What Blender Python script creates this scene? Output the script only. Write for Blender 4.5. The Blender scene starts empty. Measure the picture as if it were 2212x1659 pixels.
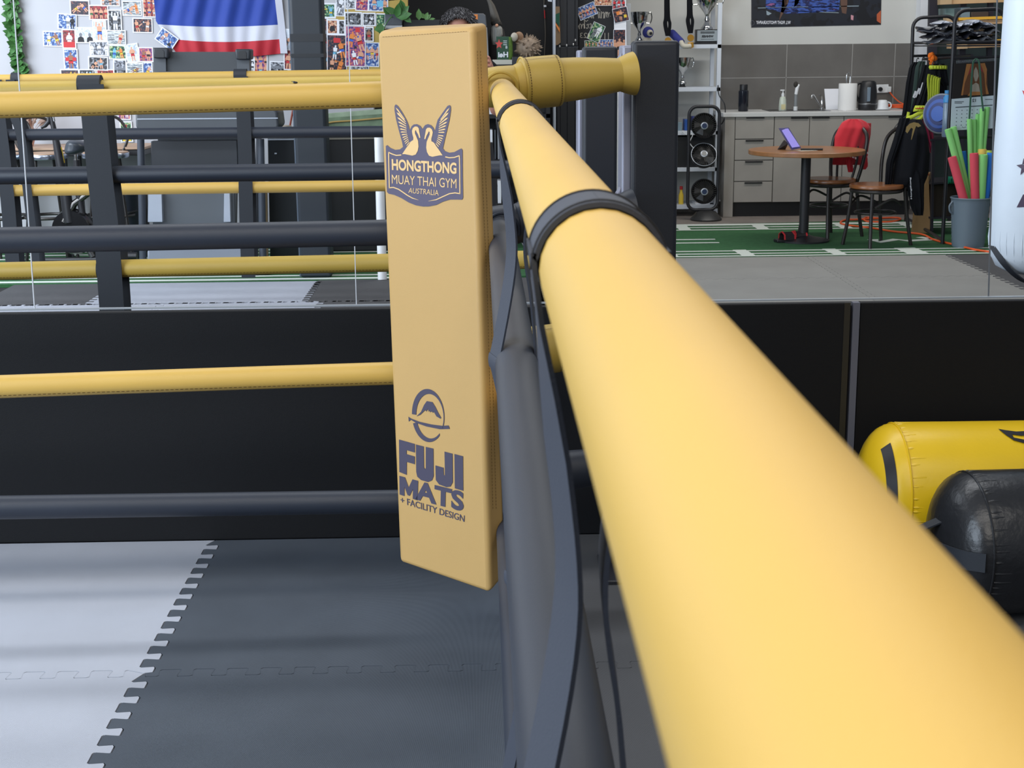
import bpy, bmesh, math, random
from mathutils import Vector, Matrix, geometry
random.seed(7)
SC = bpy.context.scene
COL = SC.collection
# ---------------------------------------------------------------- camera
FPX, CX, CY, H = 3150.0, 1106.0, 829.5, 1.5          # focal length in pixels, image centre, eye height
_d = Vector((1032 - CX, 100 - CY, FPX)).normalized()   # world +Y in camera axes (x right, y down, z forward)
_s = -0.014
_x = Vector((1, _s, -(_d[0] + _s * _d[1]) / _d[2])).normalized()
_z = _x.cross(_d)
cam_d = bpy.data.cameras.new('camera'); cam = bpy.data.objects.new('camera', cam_d); COL.objects.link(cam)
cam_d.sensor_width = 36; cam_d.lens = 36 * FPX / 2212; cam_d.clip_start = 0.02; cam_d.clip_end = 60
R = Matrix(((_x[0], -_x[1], -_x[2]), (_d[0], -_d[1], -_d[2]), (_z[0], -_z[1], -_z[2])))
cam.matrix_world = Matrix.Translation((0, 0, H)) @ R.to_4x4()
cam_d.dof.use_dof = True; cam_d.dof.focus_distance = 3.7; cam_d.dof.aperture_fstop = 30
SC.camera = cam
# ---------------------------------------------------------------- world, lights, exposure
W_ = bpy.data.worlds.new('world'); SC.world = W_; W_.use_nodes = True
bg = W_.node_tree.nodes['Background']; bg.inputs[0].default_value = (0.80, 0.88, 1.0, 1); bg.inputs[1].default_value = 0.26
def area(name, loc, target, sx, sy, power, colr):
    l = bpy.data.lights.new(name, 'AREA'); l.shape = 'RECTANGLE'; l.size = sx; l.size_y = sy; l.energy = power; l.color = colr
    o = bpy.data.objects.new(name, l); COL.objects.link(o); o.location = loc
    o.rotation_euler = (Vector(target) - Vector(loc)).to_track_quat('-Z', 'Y').to_euler(); return o
area('roller_door_daylight', (-5.2, 1.2, 2.1), (0.4, 4.2, 0.5), 4.0, 3.2, 430, (0.72, 0.85, 1.0))
area('ceiling_batten_front', (-1.5, 1.2, 4.3), (-1.5, 1.6, 0), 7.5, 0.7, 135, (1.0, 0.96, 0.90))
area('ceiling_batten_middle', (-1.5, 6.1, 4.2), (-1.5, 6.0, 0), 7.5, 0.55, 150, (0.94, 0.97, 1.0))
area('ceiling_batten_kitchen', (2.6, 11.2, 4.0), (2.6, 11.3, 0), 4.5, 0.25, 86, (1.0, 0.96, 0.90))  # unseen area light added over the kitchen to light the back room
area('window_daylight_far', (-5.0, 8.6, 2.6), (-1.0, 10.5, 0.6), 3.0, 3.0, 250, (0.82, 0.90, 1.0))  # unseen area light for the daylight on the far left floor
area('skylight_behind', (0.3, -1.4, 3.8), (0.1, 3.4, 0.8), 2.2, 1.4, 62, (1.0, 0.95, 0.86))
SC.view_settings.view_transform = 'Standard'; SC.view_settings.look = 'None'
SC.view_settings.exposure = 0.0; SC.view_settings.gamma = 1.0; SC.view_settings.use_curve_mapping = False

# ---------------------------------------------------------------- helpers
def ray(px, py):
    v = Vector(((px - CX) / FPX, (py - CY) / FPX, 1.0))
    return Vector((v.dot(_x), v.dot(_d), v.dot(_z)))
def P(px, py, Y):                      # the point at depth Y seen at a place of the photograph
    r = ray(px, py); return r * (Y / r[1]) + Vector((0, 0, H))
def F(px, py, z=0.0):                  # the point at height z
    r = ray(px, py); return r * ((z - H) / r[2]) + Vector((0, 0, H))
def S(Y): return Y / FPX * 0.985       # metres per pixel about depth Y
def lin(c):
    c = c / 255.0
    return c / 12.92 if c <= 0.04045 else ((c + 0.055) / 1.055) ** 2.4
MATS = {}
def mat(name, rgb, rough=0.6, metal=0.0, bump=0.0, bscale=200.0, var=0.0, vscale=6.0, spec=0.5, emit=0.0, coat=0.0, sheen=0.0, kind='noise'):
    if name in MATS: return MATS[name]
    m = bpy.data.materials.new(name); m.use_nodes = True
    nt = m.node_tree; b = nt.nodes['Principled BSDF']
    c = (lin(rgb[0]), lin(rgb[1]), lin(rgb[2]), 1)
    b.inputs['Base Color'].default_value = c
    b.inputs['Roughness'].default_value = rough; b.inputs['Metallic'].default_value = metal
    b.inputs['Specular IOR Level'].default_value = spec
    if coat: b.inputs['Coat Weight'].default_value = coat
    if sheen: b.inputs['Sheen Weight'].default_value = sheen
    if emit:
        b.inputs['Emission Color'].default_value = c; b.inputs['Emission Strength'].default_value = emit
    tc = None
    if var or bump:
        tc = nt.nodes.new('ShaderNodeTexCoord')
    if var:
        n = nt.nodes.new('ShaderNodeTexNoise'); n.inputs['Scale'].default_value = vscale; n.inputs['Detail'].default_value = 5
        nt.links.new(tc.outputs['Object'], n.inputs['Vector'])
        r = nt.nodes.new('ShaderNodeValToRGB')
        r.color_ramp.elements[0].position = 0.3; r.color_ramp.elements[1].position = 0.7
        r.color_ramp.elements[0].color = tuple(x * (1 - var) for x in c[:3]) + (1,)
        r.color_ramp.elements[1].color = tuple(min(1, x * (1 + var)) for x in c[:3]) + (1,)
        nt.links.new(n.outputs['Fac'], r.inputs['Fac']); nt.links.new(r.outputs['Color'], b.inputs['Base Color'])
    if bump:
        if kind == 'rib':
            n2 = nt.nodes.new('ShaderNodeTexWave'); n2.inputs['Scale'].default_value = bscale; n2.bands_direction = 'X'; o = n2.outputs['Fac']
        else:
            n2 = nt.nodes.new('ShaderNodeTexNoise'); n2.inputs['Scale'].default_value = bscale; n2.inputs['Detail'].default_value = 3; o = n2.outputs['Fac']
        nt.links.new(tc.outputs['Object'], n2.inputs['Vector'])
        bp = nt.nodes.new('ShaderNodeBump'); bp.inputs['Strength'].default_value = bump; bp.inputs['Distance'].default_value = 0.002
        nt.links.new(o, bp.inputs['Height']); nt.links.new(bp.outputs['Normal'], b.inputs['Normal'])
    MATS[name] = m; return m
def mixmat(name, cols, scale=30.0, rough=0.5, stretch=(1, 1, 1), pos=None, hard=True):   # a printed picture: patches of a few colours
    if name in MATS: return MATS[name]
    m = bpy.data.materials.new(name); m.use_nodes = True; nt = m.node_tree; b = nt.nodes['Principled BSDF']
    b.inputs['Roughness'].default_value = rough
    tc = nt.nodes.new('ShaderNodeTexCoord'); mp = nt.nodes.new('ShaderNodeMapping'); mp.inputs['Scale'].default_value = stretch
    oi = nt.nodes.new('ShaderNodeObjectInfo'); mul = nt.nodes.new('ShaderNodeMath'); mul.operation = 'MULTIPLY'; mul.inputs[1].default_value = 50
    cb = nt.nodes.new('ShaderNodeCombineXYZ')
    nt.links.new(oi.outputs['Random'], mul.inputs[0]); nt.links.new(mul.outputs[0], cb.inputs[0]); nt.links.new(mul.outputs[0], cb.inputs[2])
    nt.links.new(tc.outputs['Object'], mp.inputs['Vector']); nt.links.new(cb.outputs[0], mp.inputs['Location'])
    n = nt.nodes.new('ShaderNodeTexNoise'); n.inputs['Scale'].default_value = scale; n.inputs['Detail'].default_value = 4
    nt.links.new(mp.outputs[0], n.inputs['Vector'])
    r = nt.nodes.new('ShaderNodeValToRGB'); cr = r.color_ramp
    k = len(cols)
    while len(cr.elements) < k: cr.elements.new(0.5)
    for i, c in enumerate(cols):
        cr.elements[i].position = pos[i] if pos else 0.34 + 0.32 * i / max(1, k - 1)
        cr.elements[i].color = (lin(c[0]), lin(c[1]), lin(c[2]), 1)
    if hard: cr.interpolation = 'CONSTANT' if k > 3 else 'LINEAR'
    nt.links.new(n.outputs['Fac'], r.inputs['Fac']); nt.links.new(r.outputs['Color'], b.inputs['Base Color'])
    MATS[name] = m; return m

def origin(o):
    v = Vector((0, 0, 0))
    while o is not None: v = v + Vector(o.location); o = o.parent
    return v
class MB:
    def __init__(s): s.v = []; s.f = []; s.mi = []; s.m = 0
    def add(s, vs, fs):
        k = len(s.v); s.v += [Vector(p) for p in vs]
        for f in fs: s.f.append([i + k for i in f]); s.mi.append(s.m)
        return s
    def box(s, lo, hi, rz=0.0, about=None):
        x0, y0, z0 = lo; x1, y1, z1 = hi
        vs = [Vector(p) for p in ((x0,y0,z0),(x1,y0,z0),(x1,y1,z0),(x0,y1,z0),(x0,y0,z1),(x1,y0,z1),(x1,y1,z1),(x0,y1,z1))]
        if rz:
            c = Vector(about) if about else Vector(((x0+x1)/2,(y0+y1)/2,0)); Rz = Matrix.Rotation(rz, 3, 'Z')
            vs = [Rz @ (p - c) + c for p in vs]
        return s.hexa(vs)
    def hexa(s, vs):                    # bottom ring of four, then top ring of four
        return s.add(vs, [(0,3,2,1),(4,5,6,7),(0,1,5,4),(1,2,6,5),(2,3,7,6),(3,0,4,7)])
    def boxc(s, c, size, M=None):
        a, b, d = size[0]/2, size[1]/2, size[2]/2
        vs = [Vector(p) for p in ((-a,-b,-d),(a,-b,-d),(a,b,-d),(-a,b,-d),(-a,-b,d),(a,-b,d),(a,b,d),(-a,b,d))]
        if M is not None: vs = [M @ p for p in vs]
        return s.hexa([p + Vector(c) for p in vs])
    def tube(s, pts, r, n=12, closed=False, caps=True):
        pts = [Vector(p) for p in pts]; N = len(pts)
        rs = list(r) if isinstance(r, (list, tuple)) else [r] * N
        k = len(s.v); up = None
        for i, p in enumerate(pts):
            if closed: t = pts[(i+1) % N] - pts[i-1]
            else: t = pts[min(i+1, N-1)] - pts[max(i-1, 0)]
            t.normalize()
            if up is None:
                a = Vector((0, 0, 1)) if abs(t.z) < 0.9 else Vector((1, 0, 0))
                up = t.cross(a).normalized()
            else:
                up = (up - t * up.dot(t))
                up = up.normalized() if up.length > 1e-6 else t.orthogonal().normalized()
            w = t.cross(up)
            for j in range(n):
                a = 2 * math.pi * j / n
                s.v.append(p + (up * math.cos(a) + w * math.sin(a)) * rs[i])
        M = N if closed else N - 1
        for i in range(M):
            for j in range(n):
                a = k + i*n + j; b = k + i*n + (j+1) % n; c = k + ((i+1) % N)*n + (j+1) % n; d = k + ((i+1) % N)*n + j
                s.f.append([a, b, c, d]); s.mi.append(s.m)
        if caps and not closed:
            s.f.append([k + j for j in range(n)][::-1]); s.mi.append(s.m)
            s.f.append([k + (N-1)*n + j for j in range(n)]); s.mi.append(s.m)
        return s
    def lathe(s, c, prof, n=24, axis=(0, 0, 1)):   # profile of (radius, height along the axis)
        ax = Vector(axis).normalized(); u = ax.orthogonal().normalized(); w = ax.cross(u); c = Vector(c); k = len(s.v)
        for r, h in prof:
            for j in range(n):
                a = 2*math.pi*j/n; s.v.append(c + ax*h + (u*math.cos(a) + w*math.sin(a))*max(r, 1e-5))
        for i in range(len(prof)-1):
            for j in range(n):
                s.f.append([k+i*n+j, k+i*n+(j+1) % n, k+(i+1)*n+(j+1) % n, k+(i+1)*n+j]); s.mi.append(s.m)
        s.f.append([k+j for j in range(n)][::-1]); s.mi.append(s.m)
        s.f.append([k+(len(prof)-1)*n+j for j in range(n)]); s.mi.append(s.m)
        return s
    def ball(s, c, r, n=16, m=10, sc=(1,1,1)):
        c = Vector(c); k = len(s.v)
        for i in range(m+1):
            t = math.pi*i/m
            for j in range(n):
                a = 2*math.pi*j/n
                s.v.append(c + Vector((math.sin(t)*math.cos(a)*r*sc[0], math.sin(t)*math.sin(a)*r*sc[1], math.cos(t)*r*sc[2])))
        for i in range(m):
            for j in range(n):
                s.f.append([k+i*n+j, k+(i+1)*n+j, k+(i+1)*n+(j+1) % n, k+i*n+(j+1) % n]); s.mi.append(s.m)
        return s
    def poly(s, pts):                   # flat polygon, concave allowed
        pts = [Vector(p) for p in pts]; tris = geometry.tessellate_polygon([pts])
        return s.add(pts, [list(t) for t in tris])
    def prism(s, pts, d):               # polygon pushed along vector d
        pts = [Vector(p) for p in pts]; d = Vector(d); n = len(pts); tris = geometry.tessellate_polygon([pts])
        s.add(pts + [p + d for p in pts], [list(t) for t in tris] + [[i + n for i in t][::-1] for t in tris]
              + [[i, (i+1) % n, n + (i+1) % n, n + i] for i in range(n)])
        return s
    def px(s, pts, Y, depth):           # an outline given in pixels, standing at depth Y with real thickness
        q = [P(a, b, Y) for a, b in pts]
        for p in q: p.z = max(p.z, 0.0)
        return s.prism(q, (0, depth, 0))
    def strip(s, pts, width, nrm, lift=0.0):   # a flat ribbon along points
        pts = [Vector(p) for p in pts]; nrm = Vector(nrm).normalized(); k = len(s.v)
        for i, p in enumerate(pts):
            t = (pts[min(i+1, len(pts)-1)] - pts[max(i-1, 0)]).normalized(); w = t.cross(nrm)
            s.v += [p + w*width/2 + nrm*lift, p - w*width/2 + nrm*lift]
        for i in range(len(pts)-1):
            s.f.append([k+2*i, k+2*i+1, k+2*i+3, k+2*i+2]); s.mi.append(s.m)
        return s
    def band(s, pts, wvec, th):         # a webbing band: centre line, width vector, thickness
        pts = [Vector(p) for p in pts]; k = len(s.v); N = len(pts)
        wl = [Vector(q) for q in wvec] if isinstance(wvec, list) else [Vector(wvec)]*N
        for i, p in enumerate(pts):
            wv = wl[i]; t = (pts[min(i+1, N-1)] - pts[max(i-1, 0)]).normalized(); n = t.cross(wv).normalized()*th/2
            s.v += [p - wv/2 - n, p + wv/2 - n, p + wv/2 + n, p - wv/2 + n]
        for i in range(N-1):
            for j in range(4):
                a = k+4*i+j; b = k+4*i+(j+1) % 4
                s.f.append([a, b, b+4, a+4]); s.mi.append(s.m)
        s.f.append([k, k+3, k+2, k+1]); s.mi.append(s.m); e = k+4*(N-1); s.f.append([e, e+1, e+2, e+3]); s.mi.append(s.m)
        return s
    def rows(s, rows, Y, depth, nr=24, nc=14, fold=0.0, nf=5, seed=0, dy=0.0):   # cloth or lumpy body: rows of (y, left, right) in pixels
        rnd = random.Random(seed); ph = [rnd.uniform(0, 6.28) for _ in range(6)]; k = len(s.v)
        ys = [r[0] for r in rows]
        for side in (0, 1):
            for i in range(nr+1):
                y = ys[0] + (ys[-1]-ys[0])*i/nr
                j = 0
                while j < len(rows)-2 and rows[j+1][0] < y: j += 1
                t = (y-rows[j][0])/max(1e-6, rows[j+1][0]-rows[j][0])
                xl = rows[j][1]*(1-t)+rows[j+1][1]*t; xr = rows[j][2]*(1-t)+rows[j+1][2]*t
                for c in range(nc+1):
                    u = c/nc; p = P(xl+(xr-xl)*u, y, Y + dy*i/nr)
                    bul = math.sqrt(max(0, 1-(2*u-1)**2))*depth/2*min(1, 3.5*i/nr+0.35)*min(1, 3.5*(1-i/nr)+0.35)
                    fo = fold*(math.sin(nf*6.28*u+ph[0]+1.5*math.sin(2.2*i/nr+ph[1]))*0.6+math.sin(nf*1.7*6.28*u+ph[2]+3*i/nr)*0.4)*math.sqrt(max(0, 1-(2*u-1)**2))
                    p.y += (-bul if side == 0 else bul) + fo
                    s.v.append(p)
        W = nc+1; B = (nr+1)*W
        for i in range(nr):
            for c in range(nc):
                a = k+i*W+c
                s.f.append([a, a+W, a+W+1, a+1]); s.mi.append(s.m)
                s.f.append([a+B, a+B+1, a+B+W+1, a+B+W]); s.mi.append(s.m)
            a = k+i*W; s.f.append([a, a+B, a+B+W, a+W]); s.mi.append(s.m)
            a = k+i*W+nc; s.f.append([a, a+W, a+B+W, a+B]); s.mi.append(s.m)
        for c in range(nc):
            s.f.append([k+c, k+c+1, k+B+c+1, k+B+c]); s.mi.append(s.m)
            a = k+nr*W+c; s.f.append([a, a+B, a+B+1, a+1]); s.mi.append(s.m)
        return s
    def build(s, name, m, parent=None, smooth=True, bevel=0.0, seg=2, auto=40):
        me = bpy.data.meshes.new(name)
        if parent is None and s.v:
            xs = [p.x for p in s.v]; ys = [p.y for p in s.v]; zs = [p.z for p in s.v]
            o0 = Vector(((min(xs)+max(xs))/2, (min(ys)+max(ys))/2, min(zs)))
        else: o0 = origin(parent)
        me.from_pydata([tuple(p - o0) for p in s.v], [], s.f); me.update()
        for mm in (m if isinstance(m, (list, tuple)) else [m]): me.materials.append(mm)
        for p, i in zip(me.polygons, s.mi): p.material_index = i; p.use_smooth = smooth
        bm = bmesh.new(); bm.from_mesh(me)
        bmesh.ops.recalc_face_normals(bm, faces=bm.faces)
        bm.to_mesh(me); bm.free()
        if smooth:
            try: me.set_sharp_from_angle(angle=math.radians(auto))
            except Exception: pass
        o = bpy.data.objects.new(name, me); COL.objects.link(o)
        if parent is not None: o.parent = parent
        else: o.location = o0
        if bevel:
            b = o.modifiers.new('bevel', 'BEVEL'); b.width = bevel; b.segments = seg; b.limit_method = 'ANGLE'; b.angle_limit = math.radians(40)
        return o
def tag(o, label, cat, group=None, kind=None):
    o['label'] = label; o['category'] = cat
    if group: o['group'] = group
    if kind: o['kind'] = kind
    return o
def thing(name, loc, label, cat, group=None):
    o = bpy.data.objects.new(name, None); COL.objects.link(o); o.location = loc; o.empty_display_size = 0.1
    return tag(o, label, cat, group)
def struct(o): o['kind'] = 'structure'; return o
def sub(o, lv=2):
    m = o.modifiers.new('subdivision', 'SUBSURF'); m.levels = lv; m.render_levels = lv; return o
def copy_tree(o, parent=None):
    c = o.copy(); COL.objects.link(c)
    if parent is not None: c.parent = parent
    for ch in list(o.children): copy_tree(ch, c)
    return c
def smoothpath(pts, n=8):               # Catmull-Rom through points
    pts = [Vector(p) for p in pts]; out = []
    for i in range(len(pts)-1):
        p0 = pts[max(i-1, 0)]; p1 = pts[i]; p2 = pts[i+1]; p3 = pts[min(i+2, len(pts)-1)]
        for k in range(n):
            t = k/n
            out.append(0.5*((2*p1)+(p2-p0)*t+(2*p0-5*p1+4*p2-p3)*t*t+(3*p1-p0-3*p2+p3)*t**3))
    out.append(pts[-1]); return out
TXT = {}
def text_shape(body, bold=0.0):         # letters as vertices in a unit box and faces
    if (body, bold) in TXT: return TXT[(body, bold)]
    cu = bpy.data.curves.new('lettering', 'FONT'); cu.body = body; cu.offset = bold; cu.resolution_u = 4; cu.fill_mode = 'FRONT'
    o = bpy.data.objects.new('lettering', cu); COL.objects.link(o)
    dg = bpy.context.evaluated_depsgraph_get()
    me = bpy.data.meshes.new_from_object(o.evaluated_get(dg))
    vs = [v.co.copy() for v in me.vertices]; fs = [list(p.vertices) for p in me.polygons]
    bpy.data.objects.remove(o); bpy.data.curves.remove(cu); bpy.data.meshes.remove(me)
    x0 = min(v.x for v in vs); x1 = max(v.x for v in vs); y0 = min(v.y for v in vs); y1 = max(v.y for v in vs)
    vs = [((v.x-x0)/(x1-x0), (v.y-y0)/(y1-y0)) for v in vs]
    TXT[(body, bold)] = (vs, fs); return vs, fs
def text_on(mb, body, quad, fn, bold=0.0):   # quad: pixels of top-left, top-right, bottom-left, bottom-right; fn puts a pixel on the surface
    vs, fs = text_shape(body, bold); tl, tr, bl, br = quad; out = []
    for u, v in vs:
        x = (tl[0]*(1-u)+tr[0]*u)*v + (bl[0]*(1-u)+br[0]*u)*(1-v)
        y = (tl[1]*(1-u)+tr[1]*u)*v + (bl[1]*(1-u)+br[1]*u)*(1-v)
        out.append(fn(x, y))
    mb.add(out, fs)
def on_plane(p0, nrm, lift=0.0):
    p0 = Vector(p0); nrm = Vector(nrm).normalized(); c = Vector((0, 0, H))
    if nrm.dot(c - p0) < 0: nrm = -nrm
    q = p0 + nrm*lift
    def fn(px, py):
        r = ray(px, py); return c + r*((q - c).dot(nrm)/r.dot(nrm))
    return fn
# ---------------------------------------------------------------- materials
YEL = mat('yellow_vinyl', (200, 163, 80), 0.48, bump=0.12, bscale=900, var=0.04, vscale=3)
YELP = mat('yellow_pad_vinyl', (185, 149, 90), 0.55, bump=0.15, bscale=700, var=0.03, vscale=2)
YELD = mat('mustard_vinyl', (180, 151, 66), 0.55, bump=0.15, bscale=600, var=0.05, vscale=4)
BLK = mat('black_vinyl', (34, 40, 52), 0.5, bump=0.12, bscale=800, var=0.08, vscale=4)
BLKW = mat('black_wall_vinyl', (9, 10, 14), 0.62, spec=0.3, bump=0.25, bscale=500, var=0.1, vscale=3)
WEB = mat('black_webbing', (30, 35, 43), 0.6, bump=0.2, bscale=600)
STI = mat('dark_thread', (92, 66, 26), 0.8)
STB = mat('black_thread', (30, 26, 22), 0.8)
INK = mat('navy_print', (78, 72, 94), 0.6)
INKD = mat('dark_navy_print', (62, 58, 78), 0.6)
CREAM = mat('cream_print', (214, 178, 122), 0.6)
MATL = mat('light_grey_foam', (176, 180, 191), 0.75, bump=0.5, bscale=240, var=0.05, vscale=3, kind='rib', spec=0.3)
MATD = mat('dark_grey_foam', (84, 91, 101), 0.7, bump=0.7, bscale=240, var=0.09, vscale=4, kind='rib', spec=0.35)
MATM = mat('mid_grey_foam', (148, 147, 143), 0.75, bump=0.4, bscale=240, var=0.06, vscale=3, kind='rib', spec=0.3)
MATMD = mat('charcoal_foam', (82, 82, 84), 0.75, bump=0.4, bscale=240, var=0.06, vscale=3, kind='rib', spec=0.3)
GAP = mat('dark_subfloor', (30, 28, 30), 0.9)
WHITEWALL = mat('pale_paint', (184, 185, 190), 0.85, var=0.03, vscale=2)
KWALL = mat('cream_paint', (205, 205, 200), 0.85, var=0.03, vscale=2)
BLACKP = mat('black_paint', (24, 25, 28), 0.7, var=0.15, vscale=3)
MET = mat('polished_edge', (205, 208, 212), 0.25, 1.0)
CHROME = mat('chrome', (215, 215, 215), 0.12, 1.0)
BLKM = mat('black_metal', (34, 34, 38), 0.4)
BLKP = mat('black_plastic', (26, 27, 30), 0.4)
GREYP = mat('grey_plastic', (98, 104, 110), 0.45, var=0.05)
WHT = mat('white_plastic', (225, 228, 230), 0.45)
PAPER = mat('white_paper', (228, 230, 236), 0.6)
WOODT = mat('brown_table_wood', (150, 104, 66), 0.35, var=0.12, vscale=14)
WOODL = mat('light_wood', (196, 166, 128), 0.55, var=0.1, vscale=10)
CARD = mat('cardboard', (150, 118, 78), 0.8, var=0.06)
RED = mat('red_cloth', (196, 34, 48), 0.85, bump=0.4, bscale=300, sheen=0.3)
DKC = mat('black_cloth', (12, 14, 20), 0.9, bump=0.3, bscale=200, spec=0.25)
GREEN = mat('dark_green_turf', (44, 96, 54), 0.9, bump=1.0, bscale=700, var=0.15, vscale=30)
TLINE = mat('turf_white', (206, 214, 206), 0.9, bump=0.8, bscale=700)
VINYL = mat('grey_plank_vinyl', (128, 120, 114), 0.6, var=0.12, vscale=8)
TILE = mat('grey_wall_tile', (104, 101, 97), 0.55, var=0.12, vscale=4)
GROUT = mat('grout', (160, 158, 154), 0.8)
LEAF = mat('leaf_green', (62, 112, 54), 0.5, var=0.25, vscale=20)
ORANGE = mat('orange_rubber', (226, 92, 42), 0.5)
GOLD = mat('gold_metal', (214, 160, 70), 0.3, 0.9)

WY = 4.365                              # the black wall below the mirror
# ---------------------------------------------------------------- setting
struct(MB().box((-7, -3, -0.08), (7, 15, -0.022)).build('floor', GAP, smooth=False))
wb = MB()
wb.box((-3.2, WY + 0.02, -0.022), (3.4, WY + 0.10, 0.715))
wf = struct(wb.build('wall_front', BLKW, smooth=False))
def wall_panel(x0, x1, nm):
    o = MB().box((x0, WY, -0.002), (x1, WY + 0.03, 0.728)).build(nm, BLKW, smooth=False, bevel=0.004); return struct(o)
xs = P(1836, 800, WY).x
wall_panel(-3.0, xs - 0.006, 'wall_front_panel'); wall_panel(xs + 0.024, 3.2, 'wall_front_panel')
struct(MB().box((xs + 0.001, WY - 0.004, -0.002), (xs + 0.0215, WY + 0.025, 0.728)).build('trim_1', mat('grey_joint_strip', (92, 94, 106), 0.6), smooth=False))
struct(MB().box((xs - 0.026, WY - 0.003, -0.002), (xs - 0.0075, WY + 0.0, 0.728)).build('trim_2', mat('black_joint_tape', (40, 36, 26), 0.5), smooth=False))
k = 3
for (xa, ya), (xb, yb), w in (((40, 170), (75, 680), 0.0026), ((757, 228), (770, 668), 0.0024), ((2146, 300), (2136, 638), 0.003)):   # joints between the mirror panels
    a, b = P(xa, ya, WY + 0.06), P(xb, yb, WY + 0.06); t = (a - b).normalized(); a = b + t * 1.75; b = b + t * (0.731 - b.z) / t.z
    m_ = MB(); m_.hexa([b + Vector((-w/2, 0, 0)), b + Vector((w/2, 0, 0)), b + Vector((w/2, .006, 0)), b + Vector((-w/2, .006, 0)),
                        a + Vector((-w/2, 0, 0)), a + Vector((w/2, 0, 0)), a + Vector((w/2, .006, 0)), a + Vector((-w/2, .006, 0))])
    struct(m_.build('trim_%d' % k, mat('glass_edge', (206, 212, 220), .3) if k < 5 else mat('dull_glass_edge', (104, 108, 114), .3), smooth=False)); k += 1
struct(MB().box((-3.0, WY + 0.045, 0.7285), (3.2, WY + 0.060, 0.7325)).build('trim_6', mat('mirror_lower_edge', (150, 156, 162), .3), smooth=False))     # polished lower edge of the mirror

# foam mats with jigsaw edges
def jig(p0, p1, amp=0.02, n=12):
    p0 = Vector(p0); p1 = Vector(p1); t = (p1 - p0); L = t.length; t.normalize(); w = Vector((-t.y, t.x, 0)); out = []
    st = L/n
    for i in range(n):
        b = p0 + t*st*i
        for u, v in ((0.0, -1), (0.06, -1), (0.36, -1), (0.44, -0.8), (0.40, 0.7), (0.46, 1), (0.98, 1), (1.04, 0.8), (0.98, -0.7)):
            if i == n-1 and u > 0.97: continue
            if i == 0 and u == 0: continue
            out.append(b + t*st*u + w*amp*v)
    return out
def jmat(x0, x1, y0, y1, m, label, L=1, Rr=1, T=1, B=1):
    nx = max(2, round((x1-x0)*12)); ny = max(2, round((y1-y0)*12))
    c = [Vector((x0, y0, 0)), Vector((x1, y0, 0)), Vector((x1, y1, 0)), Vector((x0, y1, 0))]
    pts = [c[0]] + (jig(c[0], c[1], n=nx) if B else []) + [c[1]] + (jig(c[1], c[2], n=ny) if Rr else [])
    pts += [c[2]] + (jig(c[3], c[2], n=nx)[::-1] if T else []) + [c[3]] + (jig(c[0], c[3], n=ny)[::-1] if L else [])
    ce = Vector(((x0+x1)/2, (y0+y1)/2, 0)); pts = [ce + (p - ce)*0.9965 for p in pts]
    o = MB().prism(pts, (0, 0, -0.02)).build('puzzle_mat', m, smooth=False)
    return tag(o, label, 'mat', 'interlocking floor mats')
jmat(-1.844, -0.844, 3.365, WY - 0.004, MATL, 'light grey puzzle mat under the left ropes, against the black wall', T=0)
jmat(-1.844, -0.844, 2.365, 3.365, MATL, 'light grey puzzle mat nearest the camera at bottom left')
jmat(-0.844, 0.156, 3.365, WY - 0.004, MATD, 'dark grey puzzle mat below the yellow corner pad, against the black wall', T=0)
jmat(-0.844, 0.156, 2.365, 3.365, MATD, 'dark grey puzzle mat nearest the camera at bottom centre')
jmat(0.156, 1.156, 2.365, 3.365, MATMD, 'dark mat with a scrap of paper, seen right of the vertical strap at the bottom')
jmat(0.156, 1.156, 3.365, WY - 0.004, MATMD, 'dark mat against the black wall behind the thick yellow rope', T=0)
jmat(1.156, 2.156, 3.365, WY - 0.004, MATMD, 'dark mat under the two punching bags at the right', T=0, Rr=0)
# mats beyond (seen in the mirror)
jmat(-2.93, -1.93, 7.30, 8.76, MATL, 'pale mat at the far left above the black wall, left of the sloping black strap', L=0)
jmat(-3.07, -2.39, 8.76, 9.56, MATMD, 'dark mat corner at the far left beside the green turf', L=0, T=0)
jmat(-2.39, -1.07, 8.76, 9.56, MATL, 'pale mat in the mirror under the folded treadmill', T=0)
jmat(-1.93, -0.97, 7.30, 8.76, MATL, 'pale mat in the mirror in front of the folded treadmill')
jmat(-0.97, 0.4, 7.30, 8.76, MATMD, 'dark mat in the mirror left of the yellow corner pad, nearer row')
jmat(-1.07, 0.4, 8.76, 9.60, MATMD, 'dark mat in the mirror left of the yellow corner pad, beside the turf', T=0)
jmat(1.345, 2.365, 7.9, 9.43, MATM, 'grey mat above the black wall, just right of the thick yellow rope')
jmat(1.345, 2.365, 9.43, 10.42, MATM, 'grey mat in front of the round table, touching the turf', T=0)
jmat(2.365, 3.37, 7.9, 9.43, MATM, 'grey mat above the black wall at the right, beside the hanging bag')
jmat(2.365, 3.37, 9.43, 10.42, MATM, 'grey mat in front of the two cafe chairs, touching the turf', T=0)
jmat(3.37, 4.37, 7.9, 9.43, MATMD, 'dark mat under the white hanging bag at the right edge', Rr=0)
jmat(3.37, 4.37, 9.43, 10.42, MATMD, 'dark mat in front of the bucket of foam noodles', T=0, Rr=0)
jmat(0.345, 1.345, 7.9, 9.43, MATMD, 'dark mat behind the black corner post, nearer row', L=0)
jmat(0.345, 1.345, 9.62, 10.42, MATMD, 'dark mat behind the black corner post, beside the turf', L=0, T=0)
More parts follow.
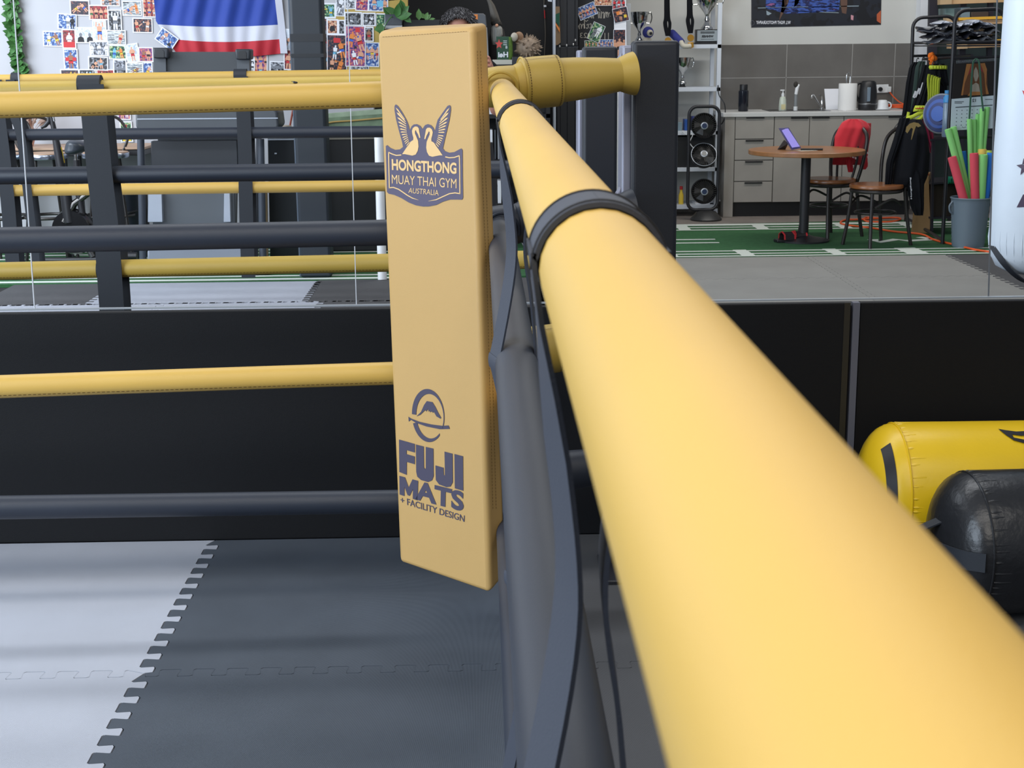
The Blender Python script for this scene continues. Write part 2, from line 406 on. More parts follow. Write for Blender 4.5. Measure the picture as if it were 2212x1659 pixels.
# turf runner
fr = [(-4.2, 9.58), (-2.25, 9.575), (-1.34, 9.60), (-0.3, 9.62), (0.3, 9.68), (0.34, 10.30), (1.2, 10.43), (2.55, 10.43), (5.2, 10.46)]
bk = [(5.2, 12.70), (2.4, 12.46), (1.2, 12.40), (0.3, 12.3), (0.0, 11.32), (-4.2, 11.32)]
tf = thing('turf_runner', (0.5, 10.8, -0.02), 'green artificial turf runner with white lines under the round table', 'turf')
MB().prism([Vector((a, b, -0.001)) for a, b in fr + bk], (0, 0, -0.02)).build('turf_pile', GREEN, tf, smooth=False)
ln = MB()
def pstrip(pts, w, z=0.0012):
    ln.strip([F(a, b, z) for a, b in pts], w, (0, 0, 1))
def wline(y, x0, x1, w, z=0.0012): ln.strip([Vector((x0, y, z)), Vector((x1, y, z))], w, (0, 0, 1))
for yy, w in ((10.475, 0.05), (10.60, 0.045), (10.745, 0.045)): wline(yy, 1.25, 5.1, w)
for yy, w in ((12.36, 0.12), (12.18, 0.05), (12.02, 0.05)): wline(yy, 1.25, 5.0, w)
for x in (1.36, 1.95, 2.62, 3.19, 4.3): ln.strip([Vector((x, 10.45, .0014)), Vector((x - 0.02, 10.8, .0014))], 0.10 if x not in (1.36, 3.19) else 0.16, (0, 0, 1))
for x in (1.7, 2.35, 3.05, 3.6): ln.strip([Vector((x, 12.0, .0014)), Vector((x, 12.4, .0014))], 0.10, (0, 0, 1))
for yy in (11.42, 11.22): wline(yy, 1.25, 1.85, 0.05)
ln.strip([F(a, b, .0014) for a, b in ((1885, 517), (1900, 523), (1935, 517), (1960, 520), (2015, 517))], 0.09, (0, 0, 1))
ln.strip([F(a, b, .0014) for a, b in ((1985, 512), (2018, 517))], 0.07, (0, 0, 1))
for yy, w in ((9.66, 0.07), (9.80, 0.05), (9.95, 0.05), (10.55, 0.05), (10.75, 0.06), (10.95, .05), (11.12, .06)): wline(yy, -4.1, 0.25, w)
for x in (-2.9, -2.0, -1.1, -0.4): ln.strip([Vector((x, 10.45, .0014)), Vector((x, 10.8, .0014))], 0.12, (0, 0, 1))
ln.build('line_marking', TLINE, tf, smooth=False)['label'] = 'white lines across the turf'
struct(MB().prism([Vector((5.2, 12.72, -.001)), Vector((2.4, 12.475, -.001)), Vector((1.2, 12.415, -.001)), Vector((0.3, 12.315, -.001)), Vector((0.3, 13.6, -.001)), Vector((5.2, 13.6, -.001))], (0, 0, -.02)).build('floor_kitchen', VINYL, smooth=False))

# walls of the room beyond
struct(MB().box((-6, 11.34, -0.02), (-0.80, 11.46, 3.2)).build('wall_back_left', WHITEWALL, smooth=False))
struct(MB().box((-0.80, 12.62, -0.02), (1.24, 12.74, 3.2)).build('wall_back_middle', BLACKP, smooth=False))
struct(MB().box((-0.92, 11.46, -0.02), (-0.80, 12.74, 3.2)).build('wall_left', BLACKP, smooth=False))
KY = 13.56
xk0 = 1.24; xc = P(1931, 150, KY).x; xw = P(1985, 60, KY).x
struct(MB().box((xk0, KY, -0.02), (xw, KY + 0.12, 3.4)).build('wall_back', KWALL, smooth=False))
struct(MB().box((xw, KY + 0.02, -0.02), (xw + 2.5, KY + 0.14, 3.4)).build('wall_back_right', mat('dim_green_paint', (44, 58, 58), 0.8, var=0.2, vscale=3), smooth=False))
zt = P(1700, 96, KY - 0.012).z
tw = MB(); x0 = P(1556, 150, KY).x
tw.box((x0, KY - 0.012, 0.6), (xw, KY + 0.001, zt))
to = struct(tw.build('wall_tiles', TILE, smooth=False))
g = MB(); zg = P(1750, 167, KY - .013).z
g.box((x0, KY - 0.0135, zg - .003), (xw, KY - 0.0125, zg + .003))
for px in (1698, 1839, 1931):
    xg = P(px, 170, KY - .013).x; g.box((xg - .003, KY - 0.0135, 0.8), (xg + .003, KY - 0.0125, zt))
struct(g.build('trim_7', GROUT, smooth=False))

# ---------------------------------------------------------------- the ring
# corner pad
A0, B0 = Vector((-0.225, 3.605, 0.19)), Vector((0.012, 3.385, 0.183))
A1 = Vector((-0.243, 3.605, 1.537))
_pn = (B0 - A0).cross(A1 - A0).normalized(); _c = Vector((0, 0, H)); _r = ray(1020, 58)
B1 = _c + _r*((A0 - _c).dot(_pn)/_r.dot(_pn))
n_ = Vector((0.68, 0.733, 0)); th = 0.062
pad = thing('corner_pad', (-0.1, 3.52, 0.19), 'tall yellow corner pad printed with two crests, hanging at the ring corner', 'corner pad')
cv = MB(); cv.hexa([A0, B0, B0 + n_*th + Vector((0, 0, .035)), A0 + n_*th + Vector((0, 0, .03)), A1, B1, B1 + n_*th*0.9 + Vector((0, 0, .011)), A1 + n_*th*0.9 + Vector((0.012, 0, .012))])
cv.build('cover', YELP, pad, bevel=0.014, seg=4)
bkp = MB(); q = n_*(th + 0.001)
bkp.hexa([A0 + q + Vector((.03, -.028, .05)), B0 + q + Vector((-.02, .02, .05)), B0 + q*1.5 + Vector((-.03, .03, .05)), A0 + q*1.5 + Vector((.04, -.03, .05)),
          A1 + q + Vector((.03, -.028, -.05)), B1 + q + Vector((-.02, .02, -.05)), B1 + q*1.5 + Vector((-.03, .03, -.05)), A1 + q*1.5 + Vector((.04, -.03, -.05))])
bkp.build('back_board', BLKP, pad, bevel=0.006)
pn = (B0 - A0).cross(Vector((0, 0, 1)) + Vector((-0.012, 0, 0))).normalized()
pn = (B0 - A0).cross(A1 - A0).normalized()
on = on_plane((A0 + B0 + A1 + B1)/4, pn, 0.0012); on2 = on_plane((A0 + B0 + A1 + B1)/4, pn, 0.0020)
def c6(l): return [(820 + a/6.38, 210 + b/6.38) for a, b in l]
def c7(l): return [(840 + a/3.457, 820 + b/3.457) for a, b in l]
lg = MB()
sil = [(218,100),(205,125),(205,180),(225,300),(265,460),(310,620),(322,685),(280,718),(215,725),(150,700),(105,660),(85,672),(88,800),(95,1000),(100,1305),(125,1330),(200,1345),(300,1390),(400,1450),(500,1490),(600,1507),(680,1505),(780,1485),(870,1440),(970,1410),(1070,1410),(1135,1412),(1150,1385),(1145,1100),(1143,730),(1125,705),(1090,722),(1030,755),(960,765),(900,742),(872,705),(895,600),(930,450),(965,300),(982,180),(982,130),(965,108),(935,120),(870,210),(800,310),(775,400),(760,465),(740,420),(710,385),(665,370),(625,385),(590,438),(560,395),(515,370),(470,375),(440,400),(415,455),(400,390),(375,320),(320,220),(260,130),(235,105)]
lg.poly([on(a, b) for a, b in c6(sil)])
lo = lg.build('gym_crest', INK, pad, smooth=False); lo['label'] = 'navy crest with two winged birds above a lettered shield'
lt = MB()
bird = [(310,785),(340,740),(370,695),(400,655),(425,615),(448,598),(462,592),(466,560),(452,510),(445,465),(458,425),(488,403),(520,406),(540,430),(547,475),(557,530),(562,560),(547,562),(530,512),(512,482),(498,452),(488,466),(488,500),(505,540),(530,600),(536,680),(525,740),(497,790),(450,805),(400,795),(350,785)]
lt.poly([on2(a, b) for a, b in c6(bird)])
lt.poly([on2(a, b) for a, b in c6([(1178 - x, y + 16 + 0.0*x) for x, y in bird])][::-1])
fo_ = [(222,140),(235,205),(243,275),(253,335),(265,385),(275,435),(287,480),(300,520),(312,560),(325,590),(338,620),(350,645),(370,672)]
fi_ = [(345,305),(358,340),(364,370),(368,400),(371,428),(373,455),(375,480),(380,508),(385,530),(390,552),(396,575),(402,597),(410,620)]
for (ox, oy), (ix, iy), hw in zip(fo_, fi_, (16, 22, 19, 18, 17, 17, 16, 15, 14, 12, 11, 11, 10)):
    L = math.hypot(ox-ix, oy-iy); ux, uy = (oy-iy)/L, -(ox-ix)/L
    qd = [(ox+ux*2, oy+uy*2), (ox*0.8+ix*0.2-ux*hw*0.62, oy*0.8+iy*0.2-uy*hw*0.62), (ix-ux*5, iy-uy*5), (ix+ux*5, iy+uy*5), (ox*0.8+ix*0.2+ux*hw*0.5, oy*0.8+iy*0.2+uy*hw*0.5)]
    lt.poly([on2(a, b) for a, b in c6(qd)])
    lt.poly([on2(a, b) for a, b in c6([(1186 - x, y + 4 + 12*(y > 500)) for x, y in qd])][::-1])
def ribbon(mb, pts, w, fn):
    n = len(pts); up, dn = [], []
    for i, (x, y) in enumerate(pts):
        a = pts[max(i-1, 0)]; b = pts[min(i+1, n-1)]; L = math.hypot(b[0]-a[0], b[1]-a[1]) or 1
        ww = w[i] if isinstance(w, (list, tuple)) else w
        nx, ny = -(b[1]-a[1])/L*ww/2, (b[0]-a[0])/L*ww/2
        up.append(fn(x+nx, y+ny)); dn.append(fn(x-nx, y-ny))
    k = up + dn
    mb.add(k, [[i, i+1, n+i+1, n+i] for i in range(n-1)])
ribbon(lt, c6([(300,796),(230,802),(170,782),(122,758)]), 15/6.38, on2)
ribbon(lt, c6([(124,758),(126,900),(134,1256)]), 14/6.38, on2)
ribbon(lt, c6([(130,1248),(190,1243),(260,1268),(320,1308),(380,1350),(450,1390),(535,1417)]), [15/6.38]*5 + [13/6.38, 3/6.38], on2)
ribbon(lt, c6([(905,822),(960,834),(1030,830),(1100,805)]), 15/6.38, on2)
ribbon(lt, c6([(1099,805),(1103,950),(1106,1336)]), 14/6.38, on2)
ribbon(lt, c6([(1110,1330),(1040,1318),(960,1330),(860,1375),(780,1412),(672,1432)]), [15/6.38]*4 + [13/6.38, 3/6.38], on2)
text_on(lt, 'HONGTHONG', c6([(165,850),(1060,902),(170,1005),(1060,1060)]), on2, 0.035)
text_on(lt, 'MUAY THAI GYM', c6([(168,1066),(1060,1125),(170,1190),(1060,1257)]), on2, 0.0)
text_on(lt, 'AUSTRALIA', c6([(405,1248),(815,1280),(395,1318),(815,1356)]), on2, 0.0)
l2 = lt.build('crest_lettering', CREAM, lo, smooth=False); l2['label'] = 'cream birds, border and gym name'
fg = MB()
def arc2(a0, a1, n=30):
    o, i = [], []
    for k_ in range(n+1):
        a = math.radians(a0 + (a1-a0)*k_/n)
        o.append((293 + 121*math.cos(a) + 20*math.sin(a)*0.3, 268 - 197*math.sin(a) + 24*math.cos(a)))
        i.append((306 + 102*math.cos(a) + 18*math.sin(a)*0.3, 273 - 165*math.sin(a) + 22*math.cos(a)))
    return o, i
for a0, a1 in ((184, -22), (204, 318)):
    o, i = arc2(a0, a1); o = [on(a, b) for a, b in c7(o)]; i = [on(a, b) for a, b in c7(i)]; n = len(o)
    fg.add(o + i, [[j, j+1, n+j+1, n+j] for j in range(n-1)])
for pl in ([(205,275),(240,240),(262,190),(283,160),(325,168),(345,200),(370,250),(390,285),(385,292),(355,275),(335,240),(328,248),(318,236),(308,245),(303,228),(297,240),(290,218),(281,238),(270,228),(255,243),(235,262)],
           [(145,277),(165,290),(230,315),(320,335),(400,345),(445,342),(455,368),(380,370),(280,350),(200,322),(165,300),(148,313)],
           [(75,447),(193,480),(193,545),(132,527),(132,556),(193,574),(193,632),(133,615),(133,712),(78,690)],
           [(201,484),(260,499),(262,655),(268,668),(275,662),(275,502),(332,515),(334,720),(322,752),(292,765),(240,750),(212,725),(204,690)],
           [(415,537),(475,553),(477,765),(460,798),(430,803),(375,783),(350,750),(347,640),(408,658),(410,712),(418,716),(417,640)],
           [(489,555),(553,572),(555,830),(492,812)]):
    fg.poly([on(a, b) for a, b in c7(pl)])
mq = lambda u, v: (78 + 140*u + (2 - 6*u)*(1-v), 718 + 38*u + (140 + 6*u)*(1-v))
fg.poly([on(a, b) for a, b in c7([mq(u, v) for u, v in ((0,0),(0,1),(.3,1),(.5,.52),(.7,1),(1,1),(1,0),(.73,0),(.73,.5),(.56,.1),(.44,.1),(.27,.5),(.27,0))])])
text_on(fg, 'ATS', c7([(200,750),(560,838),(196,896),(558,988)]), on, 0.04)
text_on(fg, '+ FACILITY DESIGN', c7([(85,872),(566,1015),(88,922),(563,1064)]), on, 0.008)
fg.build('maker_print', INKD, pad, smooth=False)['label'] = 'dark mountain-in-a-ring mark above block lettering'
def dashes(pts, fn, dash, gap, w, mb):
    acc = 0.0
    for (a, b) in zip(pts[:-1], pts[1:]):
        L = math.hypot(b[0]-a[0], b[1]-a[1]); t = 0.0
        while t < L:
            t2 = min(L, t+dash)
            p = (a[0]+(b[0]-a[0])*t/L, a[1]+(b[1]-a[1])*t/L); q_ = (a[0]+(b[0]-a[0])*t2/L, a[1]+(b[1]-a[1])*t2/L)
            ribbon(mb, [p, q_], w, fn); t = t2+gap
st = MB(); dashes([(826, 80), (1008, 68)], on2, 4, 2, 0.9, st)
sid = on_plane(B0 + n_*0.03, (B1 - B0).cross(n_), 0.002)
for off in (0, -7): dashes([(1038+off, 110), (1046+off, 300), (1060+off, 640), (1072+off, 1100)], sid, 4, 3, 0.8, st)
st.build('stitching', STI, pad, smooth=False)

# ropes on the left
def rope(name, p0, p1, r, m, label, sag=0.0, stitch=None, group='ring ropes', jig_=0.0, seed=1):
    p0 = Vector(p0); p1 = Vector(p1); rnd = random.Random(seed); pts = []
    for i in range(41):
        u = i/40; p = p0*(1-u) + p1*u; p.z -= sag*4*u*(1-u); p.z += jig_*math.sin(u*17+seed); pts.append(p)
    o = MB().tube(pts, r, 24).build(name, m); tag(o, label, 'rope', group)
    if stitch is not None:
        s_ = MB(); ax = (p1-p0).normalized()
        side = ax.cross(Vector((0, 0, 1))).normalized()
        if side.dot(Vector((0, 0, H)) - p0) < 0 and abs(side.y) > 0.3: side = -side
        a = math.radians(stitch); L = (p1-p0).length; n = int(L/0.0125)
        for i in range(n):
            u0 = i/n; u1 = (i+0.62)/n
            def at_(u):
                j = min(39, int(u*40)); f = u*40-j; return pts[j]*(1-f)+pts[j+1]*f
            dirn = side*math.cos(a) + Vector((0, 0, 1))*math.sin(a)
            q0 = at_(u0)+dirn*(r+0.0006); q1 = at_(u1)+dirn*(r+0.0006)
            s_.strip([q0, q1], 0.0022, dirn)
        s_.build('stitching', STI if 'yellow' in label else STB, o, smooth=False)
    return o
def ext(x0, y0, x1, y1, x): return y0 + (y1 - y0)*(x - x0)/(x1 - x0)
RL = 0.0325
rope('ring_rope', P(-1300, 255.2, 3.65), P(845, 203, 3.74), RL, YEL, 'topmost yellow ring rope left of the corner pad, nearest the camera', stitch=-48, sag=0.004)
rope('ring_rope', P(-1300, 539.7, 3.65), P(850, 502, 3.74), RL + .001, BLK, 'second ring rope from the top left of the corner pad, black, across the mirror edge', sag=0.003)
rope('ring_rope', P(-1300, 885.3, 3.65), P(860, 806, 3.74), RL - .0025, YEL, 'third ring rope left of the corner pad, yellow against the black wall', stitch=-38, sag=-0.003)
rope('ring_rope', P(-1300, 1115.9, 3.65), P(870, 1083, 3.74), RL - .001, BLK, 'lowest ring rope left of the corner pad, black, near the floor')
# ropes running toward the camera
RX, RZ, RR = 0.0608, 1.3885, 0.0312
fr1 = rope('ring_rope', (RX, -0.9, RZ), (RX, 3.80, RZ), RR, YEL, 'huge blurred yellow ring rope running from the corner toward the camera')
rope('ring_rope', (0.0515, -0.9, 1.0345), (0.0515, 3.80, 1.0345), 0.0322, BLK, 'black ring rope running toward the camera under the huge yellow one')
rope('ring_rope', (0.0705, -0.9, 0.684), (0.0705, 3.80, 0.684), 0.031, YEL, 'yellow ring rope mostly hidden under the black one running toward the camera')
rope('ring_rope', (0.06, -0.9, 0.335), (0.06, 3.80, 0.335), 0.031, BLK, 'lowest black ring rope running toward the camera, almost hidden')
# webbing rope spacers
WEBN = mat('faded_webbing', (50, 55, 67), 0.6, bump=0.2, bscale=600)  # lighter copy of the black webbing, light on the near straps painted in
def spacer(Y, w, label, tw=0.0):
    t = thing('rope_spacer', (0.056, Y, 0.3), label, 'strap', 'webbing straps joining the ropes')
    cs = [(RX, RZ, RR + .0022), (0.0515, 1.0345, .0345), (0.0705, 0.684, .0335), (0.06, 0.335, .0335)]
    for sgn, nm in ((-1, 'strap_side'), (1, 'strap_side')):
        pts = []
        for i, (x, z, r) in enumerate(cs):
            if i == 0:
                for a in range(90, 181 if sgn < 0 else 181, 10):
                    aa = math.radians(a); pts.append((x + sgn*(-math.cos(aa))*r if sgn > 0 else x + math.cos(aa)*r, Y, z + math.sin(aa)*r))
            else:
                px_, pz_, pr_ = cs[i-1]; mx = (x + px_)/2; mz = (z + pz_)/2
                pts += [(mx + sgn*0.018 + (px_-x)*.2, Y, mz + 0.075), (mx + sgn*0.0105, Y, mz + .02), (mx + sgn*0.0105, Y, mz - .02), (mx + sgn*0.018, Y, mz - 0.075)]
                lim = (150, 215) if i < 3 else (150, 270)
                for a in range(lim[0], lim[1], 12):
                    aa = math.radians(a); pts.append((x - sgn*math.cos(aa)*r, Y, z + math.sin(aa)*r))
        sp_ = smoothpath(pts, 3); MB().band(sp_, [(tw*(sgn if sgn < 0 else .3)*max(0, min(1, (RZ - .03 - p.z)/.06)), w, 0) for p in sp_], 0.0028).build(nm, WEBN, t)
    s_ = MB()
    for dy in (-w*0.42, w*0.42):
        s_.tube([(RX + math.cos(a)*(RR + .0042), Y + dy, RZ + math.sin(a)*(RR + .0042)) for a in [math.radians(d) for d in range(0, 181, 6)]], 0.0005, 5)
    s_.build('stitching', STB, t)
spacer(2.15, 0.052, 'black webbing strap looped over the ropes farther down, beside the corner pad', 0.013)
spacer(0.765, 0.062, 'blurred black webbing strap looped around the huge yellow rope near the camera', 0.009)
# sleeves joining the corner to the post
PB = Vector((0.425, 3.925, 0))
def sleeve(z, m, label, hood=True):
    t = thing('post_sleeve', (0.08, 3.80, z), label, 'rope sleeve', 'padded sleeves between the corner pad and the black post')
    a = Vector((0.095, 3.835, z + .006)); b = Vector((0.412, 3.90, z + .030)); ax = (b-a).normalized(); L = (b-a).length
    MB().lathe(a, [(0.02, -.01), (0.05, .0), (0.0575, .02), (0.058, L*.3), (0.055, L*.5), (0.05, L*.68), (0.043, L*.86), (0.04, L*.92)], 32, ax).build('sleeve_body', m, t)
    MB().lathe(a, [(0.06, .018), (0.0655, .02), (0.0665, .055), (0.066, .112), (0.0645, .117), (0.058, .117)], 32, ax).build('cuff', m, t, bevel=.0015)
    MB().lathe(a, [(0.04, L*.84), (0.046, L*.885), (0.0535, L*.945), (0.0565, L*.985), (0.054, L*.99), (0.03, L*.95)], 32, ax).build('end_flare', m, t)
    if hood:
        h = MB(); h.lathe(Vector((0.015, 3.83, z - .002)), [(0.045, 0), (0.0505, .01), (0.053, .04), (0.052, .085), (.045, .095)], 28, (0.97, 0.12, 0.06)); h.build('hood', m, t)
        rim = MB(); rim.tube([(RX - 0.004 + 0.043*math.cos(q), 3.785 - 0.014*math.sin(q), z - .008 + 0.047*math.sin(q)) for q in [math.radians(d) for d in range(-15, 200, 8)]], 0.0045, 8); rim.build('hood_rim', m, t)
        cf = MB(); u = ax.orthogonal().normalized(); w = ax.cross(u)
        cf.tube([a + ax*0.02 + (u*math.cos(q)+w*math.sin(q))*0.0665 for q in [2*math.pi*i/40 for i in range(40)]], 0.003, 6, closed=True)
        cf.build('cuff_piping', m, t)
    s_ = MB(); u = ax.orthogonal().normalized(); w = ax.cross(u)
    for hh, rr in ((.108, .0672), (.028, .0668)):
        for i in range(60):
            q0 = 2*math.pi*i/60; q1 = q0 + 0.065
            s_.strip([a + ax*hh + (u*math.cos(q)+w*math.sin(q))*rr for q in (q0, q1)], .0022, u*math.cos(q0)+w*math.sin(q0))
    for i in range(22):
        q = math.radians(62); h0 = .025 + i*.004
        d_ = Vector((-.1, -.45, .89)).normalized(); d_ = (d_ - ax*d_.dot(ax)).normalized()
        s_.strip([a + ax*h0 + d_*.0675, a + ax*(h0 + .0025) + d_*.0675], .002, d_)
    s_.build('stitching', STI if m is not BLK else STB, t, smooth=False)
sleeve(1.397, YELD, 'topmost padded sleeve, yellow, from the corner pad to the black post')
sleeve(1.040, BLK, 'black padded sleeve, second from top, behind the huge yellow rope')
sleeve(0.690, YELD, 'yellow padded sleeve glimpsed between the black rope and the strap')
sleeve(0.340, BLK, 'lowest black padded sleeve glimpsed beside the black rope')
# posts
GST = mat('grey_post_steel', (140, 142, 158), 0.45, 0.3)
def post(xl, xr, xs_, Y, ytop, label):
    a = P(xl, ytop, Y); b = P(xr, ytop - 3, Y); c = P(xs_, ytop, Y); zt_ = a.z; dx = b.x - a.x
    t = thing('corner_post', ((a.x+b.x)/2, Y + .08, 0), label, 'post', 'ring corner posts')
    MB().box((a.x, Y, .06), (b.x, Y + .075, zt_)).build('post_pad', mat('post_vinyl', (24, 28, 37), .5, bump=.12, bscale=500), t, bevel=.012, seg=3)
    MB().box((c.x, Y + .045, 0.0), (b.x - .012, Y + .16, zt_ - .012)).build('steel_post', GST, t, bevel=.006)
    MB().box((c.x - .05, Y - .03, 0), (b.x + .05, Y + .2, .012)).build('base_plate', BLKM, t, bevel=.003)
    br = MB()
    for z in (1.42, 1.06): br.prism([(c.x, Y + .06, zt_ - .03 + z - 1.42), (c.x - .028, Y + .06, zt_ - .075 + z - 1.42), (c.x, Y + .06, zt_ - .1 + z - 1.42)], (0, .05, 0))
    br.build('bracket', GST, t, bevel=.003); return t
post(1367, 1469, 1349, 3.945, 88, 'taller black padded corner post at the end of the yellow sleeve')
post(1259, 1335, 1251, 5.08, 101, 'smaller black post reflected in the mirror, left of the taller post')

# heavy bags on the floor at the right
YB = mat('glossy_yellow_bag', (226, 186, 24), 0.38, bump=0.25, bscale=60, var=0.04, vscale=6, spec=0.5)
BB = mat('glossy_black_bag', (30, 31, 34), 0.33, bump=0.8, bscale=45, var=0.1, vscale=8)
def bag(c0, ax, r, L, m, label, cap, name='punching_bag', gath=True):
    c0 = Vector(c0); ax = Vector(ax).normalized()
    t = thing(name, (c0.x, c0.y, 0), label, 'punching bag', 'bags lying on the floor')
    MB().lathe(c0, [(r*.985, cap), (r*1.005, cap + .02), (r, cap + .2), (r*.995, L)], 40, ax).build('body', m, t)
    pr = [(r*math.sin(math.pi/2*i/9)*.985, cap*(1-math.cos(math.pi/2*i/9))) for i in range(10)]
    MB().lathe(c0, pr, 40, ax).build('end_cap', m, t)
    u = Vector((0, 0, 1)); w = ax.cross(u)
    MB().tube([c0 + ax*cap + (u*math.cos(q)+w*math.sin(q))*r*.992 for q in [2*math.pi*i/48 for i in range(48)]], .003, 6, closed=True).build('seam', m, t)
    g_ = MB()
    for i in range(46):
        q = 2*math.pi*i/46 + random.uniform(-.05, .05); h = random.uniform(.03, .085)
        g_.tube([c0 + ax*(cap + .004 + s_*h) + (u*math.cos(q)+w*math.sin(q))*(r*1.002 - .0042) for s_ in (0, .2, .55, 1)], [.003, .0055, .0048, .002], 8)
    g_.build('gathers', m, t); return t, u, w
yb0 = Vector((P(1856, 1010, 4.13).x, 4.135, 0.203))
yt, u, w = bag(yb0, (1, 0, 0), .200, 1.6, YB, 'glossy yellow punching bag lying against the black wall at the right', .105)
mk = MB()
n = 24; vs = []
for i in range(n+1):
    q = math.radians(4 + 60*i/n)         # from the front up over the top
    for a in (0.60, 0.77):
        th_ = math.pi/2*a; rr = .200*.985*math.sin(th_) + .0015; hh = .105*(1-math.cos(th_)) - .001
        vs.append(yb0 + Vector((hh, 0, 0)) + (Vector((0, -1, 0))*math.cos(q) + Vector((0, 0, 1))*math.sin(q))*rr)
mk.add(vs, [[2*i, 2*i+1, 2*i+3, 2*i+2] for i in range(n)])
mk.build('black_stripe', mat('black_print', (24, 22, 26), .45), yt)
def on_cyl(cy, cz, r):
    def fn(px, py):
        d = ray(px, py); oy, oz = -cy, H - cz
        a = d[1]**2 + d[2]**2; b = 2*(oy*d[1] + oz*d[2]); c = oy*oy + oz*oz - r*r
        s_ = (-b - math.sqrt(max(0, b*b - 4*a*c)))/(2*a); return Vector((0, 0, H)) + d*s_
    return fn
oc = on_cyl(4.135, .203, .2025)
sw = MB()
for pl in ([(2156,926),(2172,929),(2195,932),(2235,930),(2235,940),(2205,941),(2186,938),(2190,945),(2215,950),(2235,951),(2235,960),(2215,958),(2190,951),(2175,941),(2166,934)],):
    sw.poly([oc(a, b) for a, b in pl])
sw.build('black_lettering', mat('black_print', (24, 22, 26)), yt)
bax = Vector((.998, .05, 0)).normalized()
bb0 = Vector((P(2022, 1120, 3.66).x, 3.67, 0.196))
bt, u, w = bag(bb0, bax, .192, .95, BB, 'black punching bag with a webbing handle lying in front of the yellow one', .09)
hb = MB()
hp = []
for i in range(13):
    a = -0.98 + 1.96*i/12; th_ = math.asin(min(.995, abs(a))); s_ = 1 if a > 0 else -1
    p = bb0 + bax*(.09*(1-math.cos(th_)) - .004) + (-w if True else w)*0 + (bax.cross(Vector((0,0,1))))*(.192*math.sin(th_)*s_) + Vector((0, 0, .02*a - .01)); hp.append(p)
hb.band(hp, (0, 0, .05), .004)
hb.build('end_strap', WEB, bt)
e = bb0 - bax.cross(Vector((0, 0, 1)))*(.15)
lp = [bb0 + bax*.02 + Vector((-.005, -.01, .07)), bb0 + bax*-.01 + Vector((-.045, -.01, .035)), bb0 + Vector((-.062, -.012, -.01)), bb0 + Vector((-.055, -.012, -.045)), bb0 + bax*.0 + Vector((-.01, -.012, -.035))]
MB().band(smoothpath(lp, 5), (0, .04, .0), .004).build('handle', WEB, bt)
q0 = F(2150, 1274); 
MB().rows([(1241, 2186, 2260), (1250, 2168, 2260), (1262, 2152, 2260), (1275, 2146, 2260)], q0.y + .01, .05, nr=10, nc=10, fold=.006).build('orange_strap', mat('orange_cloth', (232, 96, 30), .8), None)
os_ = bpy.data.objects['orange_strap']; tag(os_, 'orange cloth strap on the floor poking out under the black bag', 'strap')
os_.location.z = 0.0
sc = F(1425, 1533)
tag(MB().box((sc.x - .007, sc.y - .004, 0.0005), (sc.x + .007, sc.y + .004, .003), .2).build('paper_scrap', PAPER, smooth=False), 'tiny white scrap on the dark mat beside the huge yellow rope', 'paper')
def fly(p, label):
    t = thing('fly', p, label, 'insect'); p = Vector(p)
    MB().ball(p + Vector((0, 0, .003)), .004, 10, 6, (1.6, .8, .7)).build('body', BLKP, t)
    MB().band([p + Vector((-.001, -.002, .006)), p + Vector((-.009, -.004, .006))], (0, .004, .001), .0006).build('wing', BLKP, t)
fly(P(638, 181, 3.735) + Vector((0, 0, 0)), 'small black fly sitting on the topmost yellow rope')

# ropes beyond the mirror edge
RA = 0.032
rope('ring_rope', P(-900, 208.8, 5.7), P(1262, 175.9, 5.35), RA, YELD, 'dull yellow rope in the mirror just above the topmost near rope', group='ropes in the mirror')
rope('ring_rope', P(-900, 392.0, 5.7), P(1262, 363.8, 5.35), RA, BLK, 'thick black rope in the mirror right above a yellow one', group='ropes in the mirror')
rope('ring_rope', P(-900, 605.2, 5.7), P(1262, 558.4, 5.35), RA + .002, YELD, 'lowest dull yellow rope in the mirror above the black wall', group='ropes in the mirror', stitch=-40)
RB = 0.0325
rope('ring_rope', P(-900, 185.8, 8.4), P(860, 160, 8.4), RB*.9, YEL, 'farthest bright yellow rope in the mirror, highest of all', group='ropes in the mirror')
rope('ring_rope', P(-900, 299.3, 8.4), P(860, 284, 8.4), RB, BLK, 'thin black rope in the mirror crossing the treadmill hood', group='ropes in the mirror')
rope('ring_rope', P(-900, 424.4, 8.4), P(860, 400.5, 8.4), RB, YEL, 'bright yellow rope in the mirror crossing the treadmill deck', group='ropes in the mirror')
def mstrap(pts, Y, wpx, label, wraps):
    t = thing('rope_spacer', P(pts[-1][0], pts[-1][1], Y - .04), label, 'strap', 'webbing straps in the mirror')
    c = [P(a, b, Y - .042) for a, b in pts]
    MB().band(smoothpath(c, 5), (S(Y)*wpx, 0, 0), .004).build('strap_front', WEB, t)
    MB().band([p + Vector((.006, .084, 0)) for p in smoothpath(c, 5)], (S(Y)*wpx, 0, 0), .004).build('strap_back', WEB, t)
    o = MB()
    for x, y in wraps: 
        q = P(x, y, Y); r = .037
        o.tube([q + Vector((S(Y)*wpx*.45*s_, 0, 0)) for s_ in (-1, 1)], r, 18)
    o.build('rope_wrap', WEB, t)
mstrap([(196, 182), (203, 247), (216, 380), (228, 480), (237, 600), (243, 690), (247, 760)], 5.505, 54, 'wide sloping black strap in the mirror left of the treadmill', [(195, 184), (218, 379), (236, 582)])
mstrap([(22, 172), (30, 247), (46, 300), (60, 420), (72, 520), (80, 600)], 8.4, 19, 'narrow black strap in the mirror beside the left mirror joint', [(35, 171)])
mstrap([(-12, 172), (-4, 250), (6, 330), (18, 450), (24, 530), (30, 600)], 8.4, 30, 'black strap at the left frame edge in the mirror', [])
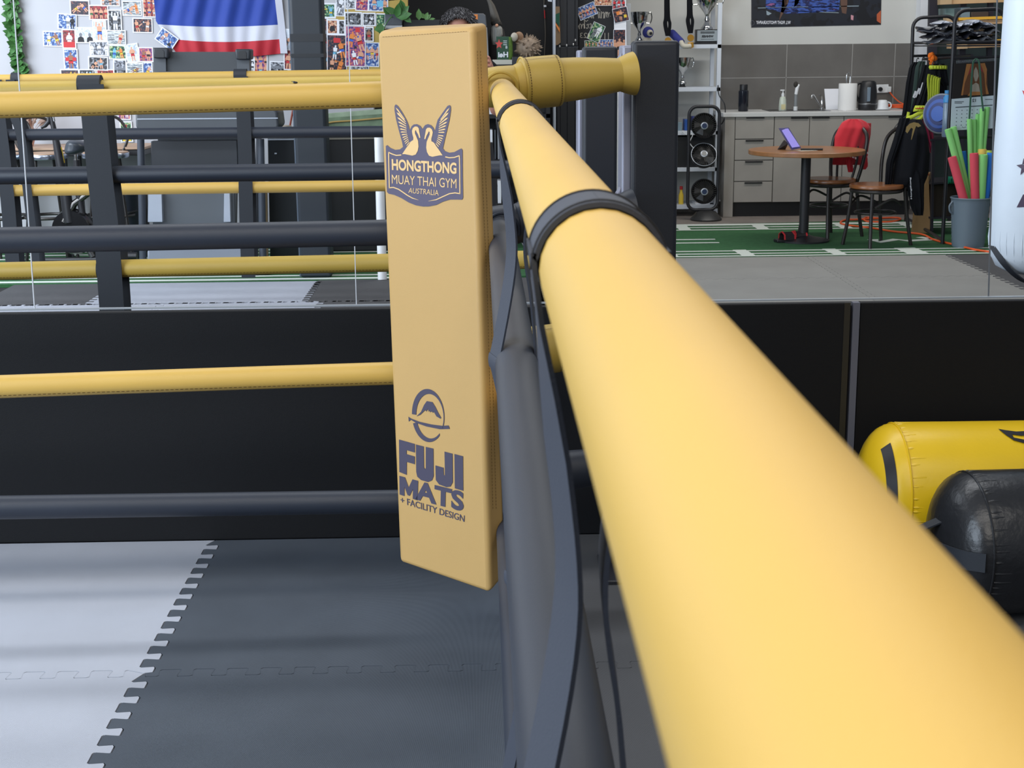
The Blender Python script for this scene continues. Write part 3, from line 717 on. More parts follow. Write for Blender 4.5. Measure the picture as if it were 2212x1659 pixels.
mstrap([(520, 165), (526, 250), (529, 330), (532, 470), (535, 560), (537, 600)], 8.4, 30, 'black strap in the mirror in front of the treadmill right edge', [(520, 163)])
# ================================================================ the left half of the room seen in the mirror
PY = 11.335                              # photo wall
PICS = {
 'dark': mixmat('print_dark', [(22, 22, 30), (40, 38, 58), (120, 70, 60), (30, 28, 34)], 60),
 'blue': mixmat('print_blue', [(40, 60, 120), (70, 110, 170), (200, 205, 220), (60, 70, 110)], 55),
 'bw': mixmat('print_grey', [(50, 52, 60), (120, 124, 134), (190, 194, 202), (84, 88, 98)], 55),
 'bwdark': mixmat('print_black', [(18, 18, 22), (48, 50, 56), (150, 152, 158), (26, 26, 30)], 50),
 'red': mixmat('print_red', [(70, 24, 34), (160, 40, 46), (40, 30, 40), (200, 90, 80)], 50),
 'green': mixmat('print_green', [(24, 50, 36), (60, 120, 84), (190, 200, 150), (30, 60, 60)], 55),
 'ring': mixmat('print_ring', [(40, 44, 50), (210, 214, 218), (90, 110, 120), (170, 180, 190)], 60, stretch=(.25, 1, 2.4)),
 'pale': mixmat('print_pale', [(196, 206, 222), (214, 222, 232), (170, 184, 206), (222, 226, 232)], 30),
 'purple': mixmat('print_purple', [(50, 40, 110), (150, 70, 120), (210, 120, 90), (60, 60, 150)], 60),
 'warm': mixmat('print_warm', [(90, 40, 36), (190, 130, 100), (220, 190, 160), (60, 34, 40)], 55),
}
SKIN = mat('print_skin', (214, 158, 128), .6); SKIND = mat('print_tan', (150, 104, 80), .6)
PC = {'y': mat('ink_yellow', (222, 190, 60), .6), 'r': mat('ink_red', (196, 44, 50), .6), 'b': mat('ink_blue', (56, 96, 190), .6), 'k': mat('ink_black', (28, 28, 34), .6),
      'w': mat('ink_white', (228, 230, 236), .6), 'g': mat('ink_grey', (120, 124, 132), .6), 'c': mat('ink_cyan', (110, 180, 214), .6), 'o': mat('ink_orange', (222, 130, 60), .6), 'n': mat('ink_green', (50, 120, 70), .6)}
NPH = [0]
def photo(cx, cy, w, h, rot, pic, figs, label, Y=PY, group='photo prints pinned on the wall', border=2.2, name='photo_print', lift=None):
    """a printed photograph: paper body, printed face and simple figures on it; sizes in pixels"""
    if lift is None: lift = 0.0009*(NPH[0] % 7); NPH[0] += 1
    y0 = Y - 0.0014 - lift; s_ = S(Y); c = P(cx, cy, y0); a = math.radians(-rot)
    U = Vector((math.cos(a), 0, math.sin(a))); V = Vector((-math.sin(a), 0, math.cos(a))); N = Vector((0, -1, 0))
    t = thing(name, c, label, 'photo', group)
    W2, H2 = w*s_/2, h*s_/2
    def q(u, v, l=0.0): return c + U*(u*W2) + V*(v*H2) + N*l
    MB().prism([q(-1, -1), q(1, -1), q(1, 1), q(-1, 1)], (0, .0012 + lift, 0)).build('paper', PAPER, t, smooth=False)
    bx = 1 - 2*border/w; by = 1 - 2*border/h
    m_ = MB(); m_.poly([q(-bx, -by, .0003), q(bx, -by, .0003), q(bx, by, .0003), q(-bx, by, .0003)])
    ms = [PICS[pic]]
    def col(k):
        mm = {'s': SKIN, 't': SKIND}.get(k) or PC[k]
        if mm not in ms: ms.append(mm)
        m_.m = ms.index(mm)
    asp = h/w
    for i, (x, y, sc, lean, sk, sh, pose) in enumerate(figs):     # position, size, lean, skin, shorts, pose
        l = .0005 + .0001*i
        def g(pts, kk):
            col(kk); out = []
            for (u, v) in pts:
                uu = u*math.cos(lean) + v*math.sin(lean); vv = -u*math.sin(lean) + v*math.cos(lean)
                out.append(q(max(-bx, min(bx, x + uu*sc*(asp if asp < 1 else asp))), max(-by, min(by, y + vv*sc)), l))
            m_.poly(out)
        if pose == 'x':                   # plain block of colour
            g([(-.5, -.5), (.5, -.5), (.5, .5), (-.5, .5)], sk); continue
        if pose == 'h':                   # head and shoulders
            g([(-.42, -.6), (.42, -.6), (.34, .02), (.1, .16), (-.1, .16), (-.34, .02)], sh)
            g([(.2*math.cos(k*.7854), .38 + .25*math.sin(k*.7854)) for k in range(8)], sk); continue
        g([(-.2, -.02), (.2, -.02), (.27, .48), (.1, .56), (-.1, .56), (-.27, .48)], sk)
        g([(.11*math.cos(k*1.047), .7 + .14*math.sin(k*1.047)) for k in range(6)], sk)
        g([(-.24, -.32), (-.02, -.26), (.02, -.26), (.24, -.32), (.22, .04), (-.22, .04)], sh)
        g([(-.2, -.9), (-.08, -.9), (-.02, -.26), (-.22, -.26)], sk); g([(.1, -.9), (.24, -.9), (.22, -.26), (.03, -.26)], sk)
        if pose == 'u':
            g([(-.27, .46), (-.4, .5), (-.36, .95), (-.24, .95)], sk); g([(.27, .46), (.4, .5), (.36, .95), (.24, .95)], sk)
        elif pose == 'p':
            g([(.2, .34), (.24, .48), (.62, .44), (.62, .33)], sk); g([(.58, .3), (.74, .3), (.74, .5), (.58, .5)], sh)
        elif pose == 'k':
            g([(.05, -.3), (.2, .0), (.75, .22), (.78, .08)], sk)
        elif pose == 'l':
            g([(-.2, .34), (-.24, .48), (-.62, .44), (-.62, .33)], sk); g([(-.58, .3), (-.74, .3), (-.74, .5), (-.58, .5)], sh)
        elif pose == 'e':
            g([(-.27, .46), (-.38, .2), (-.3, -.05), (-.22, .1)], sk); g([(.27, .46), (.38, .2), (.3, -.05), (.22, .1)], sk)
    m_.build('picture', ms, t, smooth=False)
    return t
def duo(a='s', b='s', sa='b', sb='r', sc=.95): return [(-.34, -.05, sc, .12, a, sa, 'p'), (.36, -.05, sc, -.1, b, sb, 'l')]
def crowd(n, cols='kwbg', sk='s', y=-.1, sc=.8): return [(-.75 + 1.5*i/(n-1), y + .06*(i % 2), sc, 0, sk, cols[i % len(cols)], 'e') for i in range(n)]
LW = [
 (172, 17, 41, 32, 2, 'dark', [(-.3, -.1, .8, .9, 's', 'y', 'k'), (.4, .1, .8, -.7, 's', 'b', 'l')], 'photo of a fighter thrown sideways on a green canvas, highest row of the photo wall'),
 (213, 27, 41, 31, 1, 'red', crowd(4, 'nkkr'), 'photo of four people, two in black shirts, on a red ground high on the wall'),
 (238, 2, 40, 22, 1, 'bw', crowd(3, 'wkw'), 'cut-off greyish photo at the top frame edge above the four-people photo'),
 (285, 18, 41, 31, 1, 'ring', [(-.3, -.2, .9, 1.2, 's', 'b', 'k'), (.45, 0, .8, -.2, 'o', 'o', 'l')], 'photo of a ring fall with a blue corner, left of the flag at the top'),
 (322, 15, 28, 43, 1, 'red', crowd(3, 'rbw', y=.4, sc=.5) + crowd(3, 'kbw', y=-.5, sc=.5), 'tall crowded red photo touching the flag at the top'),
 (145, 47, 40, 33, 4, 'blue', [(.1, 0, .95, 0, 'w', 'g', 'p'), (.55, -.1, .9, 0, 'k', 'k', 'e')], 'tilted photo of a white-robed fighter by red ropes at the upper left of the wall'),
 (248, 44, 29, 44, 1, 'bwdark', [(.05, -.05, .9, 0, 'w', 'g', 'u')], 'tall black and white photo of a leaping fighter in the middle of the wall'),
 (308, 55, 42, 31, 2, 'dark', [(-.55, -.05, .95, -.2, 's', 'r', 'k'), (.5, 0, .9, .15, 's', 'w', 'l')], 'photo of one fighter kicking another at the waist, left of the white flag stripe'),
 (114, 84, 41, 32, 2, 'blue', [(-.4, -.1, .9, .1, 'w', 'y', 'p'), (.4, 0, 1, -.3, 't', 'y', 'l')], 'leftmost photo on the wall, two fighters in yellow trunks on blue'),
 (149, 84, 29, 40, 1, 'red', [(.05, -.1, .9, 0, 'w', 'w', 'e'), (0, -.9, 1.2, 0, 'r', 'r', 'x')], 'narrow poster print with red base, second photo from the left'),
 (183, 76, 42, 33, 1, 'pale', [(-.4, -.35, 1.05, 0, 'g', 'k', 'h'), (.5, -.35, 1.0, 0, 'g', 'k', 'h')], 'pale photo of two dark heads facing one another'),
 (215, 66, 29, 44, 1, 'pale', [(0, -.1, .95, 0, 's', 'b', 'u')], 'tall pale photo of a bare-chested man with both gloves raised'),
 (251, 81, 41, 31, 2, 'ring', [(.45, -.05, .9, .3, 's', 'r', 'e')], 'photo of a fighter leaning at white ropes in front of dark stands'),
 (214, 105, 40, 31, 1, 'bw', crowd(3, 'wgw', 'w'), 'faded grey-green photo of seated people, middle of the wall'),
 (254, 113, 38, 30, 2, 'green', [(-.35, -.1, .9, .1, 'c', 'b', 'p'), (.4, -.05, .9, -.2, 'o', 'y', 'l')], 'green photo with a bright blue figure boxing a yellow one'),
 (286, 115, 29, 40, -8, 'pale', [(0, -.05, .85, 0, 's', 'r', 'e')], 'tilted pale photo of one man in red trunks by the ropes'),
 (315, 118, 31, 31, 1, 'purple', [(-.3, -.1, .9, .1, 't', 'r', 'p'), (.35, 0, .9, 0, 's', 'k', 'e')], 'purple-lit photo of two fighters next to the treadmill end cap'),
 (153, 128, 30, 43, 1, 'blue', [(0, -.15, .98, 0, 't', 'r', 'e'), (-.5, .0, .36, 0, 'r', 'r', 'x'), (.5, .0, .36, 0, 'r', 'r', 'x')], 'portrait of a shirtless boxer with two red gloves at his sides'),
 (212, 137, 42, 29, 3, 'bwdark', [(-.35, -.2, .8, .7, 's', 'k', 'k'), (.3, .05, .9, -.1, 's', 'c', 'l')], 'dark photo of two fighters under spotlights, one in pale blue trunks'),
 (259, 147, 28, 36, 2, 'bw', crowd(3, 'kgk', 'g', y=-.3), 'dull blue-grey group photo low on the wall'),
 (291, 150, 36, 29, 1, 'ring', [(.1, -.1, .8, 1.1, 't', 'y', 'k')], 'photo of a horse-like tan figure by the ropes, low beside the treadmill'),
 (319, 150, 21, 30, 1, 'blue', [(.1, -.2, .9, .5, 's', 'y', 'p')], 'cut-off blue photo tucked behind the treadmill left rail'),
 (151, 165, 40, 30, 1, 'dark', [(.0, -.1, .9, .3, 'y', 'y', 'p'), (.55, -.1, .8, 0, 'y', 'y', 'l')], 'photo of two fighters in yellow, leftmost just above the yellow ropes'),
 (189, 165, 36, 30, 1, 'bwdark', [(-.1, -.1, .9, .1, 'w', 'w', 'p'), (.35, -.1, .9, 0, 'c', 'c', 'l')], 'photo of a white and a pale blue fighter just above the yellow ropes'),
 (228, 165, 38, 30, 1, 'red', [(-.4, 0, .8, 0, 's', 'r', 'e'), (.2, -.2, .9, .9, 's', 'w', 'k')], 'dark red photo just above the yellow ropes, right of the pale blue fighter'),
 (617, 85, 30, 44, 3, 'pale', [(-.4, .4, .5, 0, 'n', 'n', 'x'), (.3, -.2, .6, .5, 's', 'g', 'p')], 'pale creased photo with a green corner, left of the dark pillar'),
 (626, 129, 26, 43, 2, 'red', [(-.2, -.1, .9, .1, 's', 'r', 'e'), (.3, -.1, .9, 0, 's', 'g', 'e')], 'tall photo of fighters in red against the dark pillar left side'),
 (545, 145, 11, 31, 3, 'bwdark', [(0, .1, .7, 0, 'w', 'k', 'e'), (0, -.8, .4, 0, 'r', 'r', 'x')], 'narrow black photo sliver right of the treadmill rail'),
 (563, 140, 30, 44, 3, 'purple', crowd(3, 'kbk', y=.35, sc=.6) + crowd(3, 'rcr', y=-.5, sc=.6), 'tall two-row team photo below the flag right end'),
 (603, 148, 40, 30, 3, 'bw', crowd(5, 'kgk', 'g', sc=.7), 'black and white group portrait below the flag hem'),
 (630, 160, 14, 18, 2, 'dark', [(0, -.1, .9, 0, 's', 'r', 'e')], 'tiny photo with a red figure at the pillar foot above the ropes'),
 (553, 167, 25, 12, 1, 'blue', [], 'blue photo edge peeking above the yellow ropes by the treadmill'),
 (592, 170, 42, 12, 1, 'pale', [(-.3, 0, .9, 0, 'r', 'r', 'x')], 'pale photo edge peeking above the yellow ropes, below the group portrait'),
 (268, 243, 28, 31, 1, 'purple', [(-.2, -.1, .9, .2, 's', 'k', 'p'), (.4, 0, .8, 0, 'w', 'r', 'e')], 'photo below the topmost rope, left of the treadmill hood'),
 (273, 285, 26, 44, -1, 'green', [(-.1, .55, .3, 0, 'r', 'r', 'x'), (0, -.1, .6, .2, 's', 'k', 'e'), (0, -.85, .8, 0, 'y', 'y', 'x')], 'green printed card below the purple photo beside the treadmill hood'),
]
for a in LW: photo(*a)
photo(360, 84, 42, 31, 37, 'blue', [(-.3, .2, .8, .3, 's', 'w', 'e'), (.5, -.3, .6, 0, 's', 'k', 'h')], 'blue photo tilted steeply over the flag lower left corner', Y=PY - .03, lift=0.004)
# flag
fl = thing('flag', P(470, 60, PY), 'large blue, white and red striped flag hung above the treadmill', 'flag')
FM = [mat('flag_blue', (26, 60, 152), .7, bump=.3, bscale=60, sheen=.2), mat('flag_white', (198, 200, 212), .7, bump=.3, bscale=60), mat('flag_red', (178, 30, 46), .7, bump=.3, bscale=60)]
def flagpt(u, v, dy=0.0):
    xl = 330 + 12*v if v < .55 else 336.6 + (v-.55)/.45*44; xr = 592 + 16*v
    yt = -40; yb = 113 + 7*math.sin(u*3.0 + .2) + 3*u
    y = yt + (yb-yt)*v + 3*math.sin(u*3.1)*v*0.6
    p = P(xl + (xr-xl)*u, y, PY - .022)
    p.y += -.009*math.sin(u*21 + v*4) - .006*math.sin(u*47 + v*9 + 1) - .006*math.sin(v*9) + dy
    return p
fm = MB(); NU, NV = 90, 60
for s_ in (0, 1):
    for i in range(NV+1):
        for j in range(NU+1): fm.v.append(flagpt(j/NU, i/NV, .0012*s_))
K = (NV+1)*(NU+1)
for s_ in (0, 1):
    for i in range(NV):
        v = (i+.5)/NV; mi = 0 if v < .605 else 1 if v < .80 else 2
        for j in range(NU):
            a = s_*K + i*(NU+1) + j; q_ = [a, a+NU+1, a+NU+2, a+1]
            fm.f.append(q_ if s_ == 0 else q_[::-1]); fm.mi.append(mi)
fm.build('cloth', FM, fl)
hm = MB(); hv = []
for i in range(NV+1):
    p = flagpt(1, i/NV); hv.append(p + Vector((.02, -.002, 0)))
hm.band(hv, (.052, 0, 0), .003); hm.build('hem', FM[1], fl)
# ivy garland
iv = thing('ivy_garland', P(40, 160, PY), 'green leafy garland hanging down the wall at the left mirror joint', 'garland')
pth = [P(22, -40, PY - .03), P(27, 20, PY - .03), P(34, 80, PY - .03), P(40, 130, PY - .03), P(46, 175, PY - .03)]
MB().tube(smoothpath(pth, 6), .004, 6).build('stem', mat('brown_stem', (84, 74, 48), .8), iv)
lf = MB(); rnd = random.Random(3); sp = smoothpath(pth, 14)
def leaf(mb, c, L, w, d, nrm):
    d = Vector(d).normalized(); nrm = Vector(nrm).normalized(); s_ = d.cross(nrm).normalized(); nn = s_.cross(d)
    vs = [c, c + d*L*.3 + s_*w*.45 + nn*w*.12, c + d*L*.65 + s_*w*.4 + nn*w*.1, c + d*L, c + d*L*.65 - s_*w*.4 + nn*w*.1, c + d*L*.3 - s_*w*.45 + nn*w*.12, c + d*L*.5 - nn*w*.05]
    mb.add(vs, [[0, 1, 6], [1, 2, 6], [2, 3, 6], [3, 4, 6], [4, 5, 6], [5, 0, 6]])
for p in sp:
    for k_ in range(4):
        leaf(lf, p + Vector((rnd.uniform(-.02, .02), rnd.uniform(-.02, .01), rnd.uniform(-.02, .02))), rnd.uniform(.05, .08), rnd.uniform(.04, .055), (rnd.uniform(-.8, .8), rnd.uniform(-.5, .1), rnd.uniform(-.9, .3)), (rnd.uniform(-.3, .3), -1, rnd.uniform(0, .6)))
lf.build('leaves', LEAF, iv)
# dark padded pillar
pl = thing('padded_pillar', F(684, 603), 'tall dark padded pillar right of the flag', 'pillar')
PYY = 9.70
a, b = P(629, 50, PYY), P(690, 50, PYY)
PILM = mat('slate_vinyl', (36, 43, 51), .5, bump=.1, bscale=300, var=.06, vscale=3)
xm = (P(660, 50, PYY).x + P(684, 600, PYY).x)/2; hw = .104
MB().box((xm - hw, PYY, 0), (xm + hw, PYY + .2, 3.0)).build('padding', PILM, pl, bevel=.02, seg=3)
tp = MB()
for y0, y1 in ((73, 90), (116, 124)):
    z0, z1 = P(660, y1, PYY).z, P(660, y0, PYY).z; tp.box((xm - hw - .002, PYY - .002, z0), (xm + hw + .002, PYY + .202, z1))
tp.build('tape_band', mat('black_tape', (30, 34, 40), .4), pl, smooth=False)
MB().box((xm - hw - .012, PYY + .05, 0), (xm - hw, PYY + .15, 3.0)).build('edge_strip', mat('slate_edge', (86, 98, 112), .5), pl, smooth=False)

# folded treadmill
TY = 9.95
tr = thing('folding_treadmill', F(430, 600), 'grey folded treadmill standing upright under the flag', 'treadmill')
TG = mat('treadmill_grey', (76, 81, 87), .5, var=.04); TD = mat('treadmill_dark', (42, 46, 52), .5); TL = mat('treadmill_silver', (176, 184, 196), .35, .4); BELT = mat('belt_grey', (72, 76, 80), .75, bump=.2, bscale=300)
TM = mat('deck_grey', (86, 92, 98), .6, var=.04, vscale=2)
dk = MB(); dk.px([(340, 112), (517, 112), (508, 545), (342, 545)], TY, .06); dk.build('deck_belt', BELT, tr, smooth=False)
pb_ = MB(); pb_.px([(330, 395), (505, 395), (508, 500), (330, 500)], TY - .012, .01); pb_.build('underside_panel', TM, tr, bevel=.003)
ub = MB(); ub.px([(326, 305), (512, 303), (514, 362), (326, 364)], TY - .05, .08); ub.build('lower_cover', TD, tr, bevel=.004)
def rail(xa, xb, ya, yb, m, nm, Yo=-.02, d=.09): 
    o = MB(); o.px([(xa, ya), (xb, ya), (xb + 4, yb), (xa + 4, yb)], TY + Yo, d); o.build(nm, m, tr, bevel=.004)
rail(331, 358, 118, 300, TG, 'side_rail'); rail(511, 538, 118, 240, TG, 'side_rail')
for xa, xb in ((329, 364), (507, 541)):
    yo = 3 if xa > 400 else 0
    o = MB(); o.px([(xa, 103+yo), (xb, 103+yo), (xb, 126+yo), (xa + 2, 126+yo)], TY - .06, .14); ec = o.build('end_cap', TD, tr, bevel=.012, seg=3)
    o = MB(); o.px([(xa+8, 118+yo), (xa+8, 111+yo), (xa+12, 107+yo), (xa+21, 107+yo), (xa+25, 111+yo), (xa+25, 124+yo), (xa+8, 124+yo)], TY - .064, .004); o.build('logo_plate', BLKP, ec, smooth=False)
tray = MB(); tray.px([(331, 168), (334, 155), (476, 154), (481, 168), (481, 180), (331, 180)], TY - .14, .16); tray.build('console_tray', TG, tr, bevel=.012, seg=3)
hood = MB(); hood.px([(292, 243), (296, 238), (590, 236), (598, 242), (602, 272), (596, 280), (300, 281), (293, 275)], TY - .22, .34); hood.build('motor_hood', TG, tr, bevel=.02, seg=3)
hl = MB(); hl.px([(296, 256), (600, 254), (600, 256.5), (296, 258.5)], TY - .2235, .002); hl.build('trim_line', TL, tr, smooth=False)  # highlight along the hood, drawn as a thin silver strip
for xa, xb, nm in ((318, 349, 'silver_post'), (482, 496, 'silver_post')):
    o = MB(); o.px([(xa + 2, 415), (xb, 415), (xb + 2, 480), (xa + 1, 480)], TY - .06, .05); o.build(nm, TL, tr, bevel=.003)
for xa in (297, 556):
    a = P(xa + 7, 300, TY - .05); b = P(xa + 12, 560, TY - .05)
    MB().tube([a, b], .024, 14).build('upright_tube', mat('tube_slate', (62, 68, 78), .4), tr)
lo_ = MB(); lo_.px([(318, 541), (540, 535), (542, 570), (318, 575)], TY - .12, .1); lo_.build('base_cover', mat('pale_grey_plastic', (128, 135, 148), .5), tr, bevel=.01)
for xa, xb in ((308, 342), (548, 584)):
    o = MB(); o.px([(xa, 586), (xb, 584), (xb, 602), (xa, 604)], TY - .1, .3); o.build('foot', TD, tr, bevel=.01)
bb_ = MB(); bb_.px([(325, 592), (560, 590), (560, 601), (325, 604)], TY - .06, .06); bb_.build('base_bar', TD, tr, bevel=.004)
# exercise bike
EB = 10.35
bk_ = thing('exercise_bike', F(175, 600), 'black exercise bike with a padded saddle behind the sloping strap', 'bike')
def bx_(pts, r, m=BLKM, Y=EB, n=10): return MB().tube([P(a, b, Y) for a, b in pts], [S(Y)*r]*len(pts) if not isinstance(r, (list, tuple)) else [S(Y)*q for q in r], n)
sd = MB(); sd.rows([(301, 152, 168), (306, 146, 182), (314, 142, 190), (322, 140, 190), (330, 142, 178), (334, 146, 160)], EB - .03, .22, nr=12, nc=12); sd.build('saddle', mat('saddle_vinyl', (52, 58, 66), .35), bk_)
bx_([(163, 330), (165, 352)], 4, CHROME).build('saddle_clamp', CHROME, bk_)
bx_([(165, 345), (170, 420), (180, 470)], 7).build('seat_post', BLKM, bk_)
bx_([(105, 225), (113, 262), (126, 330), (142, 420), (150, 480)], [5, 5, 9, 12, 13]).build('front_column', BLKM, bk_)
bx_([(108, 222), (117, 262)], 3, CHROME).build('chrome_slider', CHROME, bk_)
bx_([(89, 276), (97, 272), (106, 262), (106, 250)], [3, 4.5, 5, 5]).build('handlebar', BLKM, bk_)
fw = MB(); fw.lathe(P(160, 500, EB + .02), [(.02, -.05), (.15, -.045), (.165, 0), (.15, .045), (.02, .05)], 32, (0.25, 1, 0)); fw.build('flywheel_cover', mat('gloss_black', (22, 22, 24), .15), bk_)
bx_([(140, 480), (160, 440), (195, 415)], [9, 8, 6], CHROME).build('crank_arm', mat('dark_chrome', (90, 88, 86), .2, .9), bk_)
bx_([(90, 562), (140, 562), (215, 560)], 6).build('base_bar', BLKM, bk_)
bx_([(258, 553), (296, 553)], 9).build('foot_roller', BLKM, bk_)
bx_([(150, 470), (200, 555)], 6).build('frame_tube', mat('graphite', (96, 96, 98), .3, .6), bk_)
bx_([(131, 318), (138, 352)], 2.5).build('caution_strip', PC['y'], bk_)
# long table with flowers and bar chairs in the back
tb = thing('bench_table', F(170, 560), 'long wooden table with a dark rim against the photo wall', 'table')
TBY = 11.0
o = MB(); zz = P(170, 318, TBY).z; xl, xr = P(-40, 320, TBY).x, P(324, 320, TBY).x
o.box((xl, TBY - .16, zz - .012), (xr, TBY + .3, zz + .008)); o.build('table_top', mat('oak_top', (178, 148, 124), .5, var=.1, vscale=12), tb, bevel=.004)
o = MB(); o.box((xl + .01, TBY - .15, zz - .055), (xr - .01, TBY + .29, zz - .013)); o.build('rim', BLKM, tb, bevel=.004)
for x in (xl + .25, (xl + xr)/2 + .02, xr - .03):
    for yy in (TBY - .13, TBY + .26): MB().box((x - .016, yy - .016, -.001), (x + .016, yy + .016, zz - .055)).build('leg', BLKM, tb, bevel=.002)
vs_ = thing('flower_vase', P(64, 314, TBY + .0), 'terracotta vase of dried pampas on the long table', 'vase')
MB().lathe(P(64, 316, TBY + .04), [(.028, 0), (.04, .04), (.042, .12), (.03, .2), (.033, .21)], 20).build('vase_body', mat('terracotta', (196, 150, 132), .8), vs_)
fl_ = MB(); rnd = random.Random(9); base = P(64, 300, TBY + .04)
PMP = mat('dried_beige', (196, 172, 160), .9, var=.15)
for i in range(46):
    a = rnd.uniform(-1, 1); e = base + Vector((a*.17 - .02, rnd.uniform(-.08, .08), rnd.uniform(.12, .34)))
    fl_.tube(smoothpath([base, (base+e)/2 + Vector((0, 0, .03)), e], 3), [.002]*4 + [.012, .016, .003], 5)
fl_.build('dried_flowers', PMP, vs_)
bn = thing('black_bin', F(283, 572, .0), 'slim black bin with a loop handle left of the treadmill', 'bin'); BY = 10.75
c = P(283, 505, BY); 
MB().lathe((c.x, BY, 0), [(.058, .0), (.062, .02), (.078, .52), (.082, .53), (.074, .53), (.06, .1)], 24).build('bucket', mat('navy_plastic', (30, 36, 48), .5), bn)
hp_ = [P(270, 436, BY - .08), P(262, 446, BY - .085), P(266, 456, BY - .09), P(280, 459, BY - .095), P(297, 455, BY - .08)]
MB().tube(smoothpath(hp_, 5), .009, 8).build('handle', BLKP, bn)
# black fridge, tubs and pot beside the pillar
fg_ = thing('mini_fridge', F(618, 560), 'black mini fridge between the treadmill and the dark pillar', 'fridge'); FY = 10.7
o = MB(); o.px([(578, 297), (668, 297), (674, 566), (584, 568)], FY, .45); o.build('cabinet', mat('fridge_black', (24, 28, 32), .35), fg_, bevel=.006)
o = MB(); o.px([(579, 300), (668, 299), (668, 302), (579, 303)], FY - .004, .004); o.build('door_edge', TL, fg_, smooth=False)
o = MB(); o.px([(593, 330), (598, 330), (598, 333), (593, 333)], FY - .004, .004); o.build('badge', TL, fg_, smooth=False)
top = P(610, 297, FY).z
def onfr(nm, px_, r, h, m, label, cat, yy=FY + .15, prof=None):
    t = thing(nm, (P(px_, 280, yy).x, yy, top), label, cat)
    MB().lathe((P(px_, 280, yy).x, yy, top), prof or [(r*.92, 0), (r, .02), (r, h), (r*.9, h)], 22).build('body', m, t); return t
tp_ = onfr('cooking_pot', 586, .075, .19, mat('pot_black', (32, 32, 36), .25), 'round black pot on the mini fridge next to the treadmill hood', 'pot', FY + .12)
MB().tube(smoothpath([(P(570, 258, FY).x, FY + .11, top + .17), (P(586, 238, FY).x, FY + .1, top + .27), (P(603, 258, FY).x, FY + .11, top + .17)], 6), .004, 6).build('handle', BLKM, tp_)
t1 = onfr('plastic_tub', 598, .055, .1, mat('clear_tub', (200, 210, 222), .3), 'clear plastic tub beside the black pot on the mini fridge', 'tub', FY + .34)
t2 = onfr('storage_canister', 617, .044, .082, mat('cream_can', (190, 178, 160), .4), 'cream canister with a red utensil on the mini fridge', 'canister', FY + .1)
MB().tube([(P(621, 262, FY).x, FY + .1, top + .06), (P(629, 226, FY).x, FY + .1, top + .2)], .007, 8).build('utensil', mat('red_brown', (150, 62, 40), .5), t2)
cd_ = thing('cardboard_sheet', F(570, 570), 'cardboard sheet leaning beside the mini fridge', 'cardboard')
o = MB(); o.px([(560, 408), (577, 405), (580, 572), (560, 573)], 10.66, .02); o.build('sheet', mat('dull_card', (104, 88, 64), .8), cd_, smooth=False)
bs_ = thing('barbell_tube', F(551, 573), 'slim dark tube standing right of the treadmill', 'tube')
MB().tube([P(560, 270, 10.45), F(551, 573)], .02, 12).build('tube', mat('tube_slate', (62, 68, 78), .4), bs_)
# black cabinet right of the pillar with a green painted board on it
cb_ = thing('storage_cabinet', F(760, 552), 'low black storage cabinet behind the left side of the corner pad', 'cabinet'); CBY = 11.0
o = MB(); o.px([(702, 300), (852, 297), (855, 552), (706, 556)], CBY, .3); o.build('body', BLKP, cb_, bevel=.005)
o = MB(); o.px([(700, 299), (852, 296), (852, 299), (700, 302)], CBY - .01, .31); o.build('top_edge', mat('grey_edge', (120, 116, 106), .5), cb_, smooth=False)
gb = thing('painted_bench', P(760, 298, CBY + .1), 'green painted board with a yellow curved line above the black cabinet', 'board')
o = MB(); o.px([(694, 256), (868, 244), (868, 294), (694, 297)], CBY + .1, .06); o.build('board', mat('sage_paint', (110, 132, 106), .6, var=.3, vscale=9), gb, bevel=.004)
o = MB(); o.px([(694, 246), (868, 232), (868, 244), (694, 256)], CBY + .14, .03); o.build('upper_board', mat('pale_sage', (150, 168, 144), .6, var=.2, vscale=9), gb, bevel=.003)
o = MB(); o.tube(smoothpath([P(697, 300, CBY + .095), P(704, 272, CBY + .09), P(716, 264, CBY + .09), P(770, 260, CBY + .09), P(868, 251, CBY + .09)], 8), .006, 8); o.build('curved_line', mat('ochre_paint', (176, 146, 84), .5), gb)
wp = thing('white_post', F(822, 607), 'thin white rounded post just left of the corner pad', 'post')
MB().tube([F(826, 604), P(818, 285, 9.7)], .03, 16).build('post', WHT, wp)
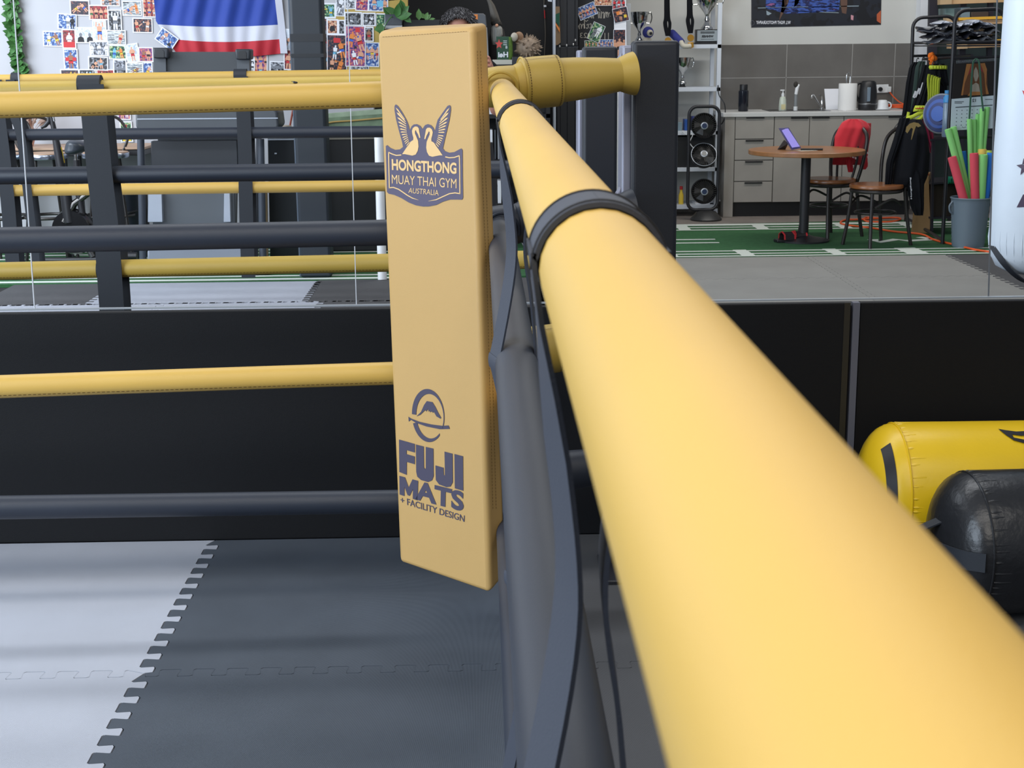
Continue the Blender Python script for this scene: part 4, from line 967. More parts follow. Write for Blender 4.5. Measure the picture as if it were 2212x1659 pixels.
# ochre pinboard with photos
BY_ = 11.30
pbd = thing('pin_board', P(770, 165, BY_), 'ochre board crowded with bordered photos right of the dark pillar', 'board')
o = MB(); o.px([(684, 16), (881, -2), (881, 215), (690, 225)], BY_, .034); o.build('board', mat('ochre_board', (178, 152, 78), .7, var=.1, vscale=8), pbd, bevel=.003)
BW = [
 (704, 23, 42, 32, 1, 'green', [(-.45, -.1, .9, .15, 'y', 'y', 'p'), (.5, -.15, .8, 0, 'c', 'y', 'u')], 'green photo of a yellow fighter and a cyan one, top left of the ochre board', 3.4),
 (735, 10, 19, 48, 2, 'bw', [(0, 0, .8, .4, 'w', 'g', 'k')], 'grey print cut by the mirror joint at the top of the ochre board', 2),
 (756, 2, 22, 34, -2, 'bw', [(0, -.1, .8, .5, 'w', 'g', 'p')], 'grey print right of the mirror joint at the top of the ochre board', 2),
 (782, 5, 28, 36, 4, 'purple', [(0, 0, .8, .3, 's', 'r', 'p')], 'purple print with a red glove, cut by the top frame edge', 2),
 (817, 8, 42, 32, 1, 'blue', [(-.4, 0, .8, 0, 's', 'c', 'e'), (.65, -.2, 1, 0, 's', 's', 'e'), (.2, 0, .8, 0, 'c', 'c', 'x')], 'blue ring photo with a cyan corner post above the plant', 2),
 (763, 41, 37, 29, 1, 'bwdark', [(-.2, -.15, .8, .2, 'g', 'w', 'p'), (.25, -.1, .8, -.1, 'g', 'g', 'l')], 'black and white photo of two fighters under two lamps', 2.6),
 (797, 42, 28, 28, 1, 'bwdark', [(-.4, -.1, .8, .1, 'g', 'w', 'p'), (.35, -.1, .7, .4, 'w', 'k', 'l')], 'smaller black and white fight photo right of the two-lamps photo', 2.6),
 (822, 43, 22, 27, 2, 'green', [], 'dark green photo half behind the plant', 2.4),
 (696, 79, 25, 77, 2, 'dark', [(.1, -.1, .85, 0, 'g', 'r', 'e'), (-.2, .8, .3, 0, 'r', 'r', 'x')], 'tall magazine cover of a grey-shirted man beside the dark pillar', 1.5),
 (718, 58, 25, 32, 1, 'warm', [(0, 0, .9, 0, 's', 'k', 'h')], 'small bordered photo above the large left magazine cover', 3),
 (738, 59, 15, 31, 1, 'bwdark', [], 'black bordered photo cut by the mirror joint', 2.6),
 (728, 119, 43, 85, 2, 'dark', [(.45, .3, .5, -.2, 'o', 'b', 'p'), (-.2, .15, .4, .1, 'w', 'c', 'k'), (.3, -.55, .45, .3, 'o', 'o', 'l'), (-.5, -.5, .42, .1, 's', 'k', 'p'), (-.1, .72, .24, 0, 'r', 'r', 'x'), (.12, .72, .22, 0, 'r', 'r', 'x')], 'large magazine cover with red title left of the mirror joint', 1.6),
 (768, 100, 43, 85, 2, 'purple', [(.4, .25, .55, -.3, 's', 'r', 'l'), (-.4, .35, .45, .2, 'o', 'b', 'p'), (-.1, -.55, .42, -.2, 'w', 'r', 'k'), (.5, -.5, .42, .1, 's', 'b', 'e'), (.2, .8, .22, 0, 'r', 'r', 'x'), (0, -.05, .12, 0, 'k', 'k', 'x')], 'large magazine cover with blue and red gloves right of the mirror joint', 1.6),
 (797, 74, 20, 31, 1, 'bwdark', [(0, -.1, .9, 0, 't', 'r', 'e')], 'small dark portrait of a seated man in red, right of the blue cover', 2.4),
 (804, 118, 30, 51, 2, 'blue', crowd(3, 'byr', y=.1, sc=.6), 'blue group photo beside the upper left of the corner pad', 1.8),
 (701, 141, 25, 40, 2, 'dark', [(0, -.1, .9, .2, 's', 'c', 'e'), (.4, .6, .3, 0, 'c', 'c', 'x')], 'photo of a fighter in a pale towel at the pillar foot', 2.4),
 (777, 151, 40, 17, 1, 'bw', [(0, 0, .7, 0, 'w', 'w', 'x')], 'grey sketch print below the large blue cover', 1.6),
 (723, 170, 40, 14, 1, 'pale', [], 'pale print edge just above the yellow rope on the ochre board', 1.6),
]
for a in BW: photo(*a[:8], Y=BY_, group='photo prints on the ochre board', border=a[8])
# ================================================================ middle: dark wall, shelf things, photographer
DY = 11.08
ct = thing('black_shelving', (P(1010, 140, DY).x, DY, 0), 'black shelving unit behind the corner pad carrying the ornaments', 'shelf')
xl, xr = P(858, 140, DY).x, P(1188, 140, DY).x; zt = P(1100, 139, DY).z
for z, nm in ((zt, 'top_board'), (P(1080, 247, DY).z, 'shelf_board'), (P(1080, 345, DY).z, 'shelf_board'), (P(1080, 440, DY).z, 'shelf_board')):
    MB().box((xl, DY, z - .03), (xr, DY + .3, z)).build(nm, BLKP, ct, smooth=False)
for x in (xl, xr - .03): MB().box((x, DY, 0), (x + .03, DY + .3, zt - .03)).build('side_panel', BLKP, ct, smooth=False)
MB().box((xl, DY + .28, .02), (xr, DY + .3, zt - .03)).build('back_panel', BLACKP, ct, smooth=False)
def onshelf(px, y, dy=.15): p = P(px, y, DY + dy); return p
def zfl(t, z): return z
zs = P(1080, 345, DY).z
for i, (px, w, m, nm, lb) in enumerate(((1062, 5, PAPER, 'ring_binder', 'white upright binder on the black shelving'), (1070, 4, mat('dark_binder', (60, 64, 70), .5), 'ring_binder', 'dark upright binder between the pad and the strap'), (1077, 4, mat('silver_case', (140, 144, 150), .4), 'ring_binder', 'silver upright case between the pad and the strap'))):
    c = P(px, 340, DY + .1)
    tag(MB().box((c.x - S(DY)*w/2, DY + .04, zs), (c.x + S(DY)*w/2, DY + .24, zs + .22)).build(nm, m, bevel=.003), lb, 'binder')
z4 = P(1080, 440, DY).z
for px, w, lb in ((1063, 9, 'wide white paper box between the pad and the strap'), (1079, 8, 'second white paper box right beside the strap')):
    c = P(px, 435, DY + .1); tag(MB().box((c.x - S(DY)*w/2, DY + .03, z4), (c.x + S(DY)*w/2, DY + .22, z4 + .17)).build('paper_box', PAPER, bevel=.003), lb, 'box')
z2 = P(1080, 247, DY).z
c = P(1061, 240, DY + .1); tag(MB().box((c.x - .02, DY + .03, z2), (c.x + .01, DY + .2, z2 + .05)).build('paper_pad', PAPER, bevel=.002), 'small white paper block just under the yellow sleeve', 'paper')
# plants and boxes
SHY = DY + .06
def setb(nm, x0, x1, yt, m, label, cat, dep=.16, zb=None):
    a, b = P(x0, yt, SHY), P(x1, yt, SHY); t = thing(nm, ((a.x+b.x)/2, SHY + dep/2, zb if zb is not None else zt), label, cat); return t, a, b
t, a, b = setb('planter_box', 831, 868, 30, GREYP, 'grey planter box with a white base and a leafy plant left of the person', 'planter')
sb = thing('dark_ledge_box', (P(905, 60, SHY).x, SHY + .1, zt), 'long dark box behind the top of the corner pad', 'box')
o = MB(); a2, b2 = P(829, 62, SHY), P(950, 43, SHY); o.box((a2.x, SHY, zt), (b2.x, SHY + .2, P(900, 62, SHY).z)); o.build('lower_box', BLKP, sb, bevel=.004)
o = MB(); o.box((P(870, 50, SHY).x, SHY + .03, P(900, 62, SHY).z), (b2.x, SHY + .19, P(900, 43, SHY).z)); o.build('lid', mat('soft_black', (40, 42, 44), .6), sb, bevel=.004)
zb_ = P(850, 62, SHY).z
t.location.z = zb_
MB().box((a.x, SHY + .002, zb_), (b.x, SHY + .14, P(850, 55, SHY).z)).build('base_band', mat('pale_grey', (176, 178, 182), .5), t, bevel=.002)
MB().box((a.x, SHY, P(850, 55, SHY).z), (b.x, SHY + .145, a.z)).build('pot', mat('slate_grey', (78, 84, 92), .6), t, bevel=.004)
lf = MB()
for px, y, L, w, dx, dz in ((862, 18, .1, .06, .2, 1), (872, 34, .12, .07, .9, .2), (846, 24, .1, .055, -.7, .3), (820, 62, .085, .075, -1, -.2), (878, 40, .08, .05, .6, -.5), (858, 30, .11, .06, .1, .5), (836, 25, .07, .05, -.5, .6), (875, 22, .09, .05, .7, .7), (826, 72, .07, .05, .3, -1), (868, 12, .09, .06, -.2, 1)):
    leaf(lf, P(px, y, SHY - .03) - Vector((dx*L*.5, 0, dz*L*.5)), L, w, (dx, -.15, dz), (.1, -1, .25))
lf.tube(smoothpath([P(850, 34, SHY + .03), P(842, 40, SHY - .03), P(832, 55, SHY - .04), P(824, 78, SHY - .03)], 4), .004, 5)
lf.tube(smoothpath([P(860, 34, SHY + .03), P(868, 24, SHY - .01), P(872, 36, SHY - .03)], 4), .004, 5)
lf.build('plant', LEAF, t)
sp2 = thing('seedling_pot', P(912, 43, SHY + .1), 'small seedling plants on the dark box left of the grey-haired head', 'plant')
o = MB(); o.lathe(P(912, 43, SHY + .1), [(.02, 0), (.03, .012), (.02, .02)], 14); o.build('pot', BLKP, sp2)
lf = MB()
for px, y, L, w, dx, dz in ((905, 31, .085, .05, 0, 1), (921, 34, .06, .04, .4, 1), (925, 36, .06, .03, .8, .8), (914, 34, .05, .035, -.6, .8), (932, 41, .05, .02, 1, .1)):
    leaf(lf, P(px, y, SHY + .05) - Vector((dx*L*.4, 0, dz*L*.5)), L, w, (dx, -.1, dz), (0, -1, .3))
lf.build('leaves', mat('fresh_leaf', (104, 150, 84), .5), sp2)
gb2 = thing('grey_appliance', (P(1028, 138, SHY).x, SHY + .1, zt), 'grey boxy appliance with an orange label right of the grey-haired head', 'appliance')
o = MB(); o.px([(1000, 32), (1003, 29), (1044, 29), (1049, 33), (1052, 58), (1000, 58)], SHY, .2); o.build('top_cover', mat('appliance_dark', (84, 87, 92), .5), gb2, bevel=.006)
o = MB(); o.px([(1000, 58.5), (1052, 58.5), (1057, 138.5), (1000, 138.5)], SHY, .2); o.build('body', mat('appliance_light', (150, 152, 156), .5), gb2, bevel=.006)
o = MB(); o.px([(1019, 31), (1032, 31), (1032, 42), (1019, 42)], SHY - .002, .002); o.build('orange_label', PC['o'], gb2, smooth=False)
o = MB(); o.px([(1023, 35), (1028, 35), (1028, 39), (1023, 39)], SHY - .003, .001); o.build('label_mark', STB, gb2, smooth=False)
# gnome
gn = thing('garden_gnome', (P(1075, 100, SHY).x, SHY + .18, zt), 'bearded gnome figurine with a tall drooping grey hat', 'figurine'); GY = SHY + .16
o = MB(); o.rows([(-18, 1048, 1053), (-4, 1050, 1058), (10, 1055, 1068), (30, 1059, 1076), (46, 1060, 1081), (52, 1060, 1084)], GY, .12, nr=16, nc=12); o.build('hat', mat('grey_felt', (92, 88, 82), .95), gn)
o = MB(); o.rows([(46, 1061, 1082), (50, 1060, 1084), (55, 1062, 1085)], GY, .13, nr=6, nc=12); o.build('hat_brim', mat('dark_felt', (40, 38, 36), .95), gn)
o = MB(); o.rows([(53, 1066, 1078), (60, 1061, 1085), (75, 1060, 1086), (88, 1062, 1080), (97, 1064, 1074)], GY - .02, .1, nr=14, nc=12, fold=.006, nf=6); o.build('beard', mat('grey_beard', (150, 150, 146), .95, bump=.6, bscale=80), gn)
MB().ball(P(1073, 55, GY - .07), .012).build('nose', SKIN, gn)
o = MB(); o.rows([(62, 1060, 1088), (85, 1056, 1093), (112, 1056, 1094), (139, 1058, 1092)], GY + .03, .13, nr=10, nc=12); o.build('robe', mat('dark_robe', (44, 42, 42), .95), gn)
# beer carton
wb_ = thing('white_carton', (P(1086, 139, SHY).x, SHY + .02, zt), 'small off-white box under the green drinks carton', 'box')
o = MB(); o.px([(1064, 129), (1107, 129), (1107, 139.2), (1064, 139.2)], SHY - .03, .12); o.build('box', mat('off_white', (186, 184, 172), .7), wb_, bevel=.002)
bc = thing('drinks_carton', (P(1090, 129, SHY).x, SHY + .03, P(1090, 129, SHY - .03).z), 'green drinks carton with a red star, mirrored letters on its front', 'carton')
o = MB(); o.px([(1072, 79), (1099, 79), (1099, 129), (1074, 129)], SHY - .02, .1); o.build('front_panel', mat('carton_green', (30, 70, 50), .4), bc, bevel=.002)
o = MB(); o.prism([P(1099, 79, SHY - .018), P(1107, 81, SHY + .03), P(1108, 128, SHY + .03), P(1099, 129, SHY - .018)], (0, .06, 0)); o.build('side_panel', mat('carton_light', (96, 134, 60), .4, var=.3, vscale=40), bc, smooth=False)
pl_ = lambda x, y: P(x, y, SHY - .0215)
o = MB(); o.poly([pl_(1078 + r*math.cos(a), 95.5 - r*1.25*math.sin(a)) for r, a in [((9 if i % 2 == 0 else 4), math.pi/2 + i*math.pi/5) for i in range(10)]]); o.build('star', mat('star_red', (196, 70, 64), .5), bc, smooth=False)
o = MB(); text_on(o, 'Hei', [(1097.5, 112), (1076, 112), (1097.5, 124), (1076, 124)], pl_, .03)
for y in (88, 92, 96): 
    o.poly([pl_(1087, y), pl_(1095, y), pl_(1095, y + 1.2), pl_(1087, y + 1.2)])
text_on(o, '8', [(1096, 99), (1092, 99), (1096, 105), (1092, 105)], pl_, .0)
o.build('lettering', PAPER, bc, smooth=False)
# shell ornament
sh = thing('shell_ornament', (P(1135, 138, SHY).x, SHY + .06, zt), 'spiky shell ornament on a dark tray right of the green carton', 'ornament')
o = MB(); o.px([(1106, 123), (1146, 123), (1146, 139.2), (1106, 139.2)], SHY - .04, .2); o.build('tray', mat('tray_dark', (40, 42, 48), .5), sh, bevel=.003)
o = MB(); cshell = P(1140, 103, SHY + .07); rnd = random.Random(5)
o.ball(cshell, .075, 16, 10, (1.2, .8, 1))
for i in range(90):
    a = rnd.uniform(0, 6.28); e = math.acos(rnd.uniform(-.9, 1)); d = Vector((math.sin(e)*math.cos(a)*1.15, math.sin(e)*math.sin(a)*.8, math.cos(e)))
    o.lathe(cshell + d*.06, [(.011, 0), (.009, .015), (.002, rnd.uniform(.028, .05))], 6, d)
o.build('spikes', mat('shell_brown', (134, 116, 98), .6, var=.4, vscale=30), sh)
o = MB(); o.ball(P(1111, 80, SHY + .03), .03, 14, 10, (.9, .6, 1.1)); o.build('pale_disc', mat('bone', (176, 168, 154), .6), sh)
o = MB(); o.ball(P(1121, 81, SHY + .07), .036, 14, 10, (1, .6, 1.2)); o.build('brown_disc', mat('shell_tan', (140, 108, 82), .6), sh)
# white pole, cable, pennant
wp2 = thing('white_pole', (P(1197, 130, 12.2).x, 12.2, 0), 'white metal pole standing in front of the black lockers', 'pole')
MB().tube([Vector((P(1197, 130, 12.2).x, 12.2, 0)), Vector((P(1197, 130, 12.2).x, 12.2, 2.3))], .013, 12).build('pole', mat('white_metal', (190, 198, 210), .4), wp2)
o = MB(); o.px([(1180, -10), (1192, -10), (1192, 4), (1184, 3)], 12.19, .01); o.build('bracket', mat('white_metal', (190, 198, 210)), wp2, smooth=False)
cbx = thing('hanging_cable', P(1176, 139, 12.55), 'thin cable with a white tag hanging on the black wall', 'cable')
MB().tube(smoothpath([P(1177, -20, 12.6), P(1175, 10, 12.6), P(1177, 45, 12.6), P(1178, 80, 12.6), P(1176, 120, 12.6), P(1176, 160, 12.6)], 6), .004, 6).build('cable', mat('grey_wire', (110, 104, 96), .5), cbx)
o = MB(); o.px([(1174.5, 11), (1180, 11), (1180, 15), (1174.5, 15)], 12.585, .004); o.build('tag', PAPER, cbx, smooth=False)
o = MB(); o.tube([P(1176, 22, 12.594), P(1177, 40, 12.594)], .005, 6); o.build('red_section', PC['r'], cbx)
pnn = thing('hanging_pennant', P(1204, 97, 12.36), 'brown board with a green pennant hanging beside the white pole', 'pennant')
o = MB(); o.px([(1198, 14), (1209, 14), (1211, 92), (1205, 97), (1198, 98)], 12.359, .02); o.build('board', mat('tan_board', (124, 100, 74), .7), pnn, smooth=False)
o = MB(); o.px([(1193, 34), (1209, 27), (1209, 58), (1200, 46)], 12.348, .006); o.build('green_flag', mat('flag_green', (20, 78, 60), .8), pnn, smooth=False)
o = MB(); o.px([(1197, 44), (1209, 62), (1209, 70), (1198, 50)], 12.351, .006); o.build('orange_edge', PC['o'], pnn, smooth=False)
# lockers and chalkboard
lk = thing('locker_bank', (P(1222, 480, 12.40).x, 12.4, 0), 'black steel lockers with thin door gaps behind the sleeve', 'locker')
LKM = mat('locker_black', (26, 28, 34), .45)
for i, (xa, xb) in enumerate(((1203, 1209.5), (1210.5, 1224.5), (1225.5, 1241.5), (1242.5, 1249))):
    a, b = P(xa, 200, 12.38), P(xb, 200, 12.38)
    for z0, z1 in ((.05, P(1225, 102, 12.38).z), (P(1225, 99, 12.38).z, 2.3)):
        MB().box((a.x, 12.38, z0), (b.x, 12.40, z1)).build('door', LKM, lk, bevel=.002)
MB().box((P(1203, 200, 12.40).x, 12.40, 0), (P(1249, 200, 12.40).x, 12.61, 2.32)).build('carcass', mat('locker_edge', (74, 78, 88), .5), lk, smooth=False)
o = MB()
for px, y in ((1224, 98), (1238.5, 96), (1243, 87), (1209, 100)): o.ball(P(px, y, 12.375), .009, 10, 6, (.7, 1, 1.2))
o.build('lock_knobs', mat('lock_white', (210, 210, 210), .3), lk)
CBY2 = 12.52
cbd = thing('chalkboard', P(1286, 480, CBY2), 'black chalkboard with mirrored handwriting behind the two black posts', 'chalkboard')
o = MB(); o.px([(1249.5, -30), (1325, -30), (1332, 520), (1256, 520)], CBY2, .05); o.build('board', mat('chalk_black', (28, 29, 34), .75, var=.1), cbd, smooth=False)
ch = MB()
def c4(l): return [(1230 + a/11.64, b/11.64) for a, b in l]
cf_ = lambda x, y: P(x, y, CBY2 - .002)
for pl in ([(480,465),(495,432),(520,425)],[(548,395),(540,440),(565,458),(583,400),(575,372),(600,372),(607,465)],[(640,330),(700,300),(755,308),(770,340)],[(722,330),(735,460)],[(757,300),(768,452),(800,460),(806,300),(790,290)],[(830,335),(848,300),(870,330),(862,462)],[(882,460),(905,300),(930,310),(925,345)],[(950,440),(935,400),(945,300),(965,310),(985,440),(1000,322),(1022,322)],[(1030,403),(1036,412)],[(735,205),(770,265)],
           [(150,600),(175,590),(165,640),(180,710),(215,720),(225,650),(205,640)],[(250,735),(245,640),(270,600),(298,620),(302,722),(320,640),(345,600),(365,620),(372,720)],[(375,490),(385,715)],[(375,490),(420,540),(470,505)],[(420,690),(440,720),(470,700),(480,600),(445,615),(440,640)],[(520,720),(515,690),(540,700),(555,610),(530,590),(510,620)]):
    ribbon(ch, c4(pl), 1.35, cf_)
text_on(ch, '2023', [(1285, 71), (1253, 71), (1285, 82), (1253, 82)], cf_, -.01)
text_on(ch, '11', [(1315, 71), (1306, 71), (1315, 85), (1306, 85)], cf_, -.01)
ch.build('chalk_writing', mat('chalk', (176, 170, 160), .9), cbd, smooth=False)
for a in ((1268, 24, 40, 27, -22, 'blue', crowd(5, 'kkrk', 's', sc=.7), 'tilted team photo on grass at the top of the chalkboard'),
          (1303, 2, 38, 20, 0, 'warm', [(-.3, -.2, .8, .5, 's', 'w', 'e'), (.3, 0, .8, -.4, 's', 'r', 'e')], 'sepia photo of legs cut by the top edge above the chalkboard'),
          (1288, 70, 27, 38, 24, 'green', [(-.2, -.1, .8, .2, 'g', 'g', 'e'), (.3, .2, .8, .1, 'w', 'w', 'e')], 'faded curling photo stuck over the mirrored year on the chalkboard'),
          (1277, 95, 28, 16, -3, 'green', crowd(4, 'yrw', 's', sc=.7), 'yellow-green photo at the lower left of the handwriting'),
          (1308, 94, 34, 17, 0, 'blue', crowd(5, 'kwb', 's', sc=.7), 'crowd photo at the lower right of the handwriting'),
          (1250, 270, 12, 40, 0, 'warm', crowd(2, 'rk', 's'), 'narrow photo left of the smaller black post')):
    photo(*a, Y=CBY2, group='photos around the chalkboard', border=.9)
wpn = thing('white_photo_board', P(1338, 480, 12.50), 'narrow white panel of photos left of the taller black post', 'panel')
o = MB(); o.px([(1325.5, -30), (1352, -30), (1358, 500), (1332, 500)], 12.5, .04); o.build('panel', PAPER, wpn, smooth=False)
for a in ((1337, 8, 27, 26, 0, 'bw', crowd(3, 'kwk', 'r'), 'photo of people in white trousers at the top of the white panel'),
          (1341, 32, 32, 30, -12, 'dark', [(-.3, .3, .5, 0, 'o', 'o', 'x'), (0, 0, .8, .2, 's', 'k', 'p'), (.55, -.3, .4, 0, 'y', 'y', 'x')], 'tilted photo of a fighter with two big yellow gloves'),
          (1338, 100, 26, 70, 0, 'dark', crowd(3, 'kko', 's', y=-.1, sc=.6), 'tall photo of people in black on the white panel'),
          (1343, 217, 13, 22, 0, 'red', [(0, 0, .7, 0, 's', 'r', 'x')], 'small reddish photo just below the sleeve on the white panel'),
          (1343, 242, 13, 26, 0, 'bwdark', crowd(2, 'kw', 'w'), 'small black and white photo between the two black posts'),
          (1343, 283, 13, 52, 0, 'warm', crowd(2, 'rk', 's', sc=.7), 'tall skin-toned photo between the two black posts'),
          (1343, 328, 13, 20, 0, 'dark', [], 'lowest small dark photo between the two black posts')):
    photo(*a, Y=12.5, group='photos on the white panel', border=.8)
# ---------------------------------------------------------------- the person taking the picture
PYN = 8.05
pe = thing('person', (-.10, PYN, 0), 'person with short grey hair behind the corner pad, holding up a phone', 'person')
SKN = mat('skin', (206, 148, 128), .55)
def skin_mesh(name, chains, m, parent, root=0, lv=2):
    vs, es, rs = [], [], []
    idx = {}
    def vid(key, co, r):
        if key in idx: return idx[key]
        idx[key] = len(vs); vs.append(Vector(co)); rs.append(r); return idx[key]
    for ch_ in chains:
        pv = None
        for key, co, r in ch_:
            i = vid(key, co, r) if co is not None else idx[key]
            if pv is not None: es.append((pv, i))
            pv = i
    o0 = origin(parent); me = bpy.data.meshes.new(name); me.from_pydata([tuple(v - o0) for v in vs], es, []); me.materials.append(m)
    o = bpy.data.objects.new(name, me); COL.objects.link(o); o.parent = parent
    sk = o.modifiers.new('skin', 'SKIN'); sk.use_smooth_shade = True
    lay = me.skin_vertices[0] if me.skin_vertices else None
    if lay is None:
        bm = bmesh.new(); bm.from_mesh(me); bm.verts.layers.skin.verify(); bm.to_mesh(me); bm.free(); lay = me.skin_vertices[0]
    for i, r in enumerate(rs):
        lay.data[i].radius = r if isinstance(r, tuple) else (r, r); lay.data[i].use_root = (i == root)
    sub(o, lv); return o
X0 = -.10; Y0 = PYN
hand = lambda s: (X0 + s*.155, Y0 - .35, 1.40)
chains = [[('pel', (X0, Y0, .92), (.14, .10)), ('bel', (X0, Y0, 1.08), (.13, .095)), ('che', (X0, Y0, 1.27), (.15, .105)), ('nek0', (X0, Y0, 1.41), (.085, .07)), ('nek', (X0, Y0 - .01, 1.48), .052), ('hd0', (X0, Y0 - .02, 1.55), .062), ('hd1', (X0, Y0 - .02, 1.61), (.072, .085)), ('hd2', (X0, Y0 - .015, 1.66), (.05, .06))]]
for s in (-1, 1):
    n = str(s); hx, hy, hz = hand(s)
    chains.append([('pel', None, 0), ('hip' + n, (X0 + s*.09, Y0, .86), .09), ('kne' + n, (X0 + s*.10, Y0 - .01, .48), .056), ('ank' + n, (X0 + s*.10, Y0 + .02, .09), .038), ('toe' + n, (X0 + s*.11, Y0 - .13, .035), .03)])
    chains.append([('che', None, 0), ('sho' + n, (X0 + s*.165, Y0, 1.365), .056), ('elb' + n, (X0 + s*.205, Y0 - .13, 1.15), .043), ('wri' + n, (hx + s*.01, hy + .07, 1.335), .028), ('pal' + n, (hx, hy, hz), (.024, .03))])
    for f in range(4):
        zf = hz + .045 - f*.022; L = (.034, .038, .036, .028)[f]
        chains.append([('pal' + n, None, 0), ('k%d' % f + n, (hx - s*.0, hy - .035, zf), .0095), ('m%d' % f + n, (hx - s*.018, hy - .035 - L*.5, zf + .002), .0085), ('t%d' % f + n, (hx - s*.046, hy - .03 - L*.4, zf + .003), .0075)])
    chains.append([('pal' + n, None, 0), ('th0' + n, (hx - s*.022, hy + .012, hz + .015), .0105), ('th1' + n, (hx - s*.046, hy + .014, hz + .035), .0085)])
skin_mesh('body', chains, SKN, pe, 0)
hr = MB(); k0 = len(hr.v)
hc = Vector((X0, Y0 - .012, 1.608)); rnd = random.Random(2)
nu, nv = 40, 16
for i in range(nv+1):
    for j in range(nu):
        a = 2*math.pi*j/nu; front = max(0, -math.sin(a)); lim = 1.75 - .66*front**2
        t_ = lim*i/nv
        rr = .97 + rnd.uniform(-.012, .02)
        hr.v.append(hc + Vector((math.sin(t_)*math.cos(a)*.092, math.sin(t_)*math.sin(a)*.108, math.cos(t_)*.098))*rr)
for i in range(nv):
    for j in range(nu): hr.f.append([i*nu+j, (i+1)*nu+j, (i+1)*nu+(j+1) % nu, i*nu+(j+1) % nu]); hr.mi.append(0)
for k_ in range(1500):
    a = rnd.uniform(0, 6.28); front = max(0, -math.sin(a)); t_ = math.acos(rnd.uniform(math.cos(1.72 - .66*front**2), 1))
    d = Vector((math.sin(t_)*math.cos(a)*.092, math.sin(t_)*math.sin(a)*.108, math.cos(t_)*.098)); q_ = hc + d*1.0
    hr.m = rnd.choice((0, 0, 0, 1, 2, 2)); tang = Vector((rnd.uniform(-.5, .5) + d.x*4, -.8, -.35 - max(0, -d.y)*4)); hr.tube([q_*1.0 - d*.04, q_ + d.normalized()*.003 + tang*.010, q_ + d.normalized()*.0 + tang*.022], [.0017, .0015, .0006], 3)
hr.build('hair', [mat('grey_hair', (62, 60, 62), .6, var=.3, vscale=60), mat('silver_hair', (122, 120, 122), .6), mat('dark_hair', (40, 38, 40), .6)], pe)
fc = MB()
for s in (-1, 1):
    fc.ball(hc + Vector((s*.032, -.092, -.028)), .012, 10, 8)
fc.build('eyes', mat('eye_white', (230, 226, 222), .3), pe)
fc = MB()
for s in (-1, 1): fc.ball(hc + Vector((s*.032, -.1025, -.028)), .0055, 8, 6)
fc.build('iris', mat('eye_dark', (60, 48, 40), .3), pe)
ea = MB()
for s in (-1, 1): ea.ball(hc + Vector((s*.089, .008, -.035)), .03, 12, 10, (.35, .7, 1.05))
ea.build('ears', SKN, pe)
fc = MB(); fc.rows([(0, 0, 0), (1, 0, 0)], 1, 0, 1, 1) if False else None
fc.ball(hc + Vector((0, -.108, -.055)), .016, 10, 8, (.8, .9, 1.5)); fc.build('nose', SKN, pe)
fc = MB(); fc.ball(hc + Vector((0, -.092, -.095)), .02, 10, 6, (1.2, .4, .3)); fc.build('mouth', mat('lips', (170, 96, 92), .5), pe)
o = MB(); o.lathe((X0, Y0, .9), [(.16, -.1), (.158, 0), (.15, .1), (.15, .22), (.165, .38), (.16, .46), (.09, .515), (.07, .53)], 28)
for p in o.v: p.y = Y0 + (p.y - Y0)*.72
for s in (-1, 1):
    o.tube([Vector((X0 + s*.13, Y0, 1.375)), Vector((X0 + s*.175, Y0 - .01, 1.34)), Vector((X0 + s*.195, Y0 - .085, 1.22))], [.07, .068, .062], 16)
o.build('t_shirt', DKC, pe)
o = MB()
for s in (-1, 1): o.tube([Vector((X0 + s*.075, Y0, .98)), Vector((X0 + s*.095, Y0, .75)), Vector((X0 + s*.1, Y0 - .005, .5))], [.10, .105, .088], 18)
o.build('shorts', mat('shorts_grey', (50, 52, 58), .9), pe)
for s in (-1, 1):
    o = MB(); o.ball((X0 + s*.105, Y0 - .06, .04), .05, 14, 10, (.9, 2.5, .8)); o.build('shoe', BLKP, pe)
ph_ = thing('smartphone', (X0, Y0 - .385, 1.36), 'dark phone held up by the person behind the corner pad', 'phone')
MB().box((X0 - .118, Y0 - .390, 1.365), (X0 + .118, Y0 - .382, 1.445)).build('phone_body', BLKP, ph_, bevel=.003)
# ================================================================ right: kitchen corner, table, rack
KF = 12.93
CABM = mat('grey_oak_laminate', (152, 147, 140), .55, var=.10, vscale=3)
zc0 = P(1750, 251, KF).z; zc1 = P(1700, 242, KF).z
wt = tag(MB().box((P(1561, 246, KF).x, KF - .03, zc0), (P(1975, 240, KF).x, KY - .014, zc1)).build('worktop', mat('pale_worktop', (202, 202, 200), .4), bevel=.004), 'pale laminate worktop along the tiled wall', 'worktop')
zk0 = P(1650, 437, KF).z
def X(px, y=340): return P(px, y, KF).x
HDL = mat('black_handle', (30, 30, 32), .4)
def handle(xc, z, w, parent):
    o = MB(); o.box((xc - w/2, KF - .026, z - .012), (xc + w/2, KF - .002, z)); o.build('handle', HDL, parent, smooth=False)
du = thing('drawer_unit', (X(1628), KF, 0), 'kitchen drawer unit with four grey oak drawers at the left end', 'cabinet', 'kitchen units')
MB().box((X(1564), KF - .015, 0), (X(1585), KY - .02, zc0)).build('end_panel', CABM, du, bevel=.002)
MB().box((X(1585.5), KF + .004, zk0), (X(1670), KY - .02, zc0)).build('carcass', mat('carcass_grey', (120, 116, 110), .6), du, smooth=False)
zs = [P(1628, y, KF).z for y in (251, 300.5, 346, 391.5, 437)]
for i in range(4):
    dr = MB().box((X(1586.5), KF - .014, zs[i+1] + .004), (X(1669), KF + .003, zs[i] - .004)).build('drawer', CABM, du, bevel=.0015)
    handle((X(1608) + X(1648))/2, zs[i] - .006, X(1648) - X(1610), dr)
